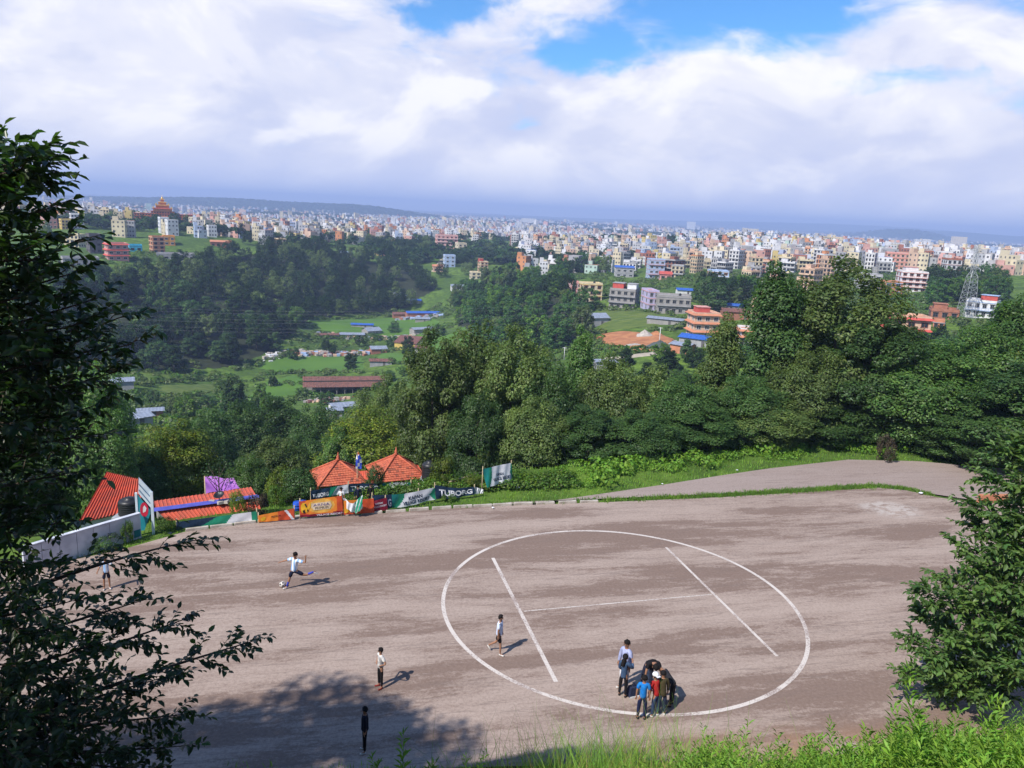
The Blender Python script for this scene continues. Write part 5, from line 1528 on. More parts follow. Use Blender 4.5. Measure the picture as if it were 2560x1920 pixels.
def near_trees():
    T = row_tree
    # the row behind the road bend, left to right
    rows = [(1090, 850, 56, 210, 'n1', 0, 'olive tree at the left end of the near row behind the banners'),
            (1190, 838, 60, 230, 'n3', 1, 'broad olive tree second in the near row, above the standing banner'),
            (1290, 842, 55, 200, 'n1', 0, 'full olive tree third in the near row'),
            (1385, 930, 54, 170, 'n3', 0, 'lower dark tree left of the slim treetop'),
            (1458, 826, 62, 140, 'n2', 2, 'slim light green treetop standing above its neighbours in the near row'),
            (1530, 910, 56, 190, 'n3', 1, 'rounded olive tree right of the slim treetop'),
            (1640, 930, 58, 190, 'n1', 0, 'olive tree below the salmon villa in the near row'),
            (1715, 955, 55, 180, 'n3', 0, 'dark tree in front of the salmon villa'),
            (1815, 795, 60, 165, 'n2', 0, 'pointed olive tree just right of the salmon villa'),
            (1880, 955, 57, 190, 'n3', 0, 'dark lower tree below the low white canopied house'),
            (1955, 668, 62, 235, 'n2', 1, 'tallest left treetop of the near row, reaching over the town'),
            (2035, 880, 60, 190, 'n3', 1, 'dense tree between the two tallest treetops'),
            (2125, 676, 64, 300, 'n1', 0, 'broad tallest right treetop of the near row'),
            (2200, 800, 62, 230, 'n1', 1, 'dark tree under the right side of the tallest treetop'),
            (2290, 900, 62, 240, 'n3', 3, 'fresh green tree below the peach house'),
            (2395, 870, 64, 240, 'n1', 2, 'fresh green tree below the white house and the pylon'),
            (2480, 830, 66, 230, 'n3', 3, 'fresh green crown near the right edge behind the road'),
            (2545, 745, 72, 220, 'n2', 2, 'high green crown at the right edge above the road'),
            (2570, 930, 60, 240, 'n1', 1, 'dark crown at the right edge beside the yellow-leaved shrub'),
            (1340, 1010, 50, 180, 'n3', 1, 'lower olive crown right behind the standing banner'),
            (1480, 1030, 50, 190, 'n1', 1, 'shaded lower crown behind the green verge, third from the banner'),
            (1610, 1040, 51, 190, 'n3', 0, 'shaded lower crown behind the middle of the verge'),
            (1760, 1020, 54, 200, 'n1', 1, 'shaded crown behind the start of the road bend'),
            (1930, 1000, 57, 210, 'n3', 1, 'crown hanging over the verge at the road bend'),
            (2080, 1000, 60, 200, 'n1', 1, 'dark crown behind the bare brown bush'),
            (2330, 1010, 62, 200, 'n3', 0, 'dark crown behind the lush weeds of the bend'),
            (2450, 1020, 60, 190, 'n1', 1, 'dark crown behind the right end of the road'),
            (1200, 1000, 50, 160, 'n3', 0, 'dark crown directly above the black water tank stand'),
            (1105, 1010, 62, 120, 'n3', 1, 'low crown behind the black water tank')]
    for px, py, d, w, pr, mi, lab in rows:
        T(px, py, d, w, pr, mi, lab, 'near tree row behind the road')
    mids = [(428, 1078, 54, 215, 'n3', 2, 'big round tree with yellow-green top behind the orange roof'),
            (345, 1130, 52, 150, 'n3', 0, 'dark tree beside the red roof'),
            (690, 1108, 60, 180, 'n3', 1, 'olive tree behind the garden bushes'),
            (625, 1150, 52, 110, 'n3', 3, 'bright lime green tree next to the orange roof end'),
            (925, 1040, 66, 250, 'n3', 2, 'large yellow-green tree behind the two gazebos'),
            (850, 1085, 64, 120, 'n1', 2, 'small fresh tree left of the large yellow-green tree'),
            (520, 1035, 95, 150, 'n1', 1, 'dark tree on the slope above the lime green tree'),
            (600, 1020, 105, 170, 'n3', 0, 'broad dark tree on the slope behind the garden'),
            (700, 1005, 110, 180, 'n1', 1, 'dark slope tree below the long barn'),
            (790, 1030, 100, 160, 'n3', 0, 'shaded slope tree left of the yellow-green tree'),
            (985, 955, 92, 150, 'n1', 0, 'olive slope tree right of the long barn'),
            (920, 985, 100, 130, 'n3', 1, 'dull olive slope tree below the long barn end'),
            (1040, 1010, 70, 150, 'n1', 0, 'olive tree above the right-hand gazebo'),
            (470, 1065, 80, 150, 'n3', 0, 'dark tree behind the big round one'),
            (760, 1085, 82, 130, 'n1', 1, 'dark tree right above the left-hand gazebo'),
            (580, 943, 255, 68, 'f3', 0, 'round dark tree standing alone in the green field'),
            (650, 965, 262, 40, 'f1', 2, 'small pale tree right of the lone round one'),
            (220, 935, 60, 200, 'n3', 3, 'sunlit green tree behind the left foreground branches'),
            (120, 980, 55, 220, 'n1', 1, 'dark tree behind the left foreground branches'),
            (40, 1020, 52, 200, 'n3', 0, 'dark tree at the left edge behind the foreground branches'),
            (250, 1040, 50, 160, 'n3', 3, 'leafy tree above the red roof')]
    for px, py, d, w, pr, mi, lab in mids:
        T(px, py, d, w, pr, mi, lab)


near_trees()

# ------------------------------------------------------------------ compound beside the tarmac
M_TILE = mat('clay_tile', (0.50, 0.135, 0.070), (0.40, 0.095, 0.052), 3.0, 0.75, spec=0.3)
M_TILED = mat('clay_tile_dark', (0.30, 0.09, 0.055), (0.20, 0.07, 0.045), 3.0, 0.85)
M_WOODP = mat('red_timber', (0.30, 0.07, 0.045), None, 3, 0.7)
M_BAMB = mat('dry_bamboo', (0.42, 0.34, 0.22), (0.30, 0.24, 0.15), 6, 0.7)
M_STEEL = mat('grey_steel', (0.46, 0.48, 0.50), None, 5, 0.5, metal=0.3)


def gazebo(label, px, py, d, side, rise, rz):
    """open garden hut under a pyramid of clay tiles; px,py = roof apex"""
    a = PD(px, py, d)
    g0 = tz(a.x, a.y); ez = a.z - rise
    t = thing('gazebo', label, 'gazebo', (a.x, a.y, g0), rz)
    H = ez - g0; h = side / 2
    b = MB()
    core = [(-h, -h, H), (h, -h, H), (h, h, H), (-h, h, H), (0, 0, H + rise)]
    b.add(core, [(0, 1, 4), (1, 2, 4), (2, 3, 4), (3, 0, 4), (3, 2, 1, 0)])
    rf = b.build('roof', M_TILED, t)
    # tiles: courses up each face, every tile its own little slab
    tl = MB(); g = np.random.default_rng(int(px))
    slope = Vector((0, h, rise)).length
    nrow = int(slope / 0.17)
    for k in range(4):
        ang = k * math.pi / 2; co, si = math.cos(ang), math.sin(ang)
        for r_ in range(nrow):
            u0 = r_ / nrow; u1 = min(1, (r_ + 1.12) / nrow); wrow = 2 * h * (1 - u0) + 0.10
            n = max(1, int(wrow / 0.17))
            for c in range(n):
                x0 = -wrow / 2 + wrow * c / n; x1 = -wrow / 2 + wrow * (c + 0.93) / n
                sk = (1 - u1) / (1 - u0 + 1e-6) if u0 < 1 else 0
                y0 = -h * (1 - u0) - 0.05; y1 = -h * (1 - u1) - 0.0; z0 = H + rise * u0 + 0.045 + 0.008 * g.normal(); z1 = H + rise * u1 + 0.018
                cx = (x0 + x1) / 2; x0b = max(min(x0, h * (1 - u1)), -h * (1 - u1)); x1b = max(min(x1, h * (1 - u1)), -h * (1 - u1))
                tl.cur = 1 if g.random() < 0.12 else 0
                vs = [(x0, y0, z0), (x1, y0, z0), (x1b, y1, z1), (x0b, y1, z1), (x0, y0 + 0.01, z0 - 0.04), (x1, y0 + 0.01, z0 - 0.04)]
                tl.add([(x * co - y * si, x * si + y * co, z) for x, y, z in vs], [(0, 1, 2, 3), (0, 4, 5, 1)])
    struct(tl.build('roof_tiles', [M_TILE, M_TILED], rf), 'stuff')
    for sx, sy in ((-1, -1), (1, -1), (1, 1), (-1, 1)):
        m = MB(); m.tube([(sx * (h + 0.06), sy * (h + 0.06), H + 0.06), (0, 0, H + rise + 0.08)], 0.065, 6); m.build('ridge_cap', M_TILE, rf)
        q = MB(); q.bb(sx * (h - 0.35) - 0.08, sx * (h - 0.35) + 0.08, sy * (h - 0.35) - 0.08, sy * (h - 0.35) + 0.08, -0.6, H); q.build('post', M_WOODP, t)
    f = MB(); f.lathe([(0.13, 0), (0.17, 0.06), (0.07, 0.14), (0.12, 0.24), (0.05, 0.34), (0.015, 0.55)], (0, 0, H + rise + 0.05), 10); f.build('finial', M_TILE, rf)
    b = MB()
    for k in range(4):
        ang = k * math.pi / 2; co, si = math.cos(ang), math.sin(ang)
        if k == 0: continue
        p = [(-h + 0.35, -h + 0.35, 0.75), (h - 0.35, -h + 0.35, 0.75)]
        b.beam(*[(x * co - y * si, x * si + y * co, z) for x, y, z in p], 0.07)
    b.build('railing', M_WOODP, t)
    s = MB(); s.bb(-h + 0.2, h - 0.2, -h + 0.2, h - 0.2, -1.2, 0.08); s.build('plinth', M_CONC, t)
    return t


gazebo('left of two gazebos with a clay-tiled pyramid roof', 845, 1152, 50, 3.05, 1.15, R(24))
gazebo('right of two gazebos with a clay-tiled pyramid roof, nearer the black tank', 990, 1138, 51, 3.3, 1.25, R(24))


def ribbed(name, A, B, C, D, m, parent=None, ribs=16, amp=0.05, thick=0.03):
    """ribbed sheet: A-B lower edge, D-C upper edge; ribs run from lower to upper edge"""
    A, B, C, D = map(Vector, (A, B, C, D)); b = MB(); vs = []; fs = []
    nrm = (B - A).cross(D - A).normalized()
    n = ribs * 4
    for i in range(n + 1):
        t = i / n; o = nrm * (amp if i % 4 == 0 else 0.0)
        vs += [A.lerp(B, t) + o, D.lerp(C, t) + o]
    for i in range(n): fs.append((2 * i, 2 * i + 2, 2 * i + 3, 2 * i + 1))
    b.add(vs, fs); k = len(vs)
    b.add([v - nrm * thick for v in (A, B, C, D)], [(3, 2, 1, 0)])
    return b.build(name, m, parent)


def wpart(mb, name, m, t):
    """part given in world coordinates under an unrotated thing"""
    o = mb.build(name, m, t); o.location = -Vector(t.location); return o


def orange_house():
    zr, ze = 0.35, -0.35
    r0, r1 = P(390, 1274, zr), P(641, 1241, zr)
    b0, b1 = P(384, 1253, ze), P(627, 1218, ze)
    f0, f1 = P(436, 1318, ze), P(655, 1284, ze)
    d0 = (r1 - r0).normalized()
    c = (f0 + b1) / 2; gz = tz(c.x, c.y)
    t = thing('long_house', 'long low house with an orange-red sheet roof and blue ridge beside the kerb', 'house', (c.x, c.y, gz))
    def sh(o): o.location = -Vector(t.location); return o
    sh(ribbed('roof_sheet', f0, f1, r1, r0, M_REDTIN, t, 26, 0.035)); sh(ribbed('roof_sheet', b1, b0, r0, r1, M_REDTIN, t, 26, 0.035))
    bm = mat('blue_ridge', (0.09, 0.10, 0.42), None, 2, 0.5)
    m = MB(); u = Vector((0, 0, 1)); sd = Vector((-d0.y, d0.x, 0)) * 0.26
    a, e = r0 - d0 * 0.1 + u * 0.07, r1 + d0 * 0.1 + u * 0.07
    m.add([a - sd - u * 0.06, e - sd - u * 0.06, e, a, e + sd - u * 0.06, a + sd - u * 0.06], [(0, 1, 2, 3), (3, 2, 4, 5)]); wpart(m, 'ridge_cap', bm, t)
    w = MB()
    i0, i1, j0, j1 = [Vector(v) for v in (f0, f1, b0, b1)]
    def quad(p, q, ztp): w.add([(p.x, p.y, gz - 1), (q.x, q.y, gz - 1), (q.x, q.y, ztp), (p.x, p.y, ztp)], [(0, 1, 2, 3)])
    ins = lambda p: p + (c - Vector((p.x, p.y, 0)) + Vector((0, 0, p.z - c.z))) * 0.04
    F0, F1, B0, B1 = (i0.lerp(i1, 0.01), i0.lerp(i1, 0.99), j0.lerp(j1, 0.01), j0.lerp(j1, 0.99))
    for v in (F0, F1): v += (j0 - i0).normalized() * 0.25
    for v in (B0, B1): v += (i0 - j0).normalized() * 0.25
    quad(F0, F1, ze - 0.05); quad(F1, B1, ze - 0.02); quad(B1, B0, ze - 0.02); quad(B0, F0, ze - 0.02)
    rr = (r0 + Vector((d0.x, d0.y, 0)) * 0.05); re = r1 - d0 * 0.05
    w.add([(F0.x, F0.y, ze - 0.05), (B0.x, B0.y, ze - 0.05), (rr.x, rr.y, zr - 0.06)], [(0, 1, 2)]); w.add([(F1.x, F1.y, ze - 0.05), (B1.x, B1.y, ze - 0.05), (re.x, re.y, zr - 0.06)], [(0, 2, 1)])
    wpart(w, 'wall', M_CONC, t)
    dm = MB(); a = F0.lerp(B0, 0.15); b = F0.lerp(B0, 0.8); o = -d0 * 0.04
    dm.add([(a.x + o.x, a.y + o.y, gz), (b.x + o.x, b.y + o.y, gz), (b.x + o.x, b.y + o.y, ze - 0.1), (a.x + o.x, a.y + o.y, ze - 0.1)], [(0, 3, 2, 1)]); wpart(dm, 'door', MATS['wall_dark'], t)
    # dish, left on the ridge with stones round its foot
    q = r0.lerp(r1, 0.62)
    ds = thing('satellite_dish', 'black satellite dish standing on the blue ridge of the orange roof', 'satellite dish', q + Vector((0, 0, 0.1)))
    ds.scale = (0.62, 0.62, 0.62)
    m = MB(); m.lathe([(0.03, 0.0), (0.18, 0.02), (0.32, 0.08), (0.42, 0.18), (0.425, 0.19), (0.32, 0.1), (0.18, 0.045), (0.03, 0.03)], n=20); o = m.build('dish', M_TANK, ds, (0, 0, 0.28)); o.rotation_euler = (R(26), 0, R(-10))
    m = MB(); m.tube([(0, 0, -0.02), (0, 0.02, 0.3)], 0.03); m.build('mast', M_STEEL, ds)
    m = MB(); m.tube([(0, 0, 0.3), (0, -0.16, 0.62)], 0.015); m.box((0, -0.17, 0.64), (0.06, 0.06, 0.08)); m.build('feed_horn', M_STEEL, ds)
    for k, (dx, dy) in enumerate(((-0.34, -0.12), (0.12, -0.2), (0.36, -0.02))):
        m = MB(); m.box((0, 0, 0.1), (0.34, 0.22, 0.13), 0.5 * k, 0.8); o = m.build('ballast_stone', M_SAND, None, q + Vector((dx, dy, -0.08)), 0.3 * k)
        tag(o, ['left', 'middle', 'right'][k] + ' stone weighting the foot of the satellite dish', 'stone', 'stones on the orange roof')


orange_house()


def red_roof():
    A, B, C, D = P(196, 1308, -0.6), P(352, 1272, -0.6), P(354, 1200, 0.2), P(268, 1180, 0.2)
    c = (A + C) / 2; gz = tz(c.x, c.y)
    t = thing('red_roofed_hall', 'hall with a big ribbed red sheet roof behind the left wall', 'building', (c.x, c.y, gz))
    o = ribbed('roof_sheet', A, B, C, D, M_REDTIN, t, 18, 0.07); o.location = -Vector(t.location)
    w = MB()
    k = 0.06
    Q = [v.lerp((A + B + C + D) / 4, k) for v in (A, B, C, D)]
    for i in range(4):
        p, q = Q[i], Q[(i + 1) % 4]
        w.add([(p.x, p.y, gz - 2), (q.x, q.y, gz - 2), (q.x, q.y, q.z - 0.08), (p.x, p.y, p.z - 0.08)], [(0, 1, 2, 3)])
    wpart(w, 'wall', MATS['wall_white'], t)
    # purple tarpaulin shelter
    pm = mat('purple_tarpaulin', (0.36, 0.13, 0.46), (0.28, 0.10, 0.38), 1.2, 0.6)
    A, B, C, D = P(515, 1234, -1.2), P(600, 1222, -1.2), P(584, 1196, -0.7), P(512, 1190, -0.7)
    c = (A + C) / 2; gz = tz(c.x, c.y)
    t = thing('tarpaulin_shelter', 'purple tarpaulin shelter behind the orange roof', 'shelter', (c.x, c.y, gz))
    n = 10; vs = []; fs = []
    for i in range(n + 1):
        for j in range(n + 1):
            u, v = i / n, j / n
            p = A.lerp(B, u).lerp(D.lerp(C, u), v); vs.append((p.x, p.y, p.z - 0.35 * math.sin(math.pi * u) * math.sin(math.pi * v) * 0.6 + 0.05 * math.sin(9 * u + 5 * v)))
    for i in range(n):
        for j in range(n):
            a = i * (n + 1) + j; fs.append((a, a + n + 1, a + n + 2, a + 1))
    m = MB(); m.add(vs, fs, True); wpart(m, 'tarpaulin', pm, t)
    for p in (A, B, C, D):
        m = MB(); m.tube([(p.x, p.y, tz(p.x, p.y) - 0.3), (p.x, p.y, p.z)], 0.05); wpart(m, 'pole', M_BAMB, t)
    # bare-branched little tree in front of the tarpaulin
    p = P(547, 1228, -1.0)
    t = thing('small_tree', 'thin dark-stemmed little tree against the purple tarpaulin', 'tree', (p.x, p.y, tz(p.x, p.y)))
    m = MB(); h = -0.2 - t.location.z
    m.tube([(0, 0, -0.3), (0.03, 0, h * 0.5), (0, 0.04, h)], [0.06, 0.05, 0.03]); g = np.random.default_rng(3); C = []
    for k in range(12):
        th = k * 2.4; e = Vector((0.75 * math.cos(th), 0.75 * math.sin(th), h + 0.15 + 0.5 * g.random())); m.tube([(0, 0.02, h * (0.55 + 0.04 * k)), e], [0.025, 0.008], 4)
        C += [e + Vector(g.normal(size=3)) * 0.16 for _ in range(26)]
    m.build('trunk', BARK, t)
    C = np.array(C); V, Q = leaf_arrays(C, unit(np.array((0, 0, 1.0)) + 0.7 * g.normal(size=C.shape)), 0.13, 0.07)
    link('crown', np_mesh('crown', V, Q, LEAF['dark']), t)


red_roof()

# walls, tanks, barrels ------------------------------------------------
def compound_wall():
    a, b = P(60, 1430, 0.0), P(352, 1338, 0.0)
    t = thing('compound_wall', 'low whitewashed compound wall at the left of the tarmac', 'wall', a)
    d = b - a; L = d.length; ang = math.atan2(d.y, d.x); n = 7
    wm = mat('whitewash', (0.58, 0.60, 0.66), (0.44, 0.46, 0.52), 1.5, 0.9, 0.3)
    for i in range(n):
        m = MB(); m.bb(L * i / n + 0.01, L * (i + 1) / n - 0.01, -0.07, 0.07, -0.6, 1.05 + 0.02 * (i % 2)); m.build('wall_panel', wm, t, (0, 0, 0), ang)
    m = MB(); m.bb(0, L, -0.1, 0.1, 1.075, 1.13); m.build('coping', wm, t, (0, 0, 0), ang)
    tm = mat('teal_paint', (0.02, 0.19, 0.20), (0.015, 0.14, 0.16), 2, 0.6)
    m = MB(); m.bb(L * 0.93, L * 0.99, -0.10, -0.075, 0.0, 0.35); m.build('painted_patch', tm, t, (0, 0, 0), ang)
    return t


compound_wall()


def water_tank(label, px, py, d, r, h, standh):
    p = PD(px, py, d)         # px,py = foot of tank
    t = thing('water_tank', label, 'water tank', (p.x, p.y, p.z))
    link('tank_body', tank_mesh(M_TANK, r, h), t)
    m = MB(); g = tz(p.x, p.y) - p.z
    for sx in (-1, 1):
        for sy in (-1, 1): m.bb(sx * r * 0.8 - 0.05, sx * r * 0.8 + 0.05, sy * r * 0.8 - 0.05, sy * r * 0.8 + 0.05, g - 0.4, -0.08)
    m.bb(-r - 0.1, r + 0.1, -r - 0.1, r + 0.1, -0.08, -0.005); m.build('stand', M_STEEL, t)


water_tank('tall black ribbed water tank right of the gazebos', 1073, 1197, 49, 0.50, 1.20, 1)
water_tank('black water tank by the signboard and the white wall', 325, 1284, 39.5, 0.50, 0.8, 1)
for k, (px, py) in enumerate(((731, 1272), (743, 1270))):
    p = P(px, py + 14, 0.02) + Vector((0, 0.9, 0)); m = MB()
    m.lathe([(0.05, 0), (0.26, 0), (0.27, 0.05), (0.27, 0.28), (0.285, 0.30), (0.27, 0.32), (0.27, 0.58), (0.285, 0.60), (0.27, 0.62), (0.27, 0.82), (0.26, 0.86), (0.05, 0.86)], n=18)
    t = thing('plastic_barrel', ('left' if k == 0 else 'right') + ' blue plastic barrel beside the orange banner', 'barrel', (p.x, p.y, tz(p.x, p.y) + 0.01), 0, 'blue barrels')
    t.scale = (0.8, 0.8, 0.5)
    m.build('barrel_body', mat('bright_blue_plastic', (0.025, 0.10, 0.55), None, 3, 0.4), t)
    c = MB(); c.lathe([(0.02, 0), (0.05, 0), (0.05, 0.04), (0.02, 0.045)], (0.12, 0, 0.86), 10); c.build('bung', M_TANK, t)


def signboard():
    """tall hinged signboard with a red emblem"""
    a, b = P(346, 1334, 0.0), P(384, 1331, 0.0)
    t = thing('signboard', 'tall teal and white signboard with a red emblem beside the white wall', 'sign', a)
    d = b - a; ang = math.atan2(d.y, d.x); L = d.length
    hl = PD(351, 1192, math.hypot(a.x, a.y)).z; hr = PD(385, 1226, math.hypot(b.x, b.y)).z
    tm = mat('teal_print', (0.02, 0.22, 0.27), (0.03, 0.30, 0.36), 1.2, 0.5); wm = mat('sign_white', (0.62, 0.70, 0.74), (0.48, 0.60, 0.68), 1.5, 0.5); rm = mat('sign_red', (0.62, 0.03, 0.07), None, 3, 0.5); nm = mat('sign_white_figure', (0.78, 0.76, 0.76), None, 3, 0.5)
    def part(nm_, m, mb): o = mb.build(nm_, m, t, (0, 0, 0), ang); return o
    m = MB(); m.bb(-0.05, 0.05, -0.05, 0.05, -0.3, hl - 0.75); part('post', wm, m)
    m = MB(); m.bb(L - 0.06, L + 0.06, -0.06, 0.06, -0.3, hr - 0.05); part('post', wm, m)
    z1 = hl - 0.80; z2 = hr - 0.95
    m = MB(); m.add([(0.05, -0.03, 0.15), (L * 0.42, -0.03, 0.15), (L * 0.86, -0.03, 0.95), (L * 0.86, -0.03, z2), (0.05, -0.03, z1), (0.05, 0.03, 0.15), (L * 0.42, 0.03, 0.15), (L * 0.86, 0.03, 0.95), (L * 0.86, 0.03, z2), (0.05, 0.03, z1)],
                   [(0, 1, 2, 3, 4), (9, 8, 7, 6, 5), (0, 5, 6, 1), (1, 6, 7, 2), (2, 7, 8, 3), (3, 8, 9, 4), (4, 9, 5, 0)]); part('printed_panel', tm, m)
    m = MB(); m.add([(0.1, -0.02, z1 + 0.03), (L, -0.02, z2 + 0.03), (L + 0.02, -0.02, hr - 0.02), (0.16, -0.02, hl), (0.1, 0.03, z1 + 0.03), (L, 0.03, z2 + 0.03), (L + 0.02, 0.03, hr - 0.02), (0.16, 0.03, hl)],
                   [(0, 1, 2, 3), (7, 6, 5, 4), (0, 4, 5, 1), (1, 5, 6, 2), (2, 6, 7, 3), (3, 7, 4, 0)]); part('top_panel', wm, m)
    for f in (0.25, 0.62):
        m = MB(); m.beam((0.13, -0.035, z1 + (hl - z1) * f), (L, -0.035, z2 + (hr - z2) * f), 0.03, 0.03); part('frame_rail', mat('frame_blue', (0.10, 0.22, 0.36), None, 3, 0.5), m)
    m = MB(); n = 20; cx, cz, rx, rz = L * 0.48, 1.18, L * 0.27, 0.36
    m.add([(cx + rx * math.cos(2 * math.pi * i / n), -0.036, cz + rz * math.sin(2 * math.pi * i / n)) for i in range(n)], [tuple(range(n))]); part('emblem', rm, m)
    m = MB(); m.add([(cx - 0.06, -0.042, cz - 0.15), (cx + 0.05, -0.042, cz - 0.1), (cx + 0.1, -0.042, cz + 0.06), (cx + 0.02, -0.042, cz + 0.22), (cx - 0.05, -0.042, cz + 0.1)], [(0, 1, 2, 3, 4)]); part('emblem_figure', nm, m)


signboard()

# banners -----------------------------------------------------------
BC = dict(navy=mat('print_navy', (0.016, 0.040, 0.085), (0.012, 0.030, 0.066), 3, 0.55), teal=mat('print_teal', (0.012, 0.22, 0.20), (0.01, 0.17, 0.16), 3, 0.55),
          green=mat('print_green', (0.02, 0.26, 0.15), (0.015, 0.20, 0.12), 3, 0.55), white=mat('print_white', (0.70, 0.71, 0.75), (0.60, 0.61, 0.66), 3, 0.6), orange=mat('print_orange', (0.72, 0.24, 0.03), (0.66, 0.20, 0.03), 3, 0.55),
          red=mat('print_red', (0.58, 0.085, 0.03), None, 3, 0.55), yellow=mat('print_yellow', (0.78, 0.44, 0.09), None, 3, 0.55), maroon=mat('print_maroon', (0.23, 0.012, 0.035), None, 3, 0.55), gold=mat('print_gold', (0.80, 0.46, 0.03), None, 3, 0.5),
          black=mat('print_black', (0.02, 0.02, 0.025), None, 3, 0.6), grey=mat('print_grey', (0.30, 0.31, 0.38), None, 3, 0.6))
BK = list(BC)


class Banner:
    """printed sheet spanned between four corner points, rippling"""
    def __init__(s, name, label, TL, TR, BR, BL, paint, nu=60, nv=16, wave=0.05, sag=0.0, seed=0, cat='banner', root=None):
        s.c = [Vector(p) for p in (TL, TR, BR, BL)]; s.wave, s.sag, s.ph = wave, sag, seed * 1.7
        s.n = (s.c[1] - s.c[0]).cross(s.c[3] - s.c[0]).normalized()
        if s.n.y > 0: s.n = -s.n
        base = (s.c[3] + s.c[2]) / 2
        s.t = thing(name, label, cat, base, 0, 'advertising banners along the kerb')
        vs = []; fs = []; b = MB()
        for j in range(nv + 1):
            for i in range(nu + 1): vs.append(s.at(i / nu, j / nv))
        b.v = [tuple(Vector(v) - base) for v in vs]
        for j in range(nv):
            for i in range(nu):
                a = j * (nu + 1) + i
                b.f.append((a, a + nu + 1, a + nu + 2, a + 1)); b.mi.append(BK.index(paint((i + 0.5) / nu, (j + 0.5) / nv))); b.sm.append(True)
        s.base = base
        s.o = b.build('printed_sheet', [BC[k] for k in BK], s.t)

    def at(s, u, v, off=0.0):
        """u left to right, v top to bottom"""
        p = s.c[0].lerp(s.c[1], u).lerp(s.c[3].lerp(s.c[2], u), v)
        w = s.wave * (math.sin(u * 11 + s.ph + v * 2.0) * 0.6 + math.sin(u * 23 + v * 5 + s.ph * 2) * 0.4) * (0.35 + 0.65 * v)
        p = p + s.n * (w + off)
        p.z -= s.sag * (math.sin(math.pi * u) ** 2) * (1 - 0.3 * v)
        return p

    def text(s, body, u0, u1, v0, v1, m, name='lettering', bold=0.0):
        cu = bpy.data.curves.new('lettering', 'FONT'); cu.body = body; cu.size = 1.0; cu.offset = bold; cu.resolution_u = 3
        to = bpy.data.objects.new('lettering', cu); COL.objects.link(to)
        bpy.context.view_layer.update()
        me = bpy.data.meshes.new_from_object(to.evaluated_get(bpy.context.evaluated_depsgraph_get()))
        COL.objects.unlink(to); bpy.data.objects.remove(to); bpy.data.curves.remove(cu)
        co = np.empty(len(me.vertices) * 3); me.vertices.foreach_get('co', co); co = co.reshape(-1, 3)
        mn, mx = co.min(0), co.max(0)
        U = u0 + (co[:, 0] - mn[0]) / (mx[0] - mn[0]) * (u1 - u0); Vv = v1 - (co[:, 1] - mn[1]) / (mx[1] - mn[1]) * (v1 - v0)
        out = np.array([tuple(s.at(a, b, 0.012) - s.base) for a, b in zip(U, Vv)])
        me.vertices.foreach_set('co', out.ravel()); me.materials.clear(); me.materials.append(m); me.update()
        return link(name, me, s.t)

    def patch(s, pts, m, name, off=0.010):
        """flat printed shape given in u,v"""
        b = MB(); b.add([s.at(u, v, off) - s.base for u, v in pts], [tuple(range(len(pts)))])
        return b.build(name, m, s.t)

    def post(s, u, h0=-0.4, h1=0.15):
        p = s.at(u, 0); q = s.at(u, 1); b = MB()
        zb = tz(q.x, q.y) + h0
        b.tube([(p.x - s.base.x, p.y - s.base.y + 0.05, zb - s.base.z), (p.x - s.base.x, p.y - s.base.y + 0.05, p.z + h1 - s.base.z)], 0.028, 6)
        return b.build('post', M_BAMB, s.t)


def corners(pl, z0=None, dl=None, dr=None):
    """TL,TR,BR,BL pixel corners -> points; the feet stand at height z0 or at given distances"""
    TL, TR, BR, BL = pl
    if dl is None:
        bl, br = P(*BL, z0), P(*BR, z0); dl, dr = math.hypot(bl.x, bl.y), math.hypot(br.x, br.y)
    return PD(*TL, dl), PD(*TR, dr), PD(*BR, dr), PD(*BL, dl)


def swoosh(u, v, left='teal', navy=0.0, right=True):
    """green curves on the left, white field, green corner on the right"""
    if u < navy: return 'navy'
    e = navy + (0.30 - 0.20 * v + 0.05 * math.sin(v * 3)) * (1 - navy)
    if u < e - 0.10: return 'teal'
    if u < e: return 'green'
    if right and u > 0.90 + 0.08 * abs(v - 0.5) * 2: return 'green'
    return 'white'


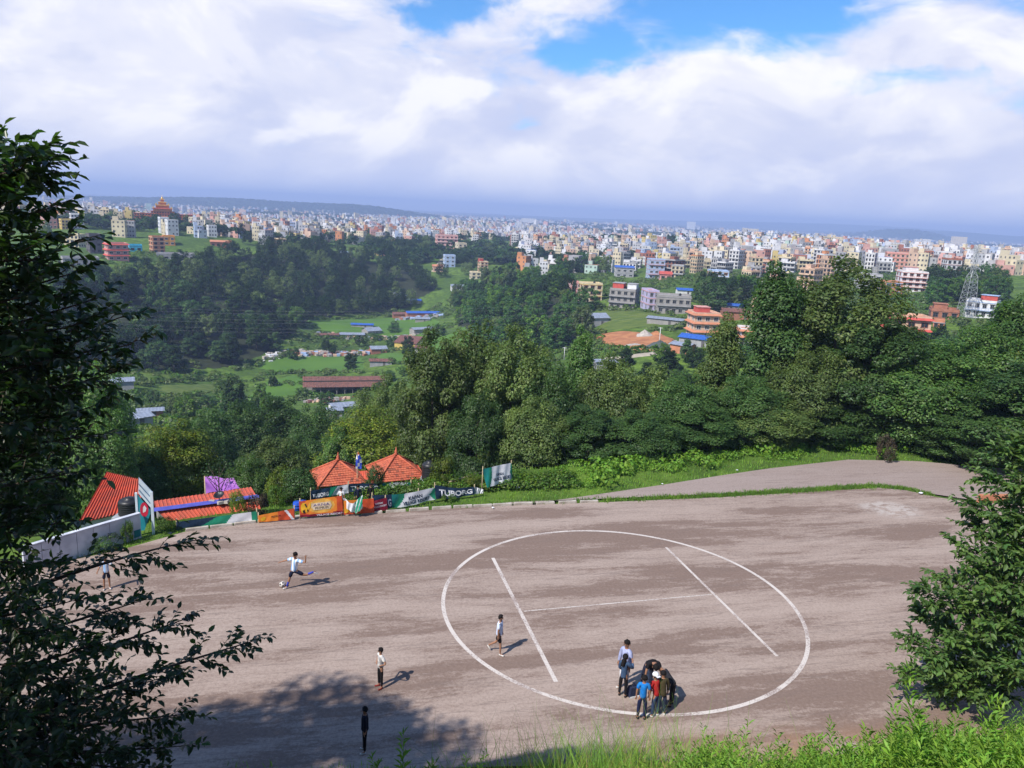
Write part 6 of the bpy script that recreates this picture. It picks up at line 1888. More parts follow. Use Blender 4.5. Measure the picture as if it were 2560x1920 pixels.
def banners():
    # back row
    b = Banner('banner', 'back banner reading TUBORG with a white end, left one in front of the left gazebo', *corners([(776, 1227), (870, 1211), (871, 1232), (777, 1250)], dl=40.0, dr=40.6), lambda u, v: 'navy' if u < 0.52 - 0.04 * v else 'green' if u < 0.62 - 0.08 * v + 0.1 * (1 - v) else 'white', wave=0.04, seed=1)
    b.text('TUBORG', 0.05, 0.47, 0.42, 0.86, BC['white'], bold=0.03); b.text('KAPAN', 0.72, 0.88, 0.30, 0.45, BC['grey']); b.text('VILLAGE RESORT', 0.66, 0.92, 0.52, 0.70, BC['grey']); b.post(0.0, -1.0); b.post(1.0, -1.0)
    b = Banner('banner', 'back banner reading TUBORG with a white end, right one in front of the right gazebo', *corners([(871, 1210), (1027, 1206), (1027, 1228), (872, 1230)], dl=40.8, dr=42.0), lambda u, v: 'navy' if u < 0.5 else 'teal' if u < 0.58 - 0.05 * v else 'green' if u < 0.66 - 0.1 * v else 'white' if u < 0.95 else 'green', wave=0.04, seed=2)
    b.text('TUBORG', 0.03, 0.46, 0.28, 0.80, BC['white'], bold=0.03); b.text('KAPAN', 0.76, 0.86, 0.28, 0.48, BC['grey']); b.text('VILLAGE RESORT', 0.68, 0.92, 0.55, 0.76, BC['grey']); b.post(0.0, -1.0); b.post(1.0, -1.0)
    # orange beer banner
    def og(u, v):
        if v > 0.83 + 0.06 * (1 - u): return 'maroon'
        if u > 0.86 or (u < 0.04): return 'red'
        rr = ((u - 0.5) / 0.42) ** 2 + ((v - 0.42) / 0.55) ** 2
        return 'yellow' if rr < 0.55 else 'orange' if rr < 1.1 else 'red'
    b = Banner('banner', 'orange banner with a golden bull emblem and the word PREMIUM', *corners([(747, 1254), (855, 1239), (858, 1285), (750, 1293)], z0=0.12), og, wave=0.012, seed=3)
    b.patch([(0.28, 0.22), (0.72, 0.22), (0.75, 0.45), (0.70, 0.64), (0.33, 0.64), (0.27, 0.45)], mat('print_pale', (0.74, 0.60, 0.42), None, 3, 0.6), 'plaque')
    b.text('ARNA', 0.32, 0.70, 0.27, 0.42, mat('print_violet', (0.13, 0.11, 0.30), None, 3, 0.6)).location += Vector((0, -0.01, 0))
    b.text('PREMIUM', 0.36, 0.66, 0.46, 0.60, BC['black']).location += Vector((0, -0.01, 0))
    b.text('VILLAGE RESORT', 0.38, 0.99, 0.885, 0.985, BC['white'], bold=0.02).location += Vector((0, -0.01, 0))
    b.patch([(0.03, 0.55), (0.04, 0.25), (0.09, 0.10), (0.15, 0.16), (0.19, 0.40), (0.17, 0.62), (0.12, 0.52), (0.10, 0.75), (0.05, 0.72)], BC['gold'], 'bull_body')
    b.patch([(0.15, 0.40), (0.20, 0.42), (0.235, 0.28), (0.26, 0.08), (0.27, 0.30), (0.25, 0.44), (0.22, 0.55), (0.17, 0.74), (0.13, 0.70)], BC['gold'], 'bull_head', 0.014)
    for pts in ([(0.12, 0.20), (0.15, 0.18), (0.18, 0.40), (0.155, 0.42)], [(0.07, 0.60), (0.11, 0.55), (0.13, 0.72), (0.09, 0.80)], [(0.17, 0.58), (0.20, 0.50), (0.20, 0.64), (0.18, 0.72)]):
        b.patch(pts, BC['black'], 'bull_shading', 0.018)
    b.post(0.02); b.post(0.98)
    # continuation with the draped cloth and the maroon plate
    b = Banner('banner', 'orange-red banner partly covered by a draped cloth', *corners([(859, 1252), (934, 1246), (936, 1281), (860, 1287)], z0=0.10), lambda u, v: 'red' if u > 0.55 or v > 0.9 else 'orange', wave=0.015, seed=4)
    b.patch([(0.02, 0.62), (0.10, 0.50), (0.16, 0.66), (0.12, 0.86), (0.04, 0.9)], BC['gold'], 'bull_body')
    b.post(0.6)
    c = corners([(927, 1254), (967, 1244), (969, 1275), (933, 1281)], z0=0.06)
    b = Banner('banner', 'small maroon plate reading KAPAN VILLAGE RESORT', *c, lambda u, v: 'maroon', wave=0.008, seed=5, nu=24)
    b.text('KAPAN', 0.25, 0.72, 0.24, 0.40, BC['white'], bold=0.02); b.text('VILLAGE RESORT', 0.06, 0.95, 0.50, 0.64, BC['white'], bold=0.015); b.post(0.1); b.post(0.9)
    # cloth hung over the orange banner
    c = corners([(857, 1246), (907, 1238), (906, 1274), (866, 1270)], z0=0.45)
    b = Banner('hanging_cloth', 'white and green cloth slumped over the orange banner', *c, lambda u, v: 'white' if u < 0.62 - 0.1 * v else ('green' if int((u + v * 0.3) * 17) % 4 else 'white'), nu=40, wave=0.14, sag=0.35, seed=6, cat='cloth')
    # front right: navy end, KAPAN VILLAGE RESORT
    b = Banner('banner', 'sagging white banner reading KAPAN VILLAGE RESORT with a navy left end', *corners([(930, 1239), (1088, 1219), (1089, 1249), (933, 1277)], z0=0.10), lambda u, v: swoosh(u, v, navy=0.30), wave=0.05, sag=0.12, seed=7)
    b.text('G', 0.235, 0.285, 0.30, 0.85, BC['white'], bold=0.03); b.text('KAPAN', 0.56, 0.78, 0.28, 0.54, BC['navy'], bold=0.03); b.text('VILLAGE RESORT', 0.47, 0.90, 0.62, 0.90, BC['navy'], bold=0.03)
    b.post(0.0); b.post(0.72); b.post(1.0)
    b = Banner('banner', 'drooping navy banner reading TUBORG on the grass', *corners([(1086, 1213), (1186, 1218), (1187, 1236), (1090, 1248)], z0=0.12), lambda u, v: 'navy', wave=0.05, sag=0.10, seed=8)
    b.text('TUBORG', 0.10, 0.94, 0.26, 0.80, BC['white'], bold=0.03); b.post(0.0); b.post(1.0)
    b = Banner('banner_scrap', 'crumpled white banner end trailing on the grass', *corners([(1187, 1217), (1209, 1224), (1206, 1233), (1188, 1235)], z0=0.10), lambda u, v: 'white', nu=16, wave=0.10, seed=9)
    b = Banner('banner', 'standing white and teal banner on a leaning pole by the trees', *corners([(1207, 1173), (1278, 1157), (1284, 1202), (1217, 1219)], z0=0.30), lambda u, v: swoosh(u, v), wave=0.07, sag=-0.02, seed=10)
    b.text('KAPAN', 0.42, 0.66, 0.40, 0.56, BC['navy'], bold=0.03); b.text('VILLAGE RESORT', 0.27, 0.90, 0.62, 0.80, BC['navy'], bold=0.03); b.post(0.0); b.post(1.0)
    # low one along the orange house
    b = Banner('banner', 'low navy, green and white banner along the orange-roofed house', *corners([(440, 1305), (641, 1278), (643, 1302), (441, 1322)], z0=0.05), lambda u, v: 'navy' if u < 0.40 - 0.1 * v + 0.1 * (1 - v) else 'green' if u < 0.70 - 0.10 * v else 'white' if u < 0.93 else 'green', wave=0.02, seed=11)
    b.post(0.0); b.post(1.0)
    b = Banner('banner', 'short orange banner with a bull print at the left of the blue barrels', *corners([(645, 1289), (735, 1271), (736, 1298), (646, 1306)], z0=0.05), lambda u, v: 'white' if 0.72 + 0.2 * v < u < 0.80 + 0.2 * v else ('orange' if u < 0.55 else 'red'), wave=0.015, seed=12)
    b.patch([(0.06, 0.5), (0.14, 0.25), (0.22, 0.45), (0.18, 0.8), (0.09, 0.85)], BC['gold'], 'bull_body'); b.text('PREMIUM', 0.36, 0.62, 0.35, 0.6, BC['black']); b.post(0.0); b.post(1.0)
    # poles
    for lab, p, q, r in (('leaning bamboo pole held up to the standing banner', P(1122, 1226, 0.1), None, (1207, 1180)), ):
        e = PD(*r, 44.2); a = PD(1122, 1205, 41.5); m = MB(); m.tube([a, e], [0.035, 0.03]); m.tube([(a.x, a.y, tz(a.x, a.y) - 0.2), a], 0.03)
        tag(m.build('bamboo_pole', M_BAMB), lab, 'pole')
    for lab, px, pyt, pyb in (('short bamboo stake right of the leaning pole', 1139, 1189, 1220), ('short bamboo stake behind the sagging white banner', 1049, 1208, 1232)):
        q = P(px, pyb, 0.0) + Vector((0, 0.5, 0)); tp = PD(px - 3, pyt, math.hypot(q.x, q.y)); m = MB(); m.tube([(q.x, q.y, -0.3), tp], 0.035); tag(m.build('bamboo_stake', M_BAMB), lab, 'stake', 'bamboo stakes')
    # flag between the gazebos
    p = PD(893, 1172, 49); top = PD(893, 1130, 49); t = thing('flag', 'tall blue, white and red banner flag between the two gazebos', 'flag', (p.x, p.y, tz(p.x, p.y)))
    m = MB(); m.tube([(0, 0, -0.3), (0, 0, top.z - t.location.z)], [0.035, 0.02]); m.build('pole', M_BAMB, t)
    n = 14; m = MB(); zt = top.z - t.location.z; zb = p.z - t.location.z; vs = []; fs = []
    for j in range(n + 1):
        v = j / n; w = 0.10 + 0.28 * min(1, v * 2.5)
        for i in range(4): vs.append((0.02 + w * (i / 3 - 0.3), 0.05 * math.sin(i * 1.6 + v * 5), zt + (zb - zt) * v))
    fm = []
    for j in range(n):
        for i in range(3):
            a = j * 4 + i; m.cur = 0 if j < 2 else (2 if (i + j // 3) % 3 == 1 else 1); m.add([vs[a], vs[a + 4], vs[a + 5], vs[a + 1]], [(0, 1, 2, 3)], True)
    m.build('flag_cloth', [BC['red'], mat('flag_blue', (0.03, 0.06, 0.42), None, 3, 0.6), BC['white']], t)


banners()
# red roof pieces behind the gazebos
for lab, q in (('small red sheet roof showing between the gazebos', [(880, 1207, -1.4), (935, 1196, -1.4), (925, 1176, -0.7), (893, 1178, -0.7)]), ('red sheet roof edge right of the right gazebo', [(1010, 1190, -1.6), (1061, 1190, -1.6), (1045, 1163, -0.6), (1020, 1160, -0.6)])):
    A, B, C, D = [P(*v) + Vector((0, 5.5, 0)) for v in q]
    A, B, C, D = [PD(v[0], v[1], 52.5 + (0.9 if k > 1 else 0)) for k, v in enumerate(q)]
    t = thing('garden_shelter', lab, 'shelter', ((A.x + C.x) / 2, (A.y + C.y) / 2, tz((A.x + C.x) / 2, (A.y + C.y) / 2)))
    o = ribbed('roof_sheet', A, B, C, D, M_REDTIN, t, 8, 0.03); o.location = -Vector(t.location)
    for p in (A, B, C, D):
        m = MB(); m.tube([(p.x, p.y, tz(p.x, p.y) - 0.3), (p.x, p.y, p.z - 0.03)], 0.05); wpart(m, 'post', M_WOODP, t)

# ------------------------------------------------------------------ pylons and wires
def pylon(label, x, y, z, h, rz):
    t = thing('pylon', label, 'pylon', (x, y, z), rz, 'lattice pylons')
    m = MB(); W = lambda f: 2.2 * (1 - f) + 0.45 * f if f < 0.62 else 0.55
    lv = np.linspace(0, 1, 15); pts = []
    for f in lv:
        w = W(f); pts.append([(sx * w, sy * w, f * h) for sx, sy in ((-1, -1), (1, -1), (1, 1), (-1, 1))])
    for i in range(14):
        for k in range(4):
            m.beam(pts[i][k], pts[i + 1][k], 0.10); k2 = (k + 1) % 4
            m.beam(pts[i][k], pts[i + 1][k2], 0.05); m.beam(pts[i][k2], pts[i + 1][k], 0.05); m.beam(pts[i][k], pts[i][k2], 0.05)
    for k in range(4): m.beam((pts[0][k][0], pts[0][k][1], -2), pts[0][k], 0.2)
    m.build('lattice_mast', M_STEEL, t)
    tips = []
    for f in (0.68, 0.80, 0.92):
        a = MB(); z0 = f * h
        for sx in (-1, 1):
            tip = (sx * 3.6, 0, z0 + 0.1)
            for sy in (-0.5, 0.5): a.beam((sx * 0.5, sy, z0), tip, 0.09); a.beam((sx * 0.5, sy, z0 + 0.9), tip, 0.09)
            a.tube([tip, (tip[0], 0, z0 - 0.9)], 0.09, 5); tips.append(Vector((tip[0], 0, z0 - 0.9)))
        a.build('cross_arm', M_STEEL, t)
    t_m = Matrix.Translation((x, y, z)) @ Matrix.Rotation(rz, 4, 'Z')
    return [t_m @ p for p in tips]


_p = hit(2412, 797); _q = PD(-520, 830, 330)
_a = math.atan2(_q.y - _p.y, _q.x - _p.x) - math.pi / 2
_t1 = pylon('tall grey lattice pylon standing left of the white house', _p.x, _p.y, _p.z, 24.5, _a)
_t2 = pylon('grey lattice pylon far to the left, outside the view', _q.x, _q.y, tz(_q.x, _q.y), 24.5, _a)
_wm = mat('wire_metal', (0.42, 0.42, 0.45), None, 2, 0.5, metal=0.5)
for k, (a, b) in enumerate(zip(_t1, _t2)):
    m = MB(); n = 40; m.tube([a.lerp(b, i / n) - Vector((0, 0, 15.5 * 4 * (i / n) * (1 - i / n))) for i in range(n + 1)], 0.009, 4, cap=False)
    tag(m.build('power_line', _wm), f'thin power line crossing in front of the wood, {["lowest", "lowest", "middle", "middle", "top", "top"][k]} pair, {["nearer", "farther"][k % 2]} wire', 'wire', 'power lines over the valley')
for lab, px, pyb, pyt in (('thin concrete lamp post by the dirt yard', 1647, 870, 818), ('thin wooden post at the left of the dirt yard', 1410, 900, 868)):
    q = hit(px, pyb); h = PD(px, pyt, math.hypot(q.x, q.y)).z - q.z
    t = thing('lamp_post', lab, 'post', q)
    m = MB(); m.tube([(0, 0, -0.5), (0, 0, h)], [0.13, 0.09]); m.build('pole', MATS['wall_white'], t)
    m = MB(); m.beam((-0.7, 0, h - 0.2), (0.7, 0, h - 0.2), 0.12); m.build('cross_arm', MATS['wall_white'], t)

# ------------------------------------------------------------------ verge grass and weeds
def tufts(name, label, xs, ys, h, per, m, seed, wid=0.10, z0=None, cat='grass'):
    g = np.random.default_rng(seed); n = len(xs); i = np.repeat(np.arange(n), per); k = n * per
    z = tz_arr(xs, ys) if z0 is None else np.full(n, z0)
    hh = h * (0.5 + g.random(k)); th = g.random(k) * 6.283; ln = g.random(k) * 0.6
    bx = xs[i] + g.normal(size=k) * 0.09; by = ys[i] + g.normal(size=k) * 0.09; bz = z[i] - 0.02
    dx, dy = np.cos(th), np.sin(th); w = wid * h * (0.6 + 0.8 * g.random(k))
    p0 = np.stack([bx - dy * w, by + dx * w, bz], 1); p1 = np.stack([bx + dy * w, by - dx * w, bz], 1)
    p2 = np.stack([bx + dx * hh * ln * 0.5 + dy * w * 0.6, by + dy * hh * ln * 0.5 - dx * w * 0.6, bz + hh * 0.6], 1)
    p3 = np.stack([bx + dx * hh * ln, by + dy * hh * ln, bz + hh], 1)
    V = np.stack([p0, p1, p2, p3], 1).reshape(-1, 3)
    o = link(name, np_mesh(name, V, np.arange(4 * k).reshape(k, 4), m)); return tag(o, label, cat, kind='stuff')


def verge():
    g = np.random.default_rng(77)
    flat = FLAT; kerb = np.array(KERB); road = np.array(ROADTOP)
    N = 60000
    x = g.uniform(-26, 50, N); y = g.uniform(26, 60, N)
    d = poly_dist(x, y, flat)
    ky = np.interp(x, kerb[:, 0], kerb[:, 1])
    ry = np.interp(x, road[:, 0], road[:, 1], left=-1)
    lim = np.where(x < 1.6, ky + 0.22, ry + 0.05)
    ok = (y > lim) & (d < 3.0) & (x > -19)
    tufts('verge_grass', 'short bright grass on the verge behind the kerb and road', x[ok], y[ok], 0.15, 3, LEAF['grass'], 5, 0.13)
    # strip between tarmac and road
    t = g.random(2600); seg = np.array(dense(KERB[6:14], 0.3)); idx = (t * (len(seg) - 1)).astype(int)
    sx = seg[idx, 0] + g.normal(size=2600) * 0.05; sy = seg[idx, 1] + 0.28 + g.normal(size=2600) * 0.16
    keep = g.random(2600) < np.clip((sx - 2) / 14, 0.06, 1)
    tufts('strip_grass', 'ragged grass strip between the tarmac and the road', sx[keep], sy[keep], 0.14, 7, LEAF['grass'], 6, 0.12, z0=0.0)
    # lush weeds along the outer edge of the bend
    M = 420
    fx = g.uniform(3, 46, M); fy = np.interp(fx, road[:, 0], road[:, 1]) + 2.0 + 0.8 * np.sin(fx * 0.9) + np.abs(g.normal(size=M)) * 2.0
    rs = g.uniform(0.18, 0.5, M) * (1 + 0.8 * (g.random(M) < 0.2)); leaf_mass('bend_weeds', 'lush bright weeds along the outer edge of the road bend', fx, fy, rs * 1.5, rs, 70, 0.30, LEAF['weed'], 8, 'weeds', -0.1)
    M = 260
    fx = g.uniform(-9, 4, M); fy = np.interp(fx, kerb[:, 0], kerb[:, 1]) + 2.6 + np.abs(g.normal(size=M)) * 1.3
    rs = g.uniform(0.25, 0.6, M); leaf_mass('garden_weeds', 'rough weeds and herbs behind the banners', fx, fy, rs * 1.6, rs, 60, 0.30, LEAF['fresh'], 9, 'weeds', -0.1)
    # a soil shoulder under the grass
    bs = [('bare_bush', 'bare brownish bush at the edge of the bend weeds', 2222, 1080, 57, 46, 3), ('shrub', 'yellow-leaved shrub at the right edge beyond the road', 2545, 860, 66, 90, 1)]
    for nm, lab, px, pyt, d_, w, mi in bs:
        x_, y_, z_, zt = at_top(px, pyt, d_); tree('bush', mi, x_, y_, z_ - 0.2, max(1.5, zt - z_), w * d_ / F_PX, lab, 'bush', nm)
    for lab, px, py, h, w, mi in [('clipped round topiary bush by the stone seat', 687, 1262, 1.05, 1.0, 0), ('small leafy shrub in front of the orange roof', 590, 1296, 1.5, 0.85, 1), ('reddish-leaved shrub right of the orange roof', 640, 1290, 1.2, 1.2, 3),
                                 ('small shrub at the foot of the signboard', 408, 1330, 0.75, 0.9, 0), ('slim shrub in front of the white wall', 314, 1360, 1.1, 0.55, 0), ('dark shrub at the left end of the white wall', 245, 1372, 0.8, 1.6, 2),
                                 ('garden shrub left of the left gazebo', 745, 1240, 1.6, 2.0, 2), ('garden shrub with orange flowers near the barrels', 700, 1235, 1.5, 1.8, 1), ('shrub between the gazebos', 935, 1225, 1.5, 1.1, 2),
                                 ('leafy shrub right of the black water tank', 1105, 1215, 1.8, 1.4, 1), ('low shrub at the foot of the TUBORG banner on the grass', 1120, 1252, 0.5, 0.9, 0), ('low shrub behind the scrap of banner', 1180, 1225, 0.9, 1.3, 1)]:
        p = P(px, py, 0.0) + Vector((0, 0.25, 0)); z = tz(p.x, p.y)
        tree('bush', mi, p.x, p.y, z - 0.1, h - min(0, z) * 1.0, w, lab, 'shrub', 'shrub')


verge()
# rubbish on the grass and tarmac edge
_lg = np.random.default_rng(12)
for k, (px, py, s, lab) in enumerate([(1294, 1222, 0.16, 'white crumpled litter by the standing banner'), (1289, 1217, 0.10, 'small white scrap above the crumpled litter'), (2302, 1236, 0.14, 'white bag on the strip near the cement spill'), (1232, 1272, 0.08, 'white paper at the kerb'), (1842, 1178, 0.09, 'white scrap on the far road edge'),
                                     (1656, 1213, 0.09, 'white scrap on the road verge in the middle'), (1413, 1195, 0.12, 'pale rag on the verge under the trees')]):
    p = P(px, py, 0.0); m = MB(); n = 8
    vs = [(s * (0.6 + 0.6 * _lg.random()) * math.cos(2 * math.pi * i / n), s * (0.6 + 0.5 * _lg.random()) * math.sin(2 * math.pi * i / n), 0.01 + s * 0.4 * _lg.random()) for i in range(n)] + [(0, 0, s * 0.7)]
    m.add(vs, [(i, (i + 1) % n, n) for i in range(n)]); tag(m.build('litter', BC['white'], None, p + Vector((0, 0, 0.06))), lab, 'litter', 'scraps of litter')
p = P(2445, 1256, 0.0); t = thing('brick_wall_stub', 'short red brick wall end beside the right foreground tree', 'wall', p, R(8))
bm_ = MB(); bm_.box((0, 0, 0), (0.23, 0.11, 0.07)); bme = bm_.mesh('brick', MATS['wall_terracotta'])
for r_ in range(6):
    for c in range(8):
        for w_ in range(2): link('brick', bme, t, (0.12 + c * 0.245 + (0.12 if r_ % 2 else 0), w_ * 0.12, 0.04 + r_ * 0.078))

# ------------------------------------------------------------------ foreground trees with single leaves
def leaf6(n, C, N, A, L, W):
    """pointed leaves folded at the midrib: two quads each"""
    B = np.cross(N, A); L = L[:, None]; W = W[:, None]
    b0 = C; tip = C + A * L - N * L * 0.18
    l1 = C + A * L * 0.32 + B * W * 0.5 + N * W * 0.16; l2 = C + A * L * 0.68 + B * W * 0.42 + N * W * 0.10
    r1 = C + A * L * 0.32 - B * W * 0.5 + N * W * 0.16; r2 = C + A * L * 0.68 - B * W * 0.42 + N * W * 0.10
    V = np.stack([b0, l1, l2, tip, r2, r1], 1).reshape(-1, 3); o = np.arange(n)[:, None] * 6
    Q = np.stack([o + np.array((0, 3, 2, 1)), o + np.array((0, 5, 4, 3))], 1).reshape(-1, 4)
    return V, Q


def branchy(name, label, trunk, tips, leafm, leaf, seed, twigs=24, per=9, sag=0.25, twl=0.75, trunk_r=0.2, nsingle=300):
    """trunk polyline, limbs to each tip, twigs and leaves; the leaves that show largest are objects of their own"""
    g = np.random.default_rng(seed)
    base = Vector(trunk[0]); t = thing(name, label, 'tree', base)
    m = MB(); k = len(trunk)
    m.tube([Vector(p) - base for p in trunk], [trunk_r * (1 - 0.8 * i / (k - 1)) for i in range(k)], 10); m.build('trunk', BARK, t)
    LC, LN, LA = [], [], []
    tw = MB()
    for ti, tip in enumerate(tips):
        tip = Vector(tip[:3])
        # leave the trunk below the tip
        zs = [p[2] for p in trunk]; hd = min((Vector(p).xy - tip.xy).length for p in trunk)
        z0 = min(max(tip.z - 0.30 * hd - 0.4, zs[0] + 0.15 * (zs[-1] - zs[0])), zs[-1])
        f = np.interp(z0, zs, range(k)); i0 = int(min(f, k - 2)); p0 = Vector(trunk[i0]).lerp(Vector(trunk[i0 + 1]), f - i0)
        mid = p0.lerp(tip, 0.5) + Vector((0, 0, sag * 0.5)) + Vector(g.normal(size=3)) * 0.12
        pts = [p0.lerp(mid, u * 2).lerp(mid.lerp(tip, max(0, u * 2 - 1)), u) if False else (p0 * (1 - u) ** 2 + mid * 2 * u * (1 - u) + tip * u * u) for u in np.linspace(0, 1, 9)]
        L = (tip - p0).length
        b = MB(); r0 = 0.011 * L + 0.012
        b.tube([p - base for p in pts], [r0 * (1 - 0.88 * i / 8) for i in range(9)], 5); b.build('branch', BARK, t)
        nt = max(6, int(twigs * L / 4))
        for q in range(nt):
            u = 0.22 + 0.78 * (q + g.random()) / nt; i = min(int(u * 8), 7); c = pts[i].lerp(pts[i + 1], u * 8 - i)
            d = (pts[i + 1] - pts[i]).normalized()
            sd = Vector(g.normal(size=3)); sd = (sd - d * sd.dot(d)).normalized()
            dirv = (d * 0.75 + sd * (0.8 if q < nt - 2 else 0.2) + Vector((0, 0, 0.12))).normalized()
            ll = twl * (0.45 + 0.75 * g.random()) * (1.15 - 0.55 * u)
            e = c + dirv * ll - Vector((0, 0, 0.10 * ll))
            tw.tube([c - base, e - base], [0.007, 0.003], 3, cap=False, smooth=False)
            npl = max(3, int(per * (0.6 + 0.8 * g.random())))
            for s in range(npl):
                v = 0.15 + 0.85 * s / max(1, npl - 1); pos = c.lerp(e, v)
                side = dirv.cross(Vector((0, 0, 1))).normalized() * (1 if s % 2 else -1)
                ad = (dirv * 0.55 + side * (0.8 if s < npl - 1 else 0.1) + Vector(g.normal(size=3)) * 0.28 - Vector((0, 0, 0.22))).normalized()
                LC.append(pos); LA.append(ad); LN.append(Vector(g.normal(size=3)) * 0.42 + Vector((0, 0, 1)))
    tw.build('twigs', BARK, t)['kind'] = 'stuff'
    C = np.array([tuple(p - base) for p in LC]); A = unit(np.array([tuple(p) for p in LA])); N = np.array([tuple(p) for p in LN]); N = unit(N - A * (N * A).sum(1, keepdims=True))
    n = len(C); Ls = leaf * (0.65 + 0.6 * g.random(n)); Ws = Ls * (0.42 + 0.12 * g.random(n))
    # the leaves that show largest: nearest to the viewpoint inside the frame
    W = C + np.array(base) - np.array((0, 0, CAM_H)); zc = W @ np.array(_F)
    px = 1280 + F_PX * (W @ np.array(_right)) / zc; py = 960 + F_PX * (W @ np.array(_down)) / zc
    score = np.where((px > 2) & (px < 2558) & (py > 0) & (py < 1918) & (zc > 0), Ls * np.abs((N * unit(W)).sum(1)) / np.maximum(zc, 0.1), 0)
    order = np.argsort(-score); S = order[:nsingle]; rest = order[nsingle:]
    V, Q = leaf6(len(rest), C[rest], N[rest], A[rest], Ls[rest], Ws[rest])
    struct(link('foliage', np_mesh('foliage', V, Q, leafm), t), 'stuff')
    lv, lq = leaf6(1, np.zeros((1, 3)), np.array([(0, 0, 1.0)]), np.array([(0, 1.0, 0)]), np.array([1.0]), np.array([0.48])); lm = np_mesh('leaf', lv, lq, leafm)
    for i in S:
        o = link('leaf', lm, t); a, nn = Vector(A[i]), Vector(N[i]); x = a.cross(nn)
        M4 = Matrix((x, a, nn)).transposed().to_4x4(); o.matrix_basis = Matrix.Translation(C[i]) @ M4 @ Matrix.Scale(float(Ls[i]), 4)
    return t


def fg_trees():
    g = np.random.default_rng(50)
    tx, ty = -9.6, 11.2; z0 = tz(tx, ty)
    trunk = [(tx, ty, z0 - 0.4), (tx + 0.1, ty, z0 + 2.5), (tx + 0.25, ty - 0.3, z0 + 5.5), (tx + 0.6, ty - 0.9, z0 + 8.2), (tx + 1.1, ty - 1.5, 14.6), (tx + 1.6, ty - 2.2, 16.4)]
    T = [(105, 365, 10.4), (70, 390, 10.2), (120, 405, 10.4), (118, 455, 10.5), (125, 520, 10.5), (60, 420, 10), (30, 500, 10), (110, 590, 10.8), (195, 600, 11), (90, 650, 10.6), (190, 680, 11), (40, 640, 10), (150, 740, 11),
         (245, 745, 11.3), (60, 740, 10.4), (310, 790, 11.5), (200, 810, 11.2), (100, 820, 10.6), (330, 860, 11.8), (230, 880, 11.5), (120, 900, 11), (40, 880, 10.4), (290, 930, 11.8), (180, 960, 11.3), (70, 980, 10.8), (250, 1010, 11.6),
         (130, 1050, 11.2), (30, 1060, 10.6), (225, 1090, 11.6), (90, 1140, 11), (190, 1180, 11.6), (40, 1210, 11), (130, 1260, 11.4), (60, 1320, 11.2), (190, 1300, 12), (110, 1410, 11.6),
         (500, 1348, 13.0), (360, 1500, 12.6), (190, 1500, 12.0), (60, 1480, 11.5), (470, 1545, 13.0), (300, 1590, 12.6), (140, 1580, 12), (635, 1602, 13.4), (420, 1690, 13), (240, 1690, 12.5), (80, 1670, 12),
         (470, 1785, 13), (330, 1780, 12.6), (180, 1790, 12.2), (50, 1780, 11.8), (455, 1865, 13), (300, 1880, 12.6), (140, 1890, 12.2), (30, 1890, 11.8), (380, 1925, 12.6),
         (15, 370, 9.8), (-40, 450, 10), (-60, 700, 10), (-80, 1000, 10.5), (-60, 1300, 11)]
    branchy('foreground_tree', 'dark leafy tree filling the left edge, its lower branches over the tarmac', trunk, [tuple(PD(*q)) for q in T], LEAF['shiny'], 0.150, 51, twigs=35, per=10, sag=0.2, trunk_r=0.22)
    # small tree at the right edge of the tarmac
    b = P(2487, 1812, 0.05); b = Vector((b.x, b.y, tz(b.x, b.y) - 0.1))
    trunk = [tuple(b), (b.x + 0.05, b.y, 1.4), (b.x + 0.25, b.y + 0.1, 3.0), (b.x + 0.5, b.y + 0.3, 4.6), (b.x + 0.8, b.y + 0.4, 6.2), (b.x + 1.0, b.y + 0.5, 7.6)]
    D = math.hypot(b.x, b.y)
    T = [(2262, 1682, -0.6), (2275, 1595, -0.3), (2300, 1520, 0.2), (2298, 1470, -1), (2345, 1560, 1), (2330, 1640, -1.2), (2380, 1690, -0.8), (2340, 1720, 0.4), (2440, 1730, -1.2), (2500, 1740, -1), (2395, 1600, -1.5), (2450, 1650, -1.6), (2520, 1660, -1.7), (2360, 1440, 0.6), (2400, 1500, -1.3), (2470, 1560, -1.8), (2540, 1590, -1.6),
         (2395, 1358, 0), (2430, 1420, -1.2), (2425, 1310, 0.5), (2480, 1470, -1.6), (2550, 1500, -1.5), (2420, 1262, 0.2), (2490, 1370, -1.2), (2445, 1185, 0.4), (2500, 1290, -0.8), (2560, 1420, -1), (2500, 1125, 0), (2530, 1210, -0.6), (2560, 1300, -0.6), (2550, 1090, 0.3), (2590, 1180, -0.3), (2610, 1060, 0.2),
         (2640, 1300, 0), (2660, 1450, 0), (2680, 1600, 0), (2620, 1690, -0.5), (2700, 1380, 0.8), (2640, 1180, 0.4), (2600, 1500, 1.2), (2520, 1400, 1.2), (2480, 1600, 1.3), (2560, 1700, 0.8), (2600, 1350, -1.2), (2640, 1550, -1.2)]
    branchy('foreground_tree', 'bushy tree with drooping branches at the right edge of the tarmac', trunk, [tuple(PD(x, y, D + dd)) for x, y, dd in T], LEAF['mid'], 0.21, 52, twigs=66, per=12, sag=0.35, twl=0.9, trunk_r=0.12)
    # tall tree on the bank left of the viewpoint: it throws the big shadow on the tarmac
    tree('n3', 0, -18.0, 4.2, tz(-18.0, 4.2) - 0.2, 22.3 - tz(-18.0, 4.2), 12.4, 'tall tree on the bank left of the viewpoint, shading the tarmac', 'tree', 'shade_tree', rz=0.4)
    tree('n1', 1, -11.0, 0.5, tz(-11.0, 0.5) - 0.2, 10.5, 8.0, 'tree on the bank beside the viewpoint, shading the left branches', 'tree', 'shade_tree', rz=1.4)


fg_trees()


